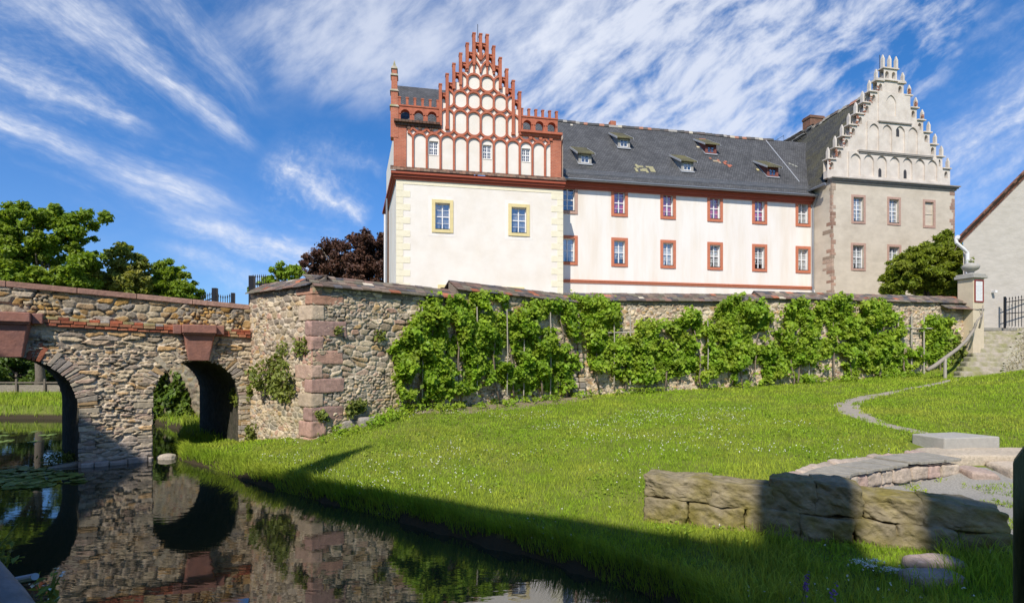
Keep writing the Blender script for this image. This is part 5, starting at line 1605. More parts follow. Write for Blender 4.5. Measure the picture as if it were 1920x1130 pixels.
def crown_points(clumps, n, rs, shell=0.6):
    """clumps: (k,4) centre and radius; points near the clump surfaces with random density."""
    clumps = np.asarray(clumps); w = clumps[:, 3] ** 2 * rs.uniform(.5, 1.5, len(clumps)); idx = rs.choice(len(clumps), n, p=w / w.sum())
    d = rs.normal(0, 1, (n, 3)); d /= np.linalg.norm(d, axis=1)[:, None]
    r = clumps[idx, 3] * (shell + (1 - shell) * rs.rand(n)) * rs.uniform(.75, 1.08, n)
    d2 = d.copy(); d2[:, 2] *= .75
    return clumps[idx, :3] + d2 * r[:, None], d


def tree(name, label, base, ells, leafm, barkm, nclump, rcl, nleaf, lsize, seed, trunk_h, tr=.22, group=None, cat='tree', aspect=.6, branches=18, lean=(0, 0), squash=.8, gaps=.0):
    rs = np.random.RandomState(seed); base = Vector(base)
    t = thing(name, base, label, cat, group=group)
    cl = []
    tot = sum(e[3] * e[4] for e in ells)
    for e in ells:
        k = max(3, int(nclump * e[3] * e[4] / tot))
        for _ in range(k):
            d = rs.normal(0, 1, 3); d /= np.linalg.norm(d); r = rs.rand() ** .38
            q = np.array(e[:3]) + d * r * np.array([e[3], e[3] * .85, e[4]])
            cl.append((*q, rcl * rs.uniform(.5, 1.25)))
    cl = np.array(cl)
    P, d = crown_points(cl, nleaf, rs, .25)
    out = d * .8 + np.array([0, 0, .55])
    V, F = leaves(P, out, lsize, rs, aspect)
    mesh_np('crown', V, F, leafm, t)
    mb = MB(); top = base + Vector((lean[0], lean[1], trunk_h))
    mid = (base + top) / 2 + Vector((rs.uniform(-.2, .2), 0, 0))
    mb.tube([base - Vector((0, 0, .3)), base + Vector((0, 0, .5)), mid, top], [tr * 1.5, tr, tr * .85, tr * .6], 9)
    ci = rs.choice(len(cl), min(branches, len(cl)), replace=False)
    for i in ci:
        c = Vector(cl[i, :3]); s0 = mid.lerp(top, rs.uniform(.2, 1.0)); m_ = s0.lerp(c, .5) + Vector((rs.uniform(-.3, .3), rs.uniform(-.3, .3), rs.uniform(.1, .5)))
        mb.tube([s0, m_, c], [tr * .42, tr * .25, tr * .08], 6)
    mb.build('trunk', barkm, t, smooth=True)
    return t


M_BARK = mat('grey_bark', (.16, .13, .10), .95, .3, 5, bump=.02, bscale=14)
M_ACACIA = leaf_mat('acacia_leaves', (.18, .27, .022), (.24, .31, .032), .42)
M_LIME_LEAF = leaf_mat('lime_leaves', (.23, .27, .04), (.33, .32, .08), .4)
M_BUSHG = leaf_mat('fresh_green_leaves', (.19, .29, .022), (.24, .33, .035), .38)
M_DARKLEAF = leaf_mat('dark_leaves', (.07, .125, .018), (.10, .15, .02), .32)
M_BEECH = leaf_mat('copper_beech_leaves', (.092, .044, .030), (.125, .062, .04), .2)
M_YEW = leaf_mat('yew_needles', (.19, .25, .022), (.25, .29, .03), .38)
M_VINE = leaf_mat('vine_leaves', (.21, .34, .024), (.31, .39, .04), .40, island=.38, scale=1.4)
M_VINESTEM = mat('vine_wood', (.20, .155, .115), .95, .3, 6)
M_WEED = leaf_mat('weed_leaves', (.17, .21, .035), (.22, .24, .055), .32)
M_IVY = leaf_mat('ivy_leaves', (.09, .15, .016), (.13, .18, .025), .3)

# trees beyond the bridge
g = 'trees beyond the bridge'


def ell(x, y, Y, rx, ry):
    p = at(x, y, Y); return (p.x, p.y, p.z, rx * Y / FP, ry * Y / FP)


tree('acacia_tree', 'tall green acacia tree with a leaning open crown at the left edge', (-28.3, 32, 1.0), [ell(60, 470, 32, 75, 85), ell(10, 470, 32, 60, 70), ell(95, 415, 32, 42, 30), ell(172, 412, 32, 32, 18), ell(140, 440, 32, 34, 30), ell(150, 500, 32, 45, 60), ell(40, 395, 32, 22, 18), ell(-60, 480, 32, 70, 90)], M_ACACIA, M_BARK, 420, .42, 52000, .23, 3, 7.0, .24, g)
tree('lime_tree', 'yellowish green flowering tree between the acacia and the bridge gate', (-24.8, 34, 1.0), [ell(232, 510, 34, 46, 50), ell(215, 545, 34, 60, 40)], M_LIME_LEAF, M_BARK, 200, .36, 26000, .21, 5, 4.5, .15, g)
tree('round_tree', 'small dark green round tree just left of the iron gate', (-23.2, 36, 1.0), [ell(318, 532, 36, 42, 42), ell(345, 545, 36, 32, 26)], M_ACACIA, M_BARK, 140, .36, 17000, .21, 7, 4.0, .14, g)
tree('dense_tree', 'dense dark tree crown low behind the parapet at the left edge', (-36, 40, 1.0), [ell(60, 560, 40, 120, 60), ell(-80, 560, 40, 120, 80), ell(180, 590, 40, 90, 40)], M_DARKLEAF, M_BARK, 90, .9, 17000, .34, 9, 4.5, .25, g)
for i, (x, y, Y, rx, ry, lab) in enumerate([(30, 700, 33, 75, 42, 'dark bush filling the left bridge arch above the low wall'), (120, 690, 36, 60, 45, 'dark bush beside the pier seen through the left arch'), (-90, 690, 33, 80, 50, 'dark bush left of the bridge arch')]):
    b = at(x, 740, Y)
    tree('dark_bush', lab, (b.x, Y, .6), [ell(x, y, Y, rx, ry)], M_DARKLEAF, M_BARK, 40, .7, 8000, .24, 21 + i, 1.2, .1, 'bushes on the far bank', 'bush', branches=6)
b = at(660, 540, 47)
tree('copper_beech', 'dark purple copper beech behind the wall beside the white tower', (b.x, 47, 3.4), [ell(662, 495, 47, 72, 58), ell(610, 505, 47, 50, 40), ell(700, 470, 47, 50, 40), ell(690, 530, 47, 60, 40)], M_BEECH, M_BARK, 300, .62, 40000, .25, 11, 6, .35, cat='tree')
b = at(528, 545, 24)
tree('young_maple', 'young bright green tree behind the small iron fence on the bastion', (b.x, 24, 3.4), [ell(535, 515, 24, 30, 20), ell(555, 505, 24, 16, 14), ell(508, 528, 24, 24, 12), ell(478, 545, 24, 12, 8)], M_BUSHG, M_BARK, 60, .18, 5200, .13, 13, 1.8, .05, cat='tree', branches=14)
b = at(1735, 545, 27.5)
tree('yew_bush', 'broad dark green yew bush in front of the beige building', (b.x, 27.5, 3.6), [ell(1735, 510, 27.5, 66, 46), ell(1768, 478, 27.5, 38, 40), ell(1735, 488, 27.5, 40, 36), ell(1700, 515, 27.5, 44, 42), ell(1785, 510, 27.5, 26, 55), ell(1672, 530, 27.5, 22, 24), ell(1750, 535, 27.5, 60, 30)], M_YEW, M_BARK, 420, .30, 56000, .2, 15, 2.2, .15, cat='bush', aspect=.34, branches=26)
# far wall, fence and trees along the horizon
mb = MB(); mb.box(-45, -19.5, 30.2, 30.5, 0, 1.15); t = thing('low_wall', (-30, 30.2, .5), 'low grey wall on the far bank seen through the left arch', 'wall'); mb.build('wall_body', MATS['shaded_rubble'], t)  # shade on the far wall is painted in by this darker rubble
mb = MB()
for i in range(16): x = -44 + i * 1.6; mb.box(x - .05, x + .05, 30.1, 30.19, .3, 1.5)
mb.box(-45, -19.5, 30.12, 30.17, 1.25, 1.33); mb.build('rail', M_BARK, t)
tree('hedge_row', 'long dark hedge of trees on the horizon left of the castle', (-45, 62, 1.0), [ell(-100, 640, 62, 130, 45), ell(100, 640, 62, 130, 40), ell(280, 640, 62, 110, 36), ell(400, 640, 62, 60, 30)], M_DARKLEAF, M_BARK, 120, 1.4, 14000, .6, 19, 3, .2, cat='hedge')

# retaining wall behind the bridge with ivy
ra0 = Vector((-15.6, 22.6, 0)); ra1 = Vector((-12.1, 20.9, 0)); rd = (ra1 - ra0).normalized(); rn = Vector((rd.y, -rd.x, 0))
rw = thing('retaining_wall', ra1, 'ivy-hung retaining wall of the castle yard seen through the right arch', 'wall')
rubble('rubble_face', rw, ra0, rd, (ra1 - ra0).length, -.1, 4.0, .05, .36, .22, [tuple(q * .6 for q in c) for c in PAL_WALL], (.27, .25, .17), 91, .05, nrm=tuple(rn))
ra2 = Vector((-7.5, 20.2, 0)); rd2 = (ra2 - ra1).normalized()
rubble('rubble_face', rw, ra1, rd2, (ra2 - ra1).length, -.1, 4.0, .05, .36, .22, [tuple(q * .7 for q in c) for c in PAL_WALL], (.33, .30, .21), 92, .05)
rs = np.random.RandomState(4)


def wall_leaves(name, label, cat, poly, P0, dr, n, cnt, size, seed, leafm, thick=.35, thr=.40, group=None, stems=(), nscale=1.3, jitter=.75, stemr=.028, droop=0.0, base_z=None):
    """Climbing plant: leaves standing off a wall inside a photo outline, with woody stems."""
    rs = np.random.RandomState(seed); poly = np.array(poly, float)
    if leafm is M_VINE: cnt = int(cnt * 2.5); size *= .64
    lo, hi = poly.min(0), poly.max(0); pts = []
    P0 = Vector(P0)

    def towall(px, py):
        k = (px - 960) / FP; a = (k * P0.y - P0.x) / (dr.x - k * dr.y); Y = P0.y + dr.y * a
        return a, HC + (YH - py) / FP * Y
    while len(pts) < cnt:
        q = lo + rs.rand(cnt * 2, 2) * (hi - lo); q = q[in_poly(q, poly)]
        if leafm is M_VINE: q = q + rs.normal(0, 5.5, q.shape) * np.array([1, .8])
        a, z = towall(q[:, 0], q[:, 1])
        f = fbm(a * nscale, z * nscale, seed, 4) + rs.normal(0, .05, len(a))
        if leafm is M_VINE: f = f * .5 + fbm(a * 3.6, z * 3.6, seed + 9, 3) * .5; ok = f > .445
        else: ok = f > thr
        pts.extend(zip(a[ok], z[ok], f[ok]))
        if ok.sum() == 0: break
    pts = np.array(pts[:cnt]); a, z, f = pts.T
    lump = np.clip((fbm(a * 2.1 + 7, z * 2.1, seed + 3, 3) - .25) * 1.9, .15, 1.2)
    o = .05 + thick * lump * (rs.rand(len(a)) ** .55)
    z = z - droop * o
    d3, n3 = np.array(dr), np.array(n)
    C = np.array((P0.x, P0.y, 0)) + a[:, None] * d3 + o[:, None] * n3; C[:, 2] = z
    C += rs.normal(0, .03, C.shape)
    out = np.tile(n3 * .75 + np.array([-.05, -.15, .55]), (len(a), 1))
    V, F = leaves(C, out, size, rs, .85, jitter)
    am, zm = a.mean(), z.min()
    bz = base_z if base_z is not None else zm
    base = P0 + dr * am + n * .2; base.z = bz
    t = thing(name, base, label, cat, group=group)
    mesh_np('foliage', V, F, leafm, t)
    if stems:
        mb = MB()
        for (x0, y0, x1, y1) in stems:
            aa, za = towall(x0, y0); ab, zb = towall(x1, y1); n_ = 7; path = []
            for i in range(n_):
                u = i / (n_ - 1); p = P0 + dr * (aa + (ab - aa) * u + rs.uniform(-.08, .08)) + n * (.25 - .1 * u + rs.uniform(-.05, .05)); p.z = za + (zb - za) * u; path.append(p)
            mb.tube(path, [stemr * (1.3 - .8 * i / n_) for i in range(n_)], 6)
        mb.build('stem', M_VINESTEM, t, smooth=True)
    return t


wall_leaves('ivy', 'ivy cascade on the wall behind the right arch', 'ivy', [(286, 690), (330, 680), (350, 720), (372, 790), (372, 828), (330, 820), (300, 800), (286, 760)], ra0, rd, rn, 2600, .17, 71, M_IVY, .5, .42)

# ------------------------------------------------------------------ grapevines on the walls
gv = 'grapevines along the garden wall'
VA = dict(P0=CORNER, dr=DIR_A, n=NA); VB = dict(P0=JOINT, dr=DIR_B, n=NB)
wall_leaves('grape_vine', 'leftmost big grapevine right of the red sandstone corner, covering the wall to the coping', 'vine', [(733, 655), (765, 615), (800, 562), (862, 560), (876, 605), (884, 660), (880, 735), (850, 728), (800, 748), (745, 745), (738, 700)], **VA, cnt=4300, size=.19, seed=41, leafm=M_VINE, thick=.55, thr=.31, group=gv, stems=[(800, 765, 810, 600), (860, 755, 850, 600), (770, 765, 770, 650)])
wall_leaves('grape_vine', 'grapevine with a tall square top below the raised coping', 'vine', [(880, 560), (890, 553), (936, 555), (952, 592), (985, 600), (985, 690), (960, 738), (930, 705), (905, 712), (880, 735), (868, 650)], **VA, cnt=3300, size=.19, seed=42, leafm=M_VINE, thick=.5, thr=.33, group=gv, stems=[(925, 750, 915, 590), (955, 745, 950, 620)])
wall_leaves('grape_vine', 'grapevine ending at the small buttress in the middle of the wall', 'vine', [(968, 590), (990, 568), (1022, 566), (1068, 572), (1072, 640), (1070, 712), (1050, 735), (1010, 722), (975, 735), (960, 690), (960, 620)], **VA, cnt=3500, size=.19, seed=43, leafm=M_VINE, thick=.5, thr=.33, group=gv, stems=[(1010, 745, 1000, 600), (1050, 745, 1045, 590)])
wall_leaves('grape_vine', 'grapevine just right of the small buttress, its shoots over the coping', 'vine', [(1072, 556), (1088, 565), (1120, 560), (1150, 570), (1155, 600), (1138, 640), (1150, 660), (1130, 690), (1112, 690), (1106, 640), (1088, 600)], **VB, cnt=2500, size=.21, seed=44, leafm=M_VINE, thick=.5, thr=.31, group=gv, stems=[(1118, 728, 1110, 590)])
wall_leaves('grape_vine', 'wide low grapevine with bare wall above it', 'vine', [(1135, 648), (1190, 630), (1195, 608), (1225, 603), (1252, 612), (1275, 595), (1292, 583), (1325, 605), (1345, 620), (1345, 690), (1320, 715), (1290, 690), (1240, 706), (1200, 712), (1160, 705), (1145, 690)], **VB, cnt=5200, size=.21, seed=45, leafm=M_VINE, thick=.5, thr=.32, group=gv, stems=[(1170, 730, 1160, 660), (1225, 730, 1215, 630), (1240, 728, 1260, 620), (1310, 728, 1300, 620)])
wall_leaves('grape_vine', 'tall bushy grapevine reaching the coping where it steps up', 'vine', [(1345, 575), (1362, 560), (1400, 558), (1432, 575), (1440, 615), (1475, 640), (1465, 700), (1420, 722), (1380, 715), (1345, 690), (1335, 620)], **VB, cnt=4300, size=.21, seed=46, leafm=M_VINE, thick=.55, thr=.31, group=gv, stems=[(1385, 728, 1380, 600), (1400, 728, 1420, 620)])
wall_leaves('grape_vine', 'narrow upright grapevine column on the right half of the wall', 'vine', [(1472, 575), (1498, 560), (1510, 600), (1508, 640), (1518, 700), (1500, 712), (1472, 690), (1468, 630)], **VB, cnt=2100, size=.21, seed=47, leafm=M_VINE, thick=.45, thr=.31, group=gv, stems=[(1490, 725, 1490, 600), (1478, 725, 1480, 650)])
wall_leaves('grape_vine', 'grapevine with a thin shoot rising above the coping', 'vine', [(1515, 580), (1545, 570), (1575, 555), (1590, 572), (1592, 625), (1602, 660), (1625, 690), (1575, 702), (1535, 680), (1520, 640)], **VB, cnt=3300, size=.21, seed=48, leafm=M_VINE, thick=.5, thr=.33, group=gv, stems=[(1560, 720, 1555, 600), (1590, 718, 1585, 640)])
wall_leaves('grape_vine', 'grapevine left of the white trellis', 'vine', [(1608, 572), (1640, 565), (1672, 575), (1682, 610), (1695, 635), (1680, 655), (1725, 658), (1728, 690), (1670, 700), (1620, 690), (1605, 640)], **VB, cnt=3700, size=.21, seed=49, leafm=M_VINE, thick=.5, thr=.31, group=gv, stems=[(1640, 715, 1640, 600), (1690, 712, 1680, 640)])
wall_leaves('grape_vine', 'small young grapevine between the trellis and the wooden handrail', 'vine', [(1728, 600), (1745, 595), (1775, 606), (1778, 640), (1766, 675), (1742, 680), (1735, 640)], **VB, cnt=1300, size=.2, seed=50, leafm=M_VINE, thick=.35, thr=.40, group=gv, stems=[(1750, 705, 1752, 620)])
wall_leaves('ivy', 'thin yellowish creeper on the wall foot beside the steps', 'ivy', [(1770, 640), (1800, 625), (1822, 650), (1820, 690), (1785, 702), (1772, 690)], **VB, cnt=900, size=.13, seed=51, leafm=M_WEED, thick=.2, thr=.48)
# stakes and trellis
gs_ = 'stakes between the vines'
M_STAKE = mat('pale_stake_wood', (.40, .36, .30), .85, .2, 6)
for k, (x, y0, y1, P0_, dr_, n_, lab) in enumerate([(785, 742, 575, CORNER, DIR_A, NA, 'thin stake at the left end of the vines'), (887, 735, 575, CORNER, DIR_A, NA, 'pale stake in front of the square-topped vine'), (943, 735, 580, CORNER, DIR_A, NA, 'pale stake right of the square-topped vine'), (974, 735, 578, CORNER, DIR_A, NA, 'tall pale stake in a gap of the vines left of the buttress'), (1024, 735, 585, CORNER, DIR_A, NA, 'pale stake in the vine beside the buttress'),
                                               (1147, 715, 592, JOINT, DIR_B, NB, 'pale stake on bare wall right of the buttress'), (1177, 715, 590, JOINT, DIR_B, NB, 'pale stake on bare wall, second from the buttress'), (1321, 712, 600, JOINT, DIR_B, NB, 'pale stake in a vine gap in the middle of the garden wall'), (1509, 712, 598, JOINT, DIR_B, NB, 'pale stake beside the narrow upright vine')]):
    kx = (x - 960) / FP; a = (kx * P0_.y - P0_.x) / (dr_.x - kx * dr_.y); p = P0_ + dr_ * a + n_ * .22; Y = p.y
    za, zb = HC + (YH - y0) / FP * Y, HC + (YH - y1) / FP * Y
    mb = MB(); mb.tube([(p.x, p.y, za - .1), (p.x + .02, p.y, (za + zb) / 2), (p.x, p.y, zb)], .02, 6)
    tag(mb.build('vine_stake', M_STAKE, loc=(p.x, p.y, za)), lab, 'stake', gs_)


def onB(x, y, o=.15):
    kx = (x - 960) / FP; a = (kx * JOINT.y - JOINT.x) / (DIR_B.x - kx * DIR_B.y); p = JOINT + DIR_B * a; z = HC + (YH - y) / FP * p.y; p = p + NB * o; return Vector((p.x, p.y, z))


t = thing('trellis', onB(1703, 712), 'open white wooden trellis against the wall near the steps', 'trellis')
for x, y0, y1 in ((1678, 700, 590), (1703, 710, 588), (1726, 712, 592)):
    mb = MB(); mb.tube([onB(x, y0), onB(x, y1)], .03, 6); mb.build('upright', M_STAKE, t)
mb = MB(); mb.tube([onB(1690, 615, .19), onB(1742, 616, .19)], .028, 6); mb.build('crossbar', M_STAKE, t)
mb = MB(); mb.tube([onB(1135, 624, .19), onB(1185, 623, .19)], .025, 6)
tag(mb.build('trellis_bar', M_STAKE, loc=onB(1160, 624)), 'pale horizontal bar tied to the two stakes on bare wall', 'bar')

# weeds growing out of the bastion masonry
gw = 'weeds growing out of the bastion wall'
for i, (poly, P0_, dr_, n_, cnt, sz, lab, thk) in enumerate([
    ([(478, 690), (500, 672), (530, 660), (556, 690), (560, 730), (545, 752), (520, 740), (490, 715)], END_L, DIR_L, NL, 900, .10, 'big drooping weed left of the sandstone corner', .4),
    ([(556, 632), (578, 630), (580, 655), (566, 664), (556, 655)], END_L, DIR_L, NL, 160, .08, 'tuft of weed on the sandstone corner', .2),
    ([(522, 640), (545, 640), (545, 664), (524, 664)], END_L, DIR_L, NL, 90, .07, 'dry weed tuft above the big drooping weed', .15),
    ([(446, 720), (475, 718), (474, 745), (458, 752), (446, 740)], END_L, DIR_L, NL, 260, .10, 'weed where the bastion meets the bridge arch', .25),
    ([(640, 755), (660, 742), (686, 748), (680, 768), (650, 775)], CORNER, DIR_A, NA, 240, .10, 'green weed at the wall foot right of the corner', .25),
    ([(592, 772), (605, 768), (614, 782), (600, 788)], CORNER, DIR_A, NA, 130, .09, 'small leafy weed at the foot of the sandstone corner', .2),
    ([(625, 612), (640, 610), (640, 622), (627, 622)], CORNER, DIR_A, NA, 60, .07, 'tiny weed high on the wall right of the corner', .1),
    ([(700, 618), (722, 616), (720, 634), (704, 636)], CORNER, DIR_A, NA, 80, .08, 'small weed left of the first grapevine', .12),
    ([(470, 795), (484, 790), (482, 818), (470, 815)], END_L, DIR_L, NL, 110, .09, 'weed at the foot of the bastion beside the arch', .2)]):
    wall_leaves('wall_weed', lab, 'plant', poly, P0_, dr_, n_, cnt, sz, 101 + i, M_WEED, thk, .30, gw, nscale=4, droop=.5)
# ------------------------------------------------------------------ path, gravel, steps, seat, walls in the lawn
def hit(x, y):
    """where the photo ray meets the terrain"""
    Y = np.arange(3.5, 32, .02); X = (x - 960) / FP * Y; Z = HC + (YH - y) / FP * Y
    g_ = ground(np.column_stack([X, Y])); i = np.argmax(Z < g_)
    return Vector((X[i], Y[i], g_[i]))


def ribbon(name, pts, widths, m, lift=.012, seed=1, n=60):
    pts = np.array([(p.x, p.y) for p in pts]); d = np.concatenate([[0], np.cumsum(np.linalg.norm(np.diff(pts, axis=0), axis=1))])
    u = np.linspace(0, d[-1], n); cx = np.interp(u, d, pts[:, 0]); cy = np.interp(u, d, pts[:, 1]); w = np.interp(u, d, widths)
    for _ in range(4):
        cx[1:-1] = (cx[:-2] + 2 * cx[1:-1] + cx[2:]) / 4; cy[1:-1] = (cy[:-2] + 2 * cy[1:-1] + cy[2:]) / 4
    tx, ty = np.gradient(cx), np.gradient(cy); l = np.hypot(tx, ty); nx_, ny_ = -ty / l, tx / l
    m_ = 7; V = []
    for j in range(m_):
        o = (j / (m_ - 1) - .5) * 2
        ww = w * (1 + .7 * (vnoise(u * 2.5, np.full(n, o * 3), seed) - .5))
        P = np.column_stack([cx + nx_ * ww * o, cy + ny_ * ww * o]); V.append(np.column_stack([P, ground(P) + lift * (1 - o * o) + .002]))
    V = np.array(V).transpose(1, 0, 2).reshape(-1, 3); idx = np.arange(n * m_).reshape(n, m_)
    F = np.stack([idx[:-1, :-1], idx[:-1, 1:], idx[1:, 1:], idx[1:, :-1]], -1).reshape(-1, 4)
    o = mesh_np(name, V, F, m, smooth=True); tag(o, kind='structure'); return np.column_stack([cx, cy]), w


M_DIRT = mat('path_dirt', (.34, .295, .235), .95, .25, 5, bump=.012, bscale=40)
M_GRAVEL = mat('fine_gravel', (.29, .275, .245), .95, .35, 18, bump=.012, bscale=120)
path_px = [(1742, 814), (1700, 806), (1645, 793), (1600, 776), (1586, 764), (1598, 752), (1636, 741), (1690, 731), (1742, 722), (1790, 712)]
PATH, PW = ribbon('path', [hit(*p) for p in path_px], [.10, .16, .22, .30, .32, .28, .2, .14, .12, .14], M_DIRT)

M_BED = mat('bed_soil', (.25, .195, .13), .95, .3, 4, bump=.02, bscale=25, color2=(.17, .15, .07))
ribbon('soil_bed', [CORNER + DIR_A * a_ + NA * .5 for a_ in (2.6, 4, 6, 8, LEN_A - .3)], [.25, .55, .6, .5, .35], M_BED, lift=.03, seed=7)

SI = np.array([(4.64, 7.55), (5.05, 7.97), (5.51, 8.24), (6.33, 8.65), (6.78, 8.78), (7.59, 9.03)])
SO = np.array([(4.20, 7.90), (4.72, 8.35), (5.31, 8.72), (6.06, 9.10), (6.70, 9.42), (7.5, 9.68)])
GRAV = [(4.4, 7.6), (4.9, 8.1), (5.45, 8.45), (6.2, 8.85), (7.59, 9.2), (9.2, 9.1), (10.5, 8.0), (10.5, 3.2), (5.2, 3.6), (5.6, 5.0), (5.9, 5.95), (5.0, 6.45), (4.2, 6.9)]
ga = np.array(GRAV); xs_ = np.arange(4.0, 10.6, .12); ys_ = np.arange(3.1, 9.3, .12)
GX, GY = np.meshgrid(xs_, ys_); gp = np.stack([GX.ravel(), GY.ravel()], 1); gz0 = ground(gp) + .015
idx = np.arange(len(gp)).reshape(GX.shape); Fg = np.stack([idx[:-1, :-1], idx[:-1, 1:], idx[1:, 1:], idx[1:, :-1]], -1).reshape(-1, 4)
cen = gp[Fg].mean(1); Fg = Fg[in_poly(cen, ga)]
tag(mesh_np('gravel_floor', np.column_stack([gp, gz0]), Fg, M_GRAVEL, smooth=True), kind='structure')


# low wall of big sandstone blocks in the foreground
BA = Vector((1.93, 7.82, 0)); BB = Vector((5.72, 6.03, 0)); bd = (BB - BA).normalized(); bn = Vector((bd.y, -bd.x, 0))


def bt_(px):
    k = (px - 960) / FP; return (k * BA.y - BA.x) / (bd.x - k * bd.y)


lowall = thing('block_wall', (BA.x, BA.y, .3), 'low wall of big mossy sandstone blocks in the foreground lawn', 'wall')
top = [(1208, 1330, 1.00, 1.0), (1330, 1448, .99, .97), (1448, 1528, 1.06, 1.08), (1528, 1614, 1.10, 1.07), (1614, 1732, 1.03, .98), (1732, 1898, 1.02, .93)]
rr = random.Random(6)
for i, (xa, xb, za, zb) in enumerate(top):
    a, b = bt_(xa) - .015, bt_(xb) + .015; o = rr.uniform(-.03, .03); th = .5
    zl = .66 + rr.uniform(-.03, .03)
    f = lambda s, q, z: (BA.x + bd.x * s + bn.x * q, BA.y + bd.y * s + bn.y * q, z)
    rock('block', M_BLOCK, [f(a, o + .06, zl), f(b, o + .06, zl), f(b, o - th, zl), f(a, o - th, zl), f(a, o + .03, za), f(b, o + .03, zb), f(b, o - th, zb), f(a, o - th, za)], 300 + i, lowall, .10, 16, 44)
for i, (xa, xb) in enumerate([(1210, 1290), (1290, 1400), (1400, 1500), (1500, 1600), (1600, 1680), (1680, 1790), (1790, 1900)]):
    a, b = bt_(xa), bt_(xb); o = .05 + rr.uniform(-.02, .03)
    rock('block', M_BLOCK, [f(a, o + .06, .1), f(b, o + .06, .1), f(b, o - .5, .1), f(a, o - .5, .1), f(a, o + .04, .68), f(b, o + .04, .67), f(b, o - .5, .67), f(a, o - .5, .68)], 330 + i, lowall, .09, 16, 40)

# curved seat: stone wall, rim and grey boards
seat = thing('curved_bench', (5.6, 8.3, .6), 'curved stone bench with weathered grey seat boards', 'bench')
rr = random.Random(16)
SC = [(.42, .34, .27), (.40, .30, .25), (.46, .38, .30), (.37, .31, .25), (.43, .31, .26)]


def along(P, t):
    d = np.concatenate([[0], np.cumsum(np.linalg.norm(np.diff(P, axis=0), axis=1))]); return np.array([np.interp(t * d[-1], d, P[:, 0]), np.interp(t * d[-1], d, P[:, 1])])


n = 9; cuts = sorted([0, 1] + [(i + rr.uniform(-.2, .2)) / n for i in range(1, n)])
for crs, (z0, z1) in enumerate(((.35, .70), (.69, .905))):
    cuts = [0] + sorted((i + rr.uniform(-.25, .25)) / n for i in range(1, n)) + [1]
    for i in range(n):
        a, b = along(SI, cuts[i]), along(SI, cuts[i + 1]); c, d = along(SO, cuts[i]), along(SO, cuts[i + 1])
        a2, b2 = a + (c - a) * .42, b + (d - b) * .42; k = -.03 if crs == 0 else .03
        a1, b1 = a - (c - a) * k, b - (d - b) * k
        rock('wall_stone', M_RUBBLE, [(*a1, z0), (*b1, z0), (*b2, z0), (*a2, z0), (*a1, z1), (*b1, z1), (*b2, z1), (*a2, z1)], 400 + crs * 20 + i, seat, .055, 8, 12, col=rr.choice(SC))
for i in range(11):
    t0, t1 = i / 11, (i + 1) / 11; a, b = along(SO, t0), along(SO, t1); c, d = along(SI, t0), along(SI, t1)
    a2, b2 = a + (a - c) * .30, b + (b - d) * .30; h = .97 + rr.uniform(-.02, .03)
    a, b = a - (a - c) * .06, b - (b - d) * .06
    rock('rim_stone', M_RUBBLE, [(*a, .6), (*b, .6), (*b2, .6), (*a2, .6), (*a, h), (*b, h), (*b2, h + .02), (*a2, h + .02)], 440 + i, seat, .05, 8, 10, col=rr.choice(SC))
nb = 17
for i in range(nb):
    t0, t1 = i / nb + .004, (i + 1) / nb - .006
    a, b = along(SI, t0), along(SI, t1); c, d = along(SO, max(0, t0 - .03)), along(SO, max(0.02, t1 - .03))
    ex_ = .05 + rr.uniform(-.03, .05)
    a, b = a + (a - c) * ex_, b + (b - d) * ex_; c, d = c - (c - a) * .05, d - (d - b) * .05
    z = .925 + rr.uniform(-.006, .008) + (.03 if i in (11, 12, 13, 14, 15, 16) else 0)
    mb = MB(); mb.hexa([(*a, z), (*b, z + .004), (*d, z + .004), (*c, z), (*a, z + .045), (*b, z + .049), (*d, z + .049), (*c, z + .045)])
    mb.build('seat_board', M_PLANK, seat, bevel=.006)
# end block and steps at the right of the seat
for i, (p, lab) in enumerate([(((7.55, 8.75, .45), (8.15, 8.70, .45), (8.2, 9.3, .45), (7.6, 9.35, .45), (7.55, 8.75, .84), (8.0, 8.7, .82), (8.05, 9.3, .83), (7.6, 9.35, .86)), 'pink sandstone block at the right end of the bench')]):
    tag(rock('sandstone_block', M_RUBBLE, p, 470, None, .05, 7, 14, col=(.38, .29, .24), loc=(7.85, 9.0, .45)), lab, 'block')
tag(rock('stone_step', M_RUBBLE, ((8.2, 8.8, .4), (10.5, 8.5, .4), (10.6, 9.25, .4), (8.25, 9.35, .4), (8.2, 8.7, .89), (10.5, 8.4, .89), (10.6, 9.25, .90), (8.25, 9.35, .90)), 480, None, .03, 14, 16, col=(.46, .38, .29), loc=(9, 9, .4)), 'lower pale stone step beside the pink block', 'step', 'steps beside the bench')
tag(rock('stone_step', M_RUBBLE, ((7.4, 9.36, .5), (10.7, 9.22, .5), (10.8, 9.95, .5), (7.5, 10.0, .5), (7.4, 9.36, 1.0), (10.7, 9.22, 1.0), (10.8, 9.95, 1.03), (7.5, 10.0, 1.03)), 481, None, .035, 14, 18, col=(.44, .37, .28), loc=(9, 9.6, .5)), 'upper long stone step behind the bench, below the concrete slab', 'step', 'steps beside the bench')
mb = MB(); q = [(7.95, 9.80), (9.15, 10.0), (8.80, 10.62), (7.78, 10.38)]; mb.prism([(x, y, .95) for x, y in q], (0, 0, .27)); tag(mb.build('concrete_slab', M_CONCRETE, loc=(8.4, 10.2, .95), bevel=.02), 'flat pale concrete slab on the lawn behind the bench', 'slab')
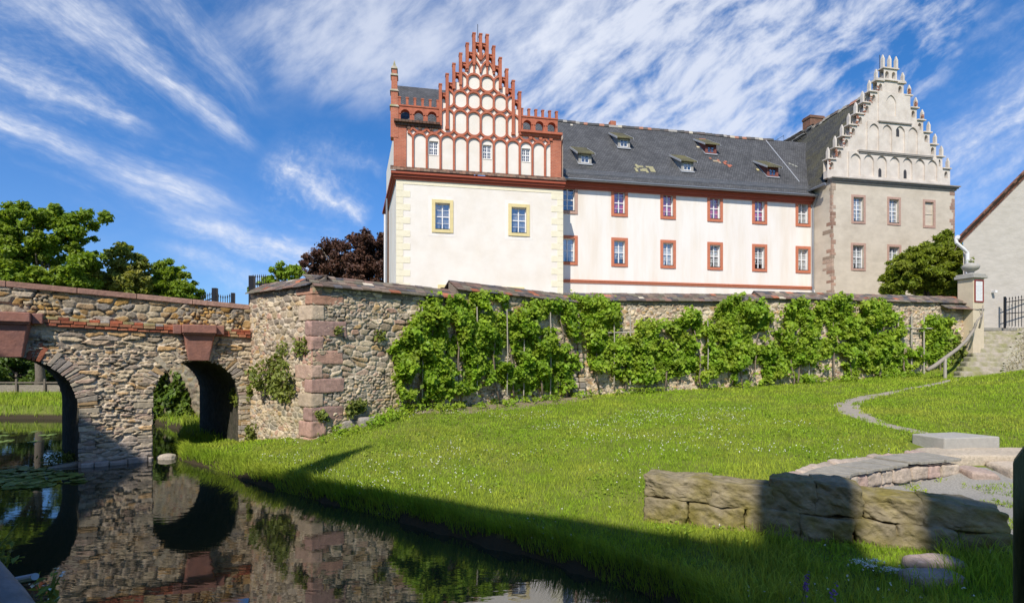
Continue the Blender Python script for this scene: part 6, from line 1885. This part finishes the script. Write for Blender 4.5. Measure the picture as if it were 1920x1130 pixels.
# flagstones at the lower right
for i, (x, y, w_, lab) in enumerate([(1752, 1068, .30, 'flat reddish stone in the grass below the block wall'), (1748, 1098, .28, 'flat pale stone in the grass, nearest to the lower right corner')]):
    p = hit(x, y); z = p.z
    tag(rock('flagstone', M_RUBBLE, ((p.x - w_, p.y - .12, z - .12), (p.x + w_, p.y - .12, z - .12), (p.x + w_, p.y + .12, z - .12), (p.x - w_, p.y + .12, z - .12), (p.x - w_, p.y - .14, z + .14), (p.x + w_, p.y - .14, z + .13), (p.x + w_, p.y + .14, z + .15), (p.x - w_, p.y + .14, z + .15)), 490 + i, None, .04, 5, 9, col=(.36, .28, .235), loc=tuple(p)), lab, 'stone')
# boulder at the pier
p = atz(312, 860, .0); tag(rock('boulder', M_RUBBLE, [(p.x - .24, p.y - .14, -.1), (p.x + .24, p.y - .1, -.1), (p.x + .26, p.y + .16, -.1), (p.x - .2, p.y + .14, -.1), (p.x - .24, p.y - .14, .1), (p.x + .2, p.y - .1, .13), (p.x + .22, p.y + .16, .15), (p.x - .2, p.y + .14, .12)], 500, None, .06, 4, 10, col=(.46, .40, .33), loc=(p.x, p.y, 0)), 'pale flat boulder at the water between pier and lawn', 'stone')
# edging stones along the wall foot
rr = random.Random(44); ge = 'edging stones along the wall foot'
edge_px = [(1115, 738, .5), (1150, 737, .35), (1185, 736, .4), (1222, 733, .55), (1262, 731, .35), (1310, 728, .6), (1352, 726, .4), (1040, 745, .4), (1008, 750, .3), (980, 753, .4), (690, 795, .25), (655, 800, .22)]
labs = ['flat grey edging stone right of the buttress', 'small edging stone, second right of the buttress', 'edging stone, third right of the buttress', 'long edging stone left of the middle vines', 'small edging stone under the wide low vine', 'longest flat edging stone under the wide low vine', 'edging stone under the tall bushy vine', 'dark stone in the soil left of the buttress', 'small dark stone in the soil below the vines', 'leftmost dark stone in the soil below the vines', 'fallen stone on the grass right of the bastion corner', 'small fallen stone nearest to the bastion corner']
for (x, y, w_), lab in zip(edge_px, labs):
    p = hit(x, y); d = DIR_B if x > 1090 else DIR_A; nn = NB if x > 1090 else NA; z = p.z; h = rr.uniform(.10, .18)
    f = lambda s, q, zz: (p.x + d.x * s + nn.x * q, p.y + d.y * s + nn.y * q, zz)
    tag(rock('edging_stone', M_RUBBLE, [f(-w_, .14, z - .1), f(w_, .14, z - .1), f(w_, -.14, z - .1), f(-w_, -.14, z - .1), f(-w_, .12, z + h), f(w_, .12, z + h), f(w_, -.12, z + h + .02), f(-w_, -.12, z + h + .02)], 520 + x, None, .05, 5, 9, col=(.32, .285, .25), loc=tuple(p)), lab, 'stone', ge)

# ------------------------------------------------------------------ staircase, handrail, pillar, gate at the right
stairs = thing('stone_staircase', (18.2, 20.6, 1.9), 'worn stone staircase climbing to the gate pillar', 'stairs')
ys_px = [705, 696, 687, 677.5, 669, 661, 652, 644, 636, 627.5, 620, 614]
lx = [1804, 1806, 1811, 1818, 1824, 1829, 1832, 1835, 1836, 1837, 1839, 1842]; rx = [1848, 1850, 1853, 1855, 1858, 1862, 1866, 1874, 1882, 1890, 1902, 1925]
for i in range(12):
    Y = 20.6 + i * .30; a, b = at(lx[i], ys_px[i], Y), at(rx[i], ys_px[i], Y); z = a.z
    rock('step', M_STEP, [(a.x - .1, Y, z - .5), (b.x + .6, Y + .02, z - .5), (b.x + .7, Y + .5, z - .5), (a.x, Y + .5, z - .5), (a.x - .1, Y, z), (b.x + .6, Y + .02, z), (b.x + .7, Y + .5, z + .01), (a.x, Y + .5, z + .01)], 600 + i, stairs, .03, 16, 10)
mb = MB(); rail = [at(1738, 694, 20.3), at(1752, 686, 20.35), at(1772, 671, 20.5), at(1795, 654, 20.8), at(1812, 638, 21.1), at(1824, 621, 21.4), at(1830, 608, 21.5)]
hr = thing('wooden_handrail', at(1772, 708, 20.5), 'bent natural branch used as a handrail beside the steps', 'handrail')
mb.tube(rail, [.075, .075, .07, .062, .06, .055, .045], 9); mb.tube([rail[5], at(1833, 600, 21.5), at(1842, 590, 21.6)], [.04, .035, .03], 7); mb.build('rail', M_WOODGREY, hr, smooth=True)
mb = MB(); mb.tube([at(1772, 710, 20.45), at(1772, 672, 20.45)], .055, 8); mb.build('post', M_STAKE, hr)
mb = MB(); mb.tube([at(1836, 615, 21.7), at(1841, 595, 21.7), at(1843, 572, 21.7)], [.035, .03, .02], 6); mb.tube([at(1841, 595, 21.7), at(1836, 580, 21.7)], [.02, .012], 5); mb.build('branch', M_WOODGREY, hr, smooth=True)
# gate pillar
pc = at(1825, 600, 22.3); al = R(15.4); pr_ = Vector((math.cos(al), math.sin(al), 0)); pl_ = Vector((-math.sin(al), math.cos(al), 0))
PFR = Matrix(((pr_.x, pl_.x, 0, pc.x), (pr_.y, pl_.y, 0, pc.y), (0, 0, 1, 0), (0, 0, 0, 1)))
pil = thing('gate_pillar', PFR @ Vector((.31, .31, 3.0)), 'beige rendered gate pillar with a stone ball finial and a framed notice', 'pillar', al)
s_ = .62; zt = HC + (YH - 521) / FP * 22.3
mb = MB(PFR); mb.box(0, s_, 0, s_, 2.6, zt); mb.build('shaft', mat('cream_render', (.60, .505, .36), .9, .1, 2.0, bump=.004, bscale=20), pil, bevel=.012)
mb = MB(PFR); mb.box(-.09, s_ + .09, -.09, s_ + .09, zt + .002, zt + .12); mb.box(-.05, s_ + .05, -.05, s_ + .05, zt + .122, zt + .20); mb.build('cap', M_CONCRETE, pil, bevel=.02)
mb = MB(PFR); zz_ = zt + .2; mb.lathe([(.17, 0), (.17, .04), (.11, .07), (.13, .12), (.26, .20), (.31, .30), (.30, .38), (.20, .46), (.12, .49)], (s_ / 2, s_ / 2, zz_), 20); fin = mb.build('finial', M_CONCRETE, pil, smooth=True)
rs = np.random.RandomState(8); C = np.array(PFR @ Vector((s_ / 2, s_ / 2, zz_ + .52))) + rs.normal(0, .07, (60, 3)); V, F = leaves(C, np.tile([0, 0, 1.0], (60, 1)), .09, rs); mesh_np('moss_tuft', V, F, M_WEED, fin)
zs0, zs1 = HC + (YH - 566) / FP * 22.3, HC + (YH - 524) / FP * 22.3
mb = MB(PFR); x0, x1 = .05, .56; f = .05
for (a, b, c, d) in ((x0, x0 + f, zs0, zs1), (x1 - f, x1, zs0, zs1), (x0 + f, x1 - f, zs0, zs0 + f), (x0 + f, x1 - f, zs1 - f, zs1)): mb.box(a, b, -.03, .0, c, d)
pf = mb.build('notice_frame', mat('dark_red_paint', (.24, .035, .03), .6, .1, 3), pil)
mb = MB(PFR); mb.box(x0 + f, x1 - f, -.014, -.001, zs0 + f, zs1 - f); nb_ = mb.build('notice_board', M_WHITEPAINT, pf)
mb = MB(PFR); rr = random.Random(3)
for i in range(13):
    z = zs1 - f - .10 - i * .055; w_ = rr.uniform(.2, .36) if i > 1 else .18; xc = (x0 + x1) / 2; xa = xc - w_ / 2
    while xa < xc + w_ / 2: b = xa + rr.uniform(.015, .05); mb.box(xa, b, -.0165, -.0142, z, z + .016); xa = b + .012
mb.build('notice_print', mat('grey_print', (.50, .50, .50), .8, 0, 1), nb_)
# iron gates and fences


def iron(name, label, p0, p1, zb, zt0, zt1, nbar, posts, parent=None, sag=0.0, rails=(.12, .55), cat='gate'):
    p0, p1 = Vector(p0), Vector(p1); t = thing(name, (p0.x, p0.y, zb), label, cat)
    mb = MB()
    for i in range(nbar):
        u = (i + .5) / nbar; p = p0.lerp(p1, u); zt = zt0 + (zt1 - zt0) * u - sag * math.sin(u * math.pi)
        mb.tube([(p.x, p.y, zb), (p.x, p.y, zt - .07)], .011, 5); mb.tube([(p.x, p.y, zt - .08), (p.x, p.y, zt - .05), (p.x, p.y, zt + .03)], [.011, .024, .003], 5)
    mb.build('bars', M_IRON, t)
    mb = MB()
    for r_ in rails:
        pts = []
        for i in range(9):
            u = i / 8; p = p0.lerp(p1, u); zt = zt0 + (zt1 - zt0) * u - sag * math.sin(u * math.pi); pts.append((p.x, p.y, zb + (zt - zb) * r_))
        mb.tube(pts, .022, 6)
    mb.build('rails', M_IRON, t)
    for (u, h, rad) in posts:
        p = p0.lerp(p1, u); mb = MB(); mb.box(p.x - rad, p.x + rad, p.y - rad, p.y + rad, zb - .1, h); mb.build('post', M_IRON, t, bevel=.008)
    return t


a, b = at(1884, 600, 23.6), at(1935, 600, 23.9); zg = HC + (YH - 611) / FP * 23.6
iron('iron_gate', 'black wrought iron gate with spiked bars at the top of the steps', a, b, zg, zg + 1.22, zg + 1.45, 9, [(0, zg + 1.30, .035)], rails=(.45, .86))
dz_ = 3.35
a, b, c = at(376, 560, 17.2), at(403, 560, 17.2), at(437, 560, 17.2)
iron('iron_gate_leaf', 'left half of the black iron gate, rising to a thick post above the parapet', a, b, dz_, HC + (YH - 556) / FP * 17.2, HC + (YH - 546) / FP * 17.2, 7, [(1.0, HC + (YH - 540) / FP * 17.2, .07)], rails=(.35, .86))
iron('iron_gate_leaf', 'right half of the black iron gate, its top sagging between two posts', b, c, dz_, HC + (YH - 549) / FP * 17.2, HC + (YH - 549) / FP * 17.2, 8, [(1.0, HC + (YH - 549) / FP * 17.2, .05)], sag=.10, rails=(.35, .80))
a, b = at(472.5, 560, 16.6), at(500, 560, 17.4)
iron('iron_fence', 'short black iron fence with a heavy post on the bastion corner', a, b, dz_, HC + (YH - 516) / FP * 16.6, HC + (YH - 512) / FP * 17, 7, [(0, HC + (YH - 517) / FP * 16.6, .075)], rails=(.3, .72, .86), cat='fence')

# ------------------------------------------------------------------ near things at both lower corners
M_GREENWOOD = mat('green_painted_wood', (.085, .095, .05), .6, .3, 5, bump=.004, bscale=40, stretch=(6, 6, 1))
Yp = 2.0; X0 = (1899 - 960) / FP * Yp
gp_ = thing('green_post', (X0 + .12, Yp, .7), 'dark green wooden post with a slanted top at the right edge', 'post')
mb = MB(); zt = HC + (YH - 834) / FP * Yp; zl = HC + (YH - 868) / FP * Yp
mb.prism([(X0, Yp, .5), (X0 + .26, Yp, .5), (X0 + .26, Yp, zt), (X0 + .05, Yp, zt), (X0, Yp, zl)], (.09, .09, 0)); mb.build('board', M_GREENWOOD, gp_, bevel=.006)
mb = MB(); mb.prism([(X0 + .025, Yp - .05, zl - .62), (X0 + .30, Yp - .05, zl - .62), (X0 + .30, Yp - .05, zl - .20), (X0 + .10, Yp - .05, zl - .08), (X0 + .018, Yp - .05, zl - .22)], (.046, .048, 0)); mb.build('side_board', M_GREENWOOD, gp_, bevel=.008)
# weathered rail and pipe at the lower left
mb = MB(); mb.tube([at(-115, 1005, 2.5), at(-40, 1082, 2.3), at(2, 1135, 2.15), at(55, 1215, 2.0)], [.085, .085, .085, .085], 12)
tag(mb.build('timber_rail', mat('grey_timber', (.20, .19, .19), .9, .35, 5, bump=.008, bscale=30), loc=at(0, 1050, 2.3), smooth=True), 'round weathered grey timber rail slanting through the lower left corner', 'rail')
mb = MB(); mb.tube([at(20, 1089, 2.6), at(66, 1080, 2.5)], .016, 10); tag(mb.build('grey_pipe', mat('plastic_pipe', (.36, .40, .46), .5, .05, 3), loc=at(30, 1087, 2.6)), 'short grey plastic pipe poking out beside the timber rail', 'pipe')


def weed(name, label, base, tops, leafm, n, size, seed, cat='plant', group=None, flower=None):
    rs = np.random.RandomState(seed); base = Vector(base); t = thing(name, base, label, cat, group=group); mb = MB(); P = []
    for tp in tops:
        tp = Vector(tp); mid = base.lerp(tp, .55) + Vector((rs.uniform(-.03, .03), rs.uniform(-.03, .03), .03)); mb.tube([base, mid, tp], [.006, .005, .003], 5)
        for k in range(n):
            u = rs.uniform(.35, 1); p = base.lerp(mid, u / .55) if u < .55 else mid.lerp(tp, (u - .55) / .45); P.append(np.array(p) + rs.normal(0, size * .45, 3))
    mb.build('stem', M_WEED, t)
    if n:
        P = np.array(P); V, F = leaves(P, np.tile([0, -.3, .8], (len(P), 1)), size, rs, .5, .5); mesh_np('foliage', V, F, leafm, t)
    if flower:
        fm, fn, fr, fl = flower
        for tp in tops:
            Q = np.array(tp) + rs.normal(0, 1, (fn, 3)) * np.array(fr)
            V, F = leaves(Q, np.tile([0, -.3, 1.0], (fn, 1)), fl, rs, .9, .5); mesh_np('flower_head', V, F, fm, t)
    return t


M_PETAL = mat('white_petals', (.70, .70, .62), .8, .1, 5)
M_PURPLE = mat('purple_petals', (.22, .10, .32), .8, .2, 5)
b = at(80, 1175, 2.8)
weed('leafy_weed', 'leafy weed with a pale flower beside the timber rail', b, [at(104, 1068, 2.8), at(115, 1075, 2.7), at(88, 1100, 2.75), at(70, 1095, 2.8), at(95, 1120, 2.7)], M_WEED, 9, .05, 61, flower=(M_PETAL, 3, (.02, .01, .006), .02))
b = at(5, 1080, 2.9)
weed('leafy_weed', 'tuft of leaves behind the timber rail at the left edge', b, [at(22, 1015, 2.9), at(8, 1025, 2.9), at(15, 1040, 2.85)], M_WEED, 10, .05, 62)
b = at(-25, 1080, 2.9)
weed('dry_grass', 'few dry grass stalks bending in from the left edge', b, [at(32, 982, 2.9), at(18, 1008, 2.9), at(10, 1025, 2.9), at(46, 1043, 2.9), at(40, 1050, 2.9)], M_WEED, 0, .03, 63)
p = hit(1650, 1085); b = p
weed('white_umbel', 'white umbel flowers in the grass below the block wall', b, [at(1612, 1052, p.y - .1), at(1632, 1060, p.y - .1), at(1640, 1050, p.y - .05), at(1668, 1066, p.y), at(1682, 1068, p.y)], M_WEED, 4, .05, 64, flower=(M_PETAL, 95, (.04, .03, .008), .013))
p = Vector((2.4, 4.1, gz(2.4, 4.1)))
p2 = at(1512, 1140, 4.2); weed('purple_flower', 'taller purple flower spike at the bottom edge', (p2.x, 4.2, .5), [at(1510, 1098, 4.2), at(1513, 1088, 4.2)], M_WEED, 6, .04, 65, flower=(M_PURPLE, 26, (.01, .01, .05), .02), group='purple flower spikes')
weed('purple_flower', 'purple flower spike right of the taller one at the bottom edge', (at(1564, 1140, 4.1).x, 4.1, .5), [at(1564, 1118, 4.1)], M_WEED, 6, .04, 66, flower=(M_PURPLE, 26, (.014, .01, .05), .022), group='purple flower spikes')

# lily pads
gl = 'lily pads on the moat'; rs = np.random.RandomState(12); M_PAD = leaf_mat('lily_pad', (.17, .25, .05), (.22, .29, .08), .15, .3, .35, .5)
mb = MB(); n = 14; r = .5; ring = [(r * math.cos(R(18) + R(324) * i / n), r * math.sin(R(18) + R(324) * i / n), .02 * math.sin(i * 1.7)) for i in range(n + 1)]
for i in range(n): mb.poly([(0, 0, 0), ring[i], ring[i + 1]])
pad0 = mb.build('lily_pad', M_PAD); tag(pad0, 'round green lily pad floating on the moat before the left arch', 'lily pad', gl)
spots = []
while len(spots) < 190:
    x, y = rs.uniform(-60, 152), rs.uniform(876, 914)
    if y > 905 and x > 100: continue
    if x > 90 and y < 884: continue
    spots.append((x, y, 0))
for _ in range(26): spots.append((rs.uniform(-20, 112), rs.uniform(806, 834), 1))
first = True
for x, y, bk in spots:
    q = atz(x, y, .012)
    o = pad0 if first else link(pad0.copy()); first = False
    s = rs.uniform(.15, .32); o.location = (q.x, q.y, .012 + rs.uniform(0, .06) * (rs.rand() < .4)); o.rotation_euler = (rs.uniform(-.12, .12), rs.uniform(-.12, .12), rs.uniform(0, 6.28)); o.scale = (s, s, s)
    if bk: o['label'] = 'round green lily pad on the dark water behind the left arch'
p = atz(118, 862, .05); rs = np.random.RandomState(5); C = np.array((p.x, p.y, .12)) + rs.normal(0, 1, (500, 3)) * np.array([.28, .18, .07]); V, F = leaves(C, np.tile([0, 0, 1.0], (500, 1)), .09, rs, .3); t = thing('reed_tuft', (p.x, p.y, 0), 'low green plant tuft at the foot of the pier inside the left arch', 'plant'); mesh_np('foliage', V, F, M_WEED, t)
mb = MB(); q0, q1 = atz(88, 878, 0), atz(152, 872, 0); rock('pier_ledge', M_RUBBLE, [(q0.x, q0.y - .1, -.2), (q1.x, q1.y - .1, -.2), (q1.x, q1.y + .5, -.2), (q0.x, q0.y + .4, -.2), (q0.x, q0.y - .1, .05), (q1.x, q1.y - .1, .09), (q1.x, q1.y + .5, .1), (q0.x, q0.y + .4, .05)], 700, bridge, .04, 6, 10, col=(.28, .25, .2))

# ------------------------------------------------------------------ grass
M_GRASS = mat('grass_blades', (.255, .39, .024), .6, .25, .55, island=.38, trans=.34, spec=.15, color2=(.37, .43, .05), upn=.65)


def blades(P, h, w, lean, rs, segs=True):
    n = len(P); z = ground(P) - .01; th = rs.uniform(0, 2 * np.pi, n); ph = rs.uniform(0, 2 * np.pi, n)
    B = np.column_stack([P, z]); S = np.column_stack([np.cos(th), np.sin(th), 0 * th]) * (w / 2)[:, None]
    Ld = np.column_stack([np.cos(ph), np.sin(ph), 0 * ph]) if lean is None or np.isscalar(lean) else lean
    am = (lean if np.isscalar(lean) else 1.0)
    L_ = Ld * (h * rs.uniform(.2, 1.0, n) * am)[:, None]
    up = np.zeros((n, 3)); up[:, 2] = 1
    M_ = B + L_ * .35 + up * (h * .62)[:, None]; T_ = B + L_ + up * (h * rs.uniform(.75, 1.0, n))[:, None]
    V = np.stack([B - S, B + S, M_ + S * .75, M_ - S * .75, T_], 1).reshape(-1, 3)
    i = np.arange(n) * 5
    F = np.concatenate([np.stack([i, i + 1, i + 2], 1), np.stack([i, i + 2, i + 3], 1), np.stack([i + 3, i + 2, i + 4], 1)])
    return V, F


def land_ok(P, pad=0.0):
    ok = shore_sd(P) > .02
    # in front of the walls
    for P0_, d_, L_ in ((END_L, DIR_L, LEN_L), (CORNER, DIR_A, LEN_A), (JOINT, DIR_B, LEN_B)):
        n_ = Vector((d_.y, -d_.x, 0)); v = P - np.array((P0_.x, P0_.y)); a = v @ np.array((d_.x, d_.y)); q = v @ np.array((n_.x, n_.y))
        ok &= ~((a > -.3) & (a < L_ + .2) & (q < .04 + pad) & (q > -4))
    ok &= ~in_poly(P, [(END_L.x, END_L.y), (CORNER.x, CORNER.y), (JOINT.x, JOINT.y), (WALL_END.x, WALL_END.y), (WALL_END.x, 40), (-8, 40)])
    d = np.full(len(P), 9.0)
    for i in range(len(PATH) - 1):
        dd = seg_dist(P, PATH[i], PATH[i + 1]) - PW[i] * .9; d = np.minimum(d, dd)
    ok &= d > (vnoise(P[:, 0] * 6, P[:, 1] * 6, 3) - .62) * .45
    ok &= ~in_poly(P, GRAV) | (fbm(P[:, 0] * 2.2, P[:, 1] * 2.2, 6) > .47)
    ok &= ~in_poly(P, np.concatenate([SI, SO[::-1]])) & ~in_poly(P, [(7.4, 8.6), (10.7, 8.4), (10.8, 10), (9.2, 10.1), (8.8, 10.65), (7.7, 10.4), (7.4, 9.9)])
    q = [(BA + bn * .08), (BB + bn * .08), (BB - bn * .5), (BA - bn * .5)]
    ok &= ~in_poly(P, [(v.x, v.y) for v in q])
    # the steps and the bank beside them
    ok &= ~in_poly(P, [(17.3, 20.45), (18.5, 20.45), (20.4, 22.1), (23.6, 24.2), (20.5, 24.5), (18.0, 22)])
    return ok


rs = np.random.RandomState(77)
VV = []; FF = []; off = 0


def emit(P, h, w, lean):
    global off
    V, F = blades(P, h, w, lean, rs); VV.append(V); FF.append(F + off); off += len(V)


for (y0, y1, dens, hh, ww) in ((3.9, 6, 1700, .11, .008), (6, 8, 1700, .075, .008), (8, 10.5, 1250, .07, .009), (10.5, 13.5, 800, .07, .012), (13.5, 17.5, 420, .075, .017), (17.5, 25, 240, .085, .024)):
    x0, x1 = -10.2, y1 * 1.02 + .6
    n = int((x1 - x0) * (y1 - y0) * dens); P = np.column_stack([rs.uniform(x0, x1, n), rs.uniform(y0, y1, n)])
    P = P[(np.abs(P[:, 0]) < P[:, 1] * 1.03 + .5)]
    P = P[land_ok(P)]
    # bare soil strip under the vines
    v = P - np.array((CORNER.x, CORNER.y)); qa = v @ np.array((NA.x, NA.y)); aa = v @ np.array((DIR_A.x, DIR_A.y))
    bare = (qa < .75) & (aa > 2.5) & (aa < LEN_A) & (fbm(P[:, 0] * 1.5, P[:, 1] * 1.5, 8) < .56)
    P = P[~bare]
    pat = fbm(P[:, 0] * .8, P[:, 1] * .8, 15, 3)
    h = hh * rs.uniform(.55, 1.35, len(P)) * (.75 + .6 * pat)
    sd = shore_sd(P); h *= 1 + 1.0 * np.exp(-sd / .45)
    emit(P, h, np.full(len(P), ww) * rs.uniform(.7, 1.3, len(P)), .7)
# long grass hanging over the bank
for i in range(4, len(SHORE) - 5):
    a, b = SHORE[i], SHORE[i + 1]; L_ = np.linalg.norm(b - a); n = int(L_ * (620 if i < 14 else 380)); u = rs.rand(n); nv = np.array([-(b - a)[1], (b - a)[0]]) / L_
    inn = rs.uniform(-.05, .30, n)
    P = a + (b - a) * u[:, None]; tst = shore_sd(P[:1] + nv * .2)
    sg = 1 if tst[0] > 0 else -1
    P = P + nv * sg * inn[:, None]; k = (shore_sd(P) > .01) & land_ok(P); P = P[k]
    lean = np.tile(np.array([*(-nv * sg), 0.0]), (len(P), 1)) * .9 + rs.normal(0, .35, (len(P), 3)) * np.array([1, 1, 0])
    emit(P, rs.uniform(.12, .34, len(P)), np.full(len(P), .008 if a[1] < 9 else .012), lean)
# rank growth in the lower right
n = 9000; P = np.column_stack([rs.uniform(1.6, 5.6, n), rs.uniform(4.0, 6.9, n)]); P = P[land_ok(P) & (fbm(P[:, 0] * 1.6, P[:, 1] * 1.6, 33) > .48)]
emit(P, rs.uniform(.14, .36, len(P)), np.full(len(P), .009), .8)
# far bank under the trees and behind the bridge
n = 44000; P = np.column_stack([rs.uniform(-34, -8.6, n), rs.uniform(15.5, 29, n)]); P = P[shore_sd(P) > .03]
emit(P, rs.uniform(.12, .38, len(P)), np.full(len(P), .02), .6)
tag(mesh_np('grass', np.concatenate(VV), np.concatenate(FF), M_GRASS), kind='stuff')
# clover blossoms
n = 4200; P = np.column_stack([rs.uniform(-6, 7, n), rs.uniform(5, 15.5, n)]); P = P[land_ok(P) & (fbm(P[:, 0] * .55, P[:, 1] * .8, 61, 3) + rs.normal(0, .035, len(P)) > .57)]
C = np.column_stack([P, ground(P) + rs.uniform(.05, .11, len(P))]); V, F = leaves(np.repeat(C, 3, 0) + rs.normal(0, .006, (len(C) * 3, 3)), np.tile([0, -.4, 1.0], (len(C) * 3, 1)), .017, rs, .9, .6)
tag(mesh_np('clover_blossoms', V, F, M_PETAL), kind='stuff')
# low herbs: broad leaves among the grass and along the wall foot
P = np.column_stack([rs.uniform(-7, 11, 26000), rs.uniform(5, 17, 26000)]); P = P[land_ok(P) & (fbm(P[:, 0] * 1.3, P[:, 1] * 1.3, 71, 3) > .52)]
C = np.column_stack([P, ground(P) + rs.uniform(.02, .07, len(P))])
u = rs.rand(2600); a = u * LEN_A; A1 = np.array((CORNER.x, CORNER.y)) + a[:, None] * np.array((DIR_A.x, DIR_A.y)) + rs.uniform(.05, .9, 2600)[:, None] * np.array((NA.x, NA.y))
a = rs.rand(3000) * (LEN_B - 2); B1 = np.array((JOINT.x, JOINT.y)) + a[:, None] * np.array((DIR_B.x, DIR_B.y)) + rs.uniform(.05, .6, 3000)[:, None] * np.array((NB.x, NB.y))
Q = np.concatenate([A1, B1]); Q = Q[fbm(Q[:, 0] * 1.7, Q[:, 1] * 1.7, 81) > .5]
C2 = np.column_stack([Q, ground(Q) + rs.uniform(.03, .22, len(Q))])
V1, F1 = leaves(C, np.tile([0, -.2, 1.0], (len(C), 1)), .045, rs, .7, .5); V2, F2 = leaves(C2, np.tile([0, -.3, .9], (len(C2), 1)), .10, rs, .6, .6)
tag(mesh_np('ground_herbs', np.concatenate([V1, V2]), np.concatenate([F1, F2 + len(V1)]), M_VINE), kind='stuff')
# dry bank with straw and rubble right of the steps
P = np.column_stack([rs.uniform(17.5, 25, 9000), rs.uniform(18.5, 24.5, 9000)]); m_ = in_poly(P, [(18.9, 20.5), (19.6, 20.2), (22, 20.6), (25, 22), (25, 24.3), (23.6, 24.2), (20.7, 22.2)]); P = P[m_]
V, F = blades(P, rs.uniform(.12, .28, len(P)), np.full(len(P), .03), .9, rs)
tag(mesh_np('dry_grass', V, F, mat('straw', (.36, .31, .20), .9, .25, 2, island=.4)), kind='stuff')
xs_ = np.arange(17.6, 26, .2); ys_ = np.arange(19.4, 25, .2); GX, GY = np.meshgrid(xs_, ys_); gp = np.stack([GX.ravel(), GY.ravel()], 1)
idx = np.arange(len(gp)).reshape(GX.shape); Fg = np.stack([idx[:-1, :-1], idx[:-1, 1:], idx[1:, 1:], idx[1:, :-1]], -1).reshape(-1, 4); Fg = Fg[in_poly(gp[Fg].mean(1), [(18.75, 20.35), (19.6, 19.9), (22, 20.4), (26, 22), (26, 24.4), (23.2, 24.1), (20.25, 22.1)])]
tag(mesh_np('bank', np.column_stack([gp, ground(gp) + .07 + (fbm(gp[:, 0] * 4, gp[:, 1] * 4, 5) - .5) * .1]), Fg, mat('stony_bank', (.38, .345, .28), .95, .3, 4, bump=.04, bscale=12, color2=(.30, .29, .17)), smooth=True), kind='structure')

# ------------------------------------------------------------------ unseen house added behind the viewer to cast the shadow on water and bank
ed = Vector((.878, -.479, 0)); en = Vector((.479, .878, 0)); R0 = Vector((-4.2, -6.1, 0))
caster = thing('shadow_house', (R0.x, R0.y, 1.2), 'unseen tall house added behind the viewer to shade the near bank', 'house')
hp = lambda s, q, z: (R0.x + ed.x * s + en.x * q, R0.y + ed.y * s + en.y * q, z)
mb = MB(); zr_, ze_ = 16.4, 11.2; s0_, s1_ = -15, 6.4
mb.hexa([hp(s0_, 3.6, 0), hp(s1_, 3.6, 0), hp(s1_, -3.6, 0), hp(s0_, -3.6, 0), hp(s0_, 3.6, ze_), hp(s1_, 3.6, ze_), hp(s1_, -3.6, ze_), hp(s0_, -3.6, ze_)]); mb.build('wall', MATS['white_plaster'], caster)  # white walls chosen to throw fill light back onto the bank
mb = MB(); mb.prism([hp(s0_, 4, ze_ - .2), hp(s0_, 0, zr_), hp(s0_, -4, ze_ - .2)], ed * (s1_ - s0_)); mb.build('roof', M_BROWNTILE, caster)
for (s, w_, h) in ((3.75, .52, 1.55), (5.5, .46, 1.5)):
    mb = MB(); a = [hp(s - w_, -.4, 15.2), hp(s + w_, -.4, 15.2), hp(s + w_, .4, 15.2), hp(s - w_, .4, 15.2)]; mb.prism(a, (0, 0, 1.2 + h)); mb.build('chimney', MATS['chimney_brick'], caster)  # added stacks that cast the shadow strips on the block wall
mb = MB(); mb.tube([hp(-5.4, 0, 16), hp(-5.2, 0, 17.6), hp(-4.7, 0, 18.7)], [.5, .35, .12], 8); mb.build('shadow_cone', M_BROWNTILE, caster)  # added leaning cone that casts the spur of shadow on the lawn
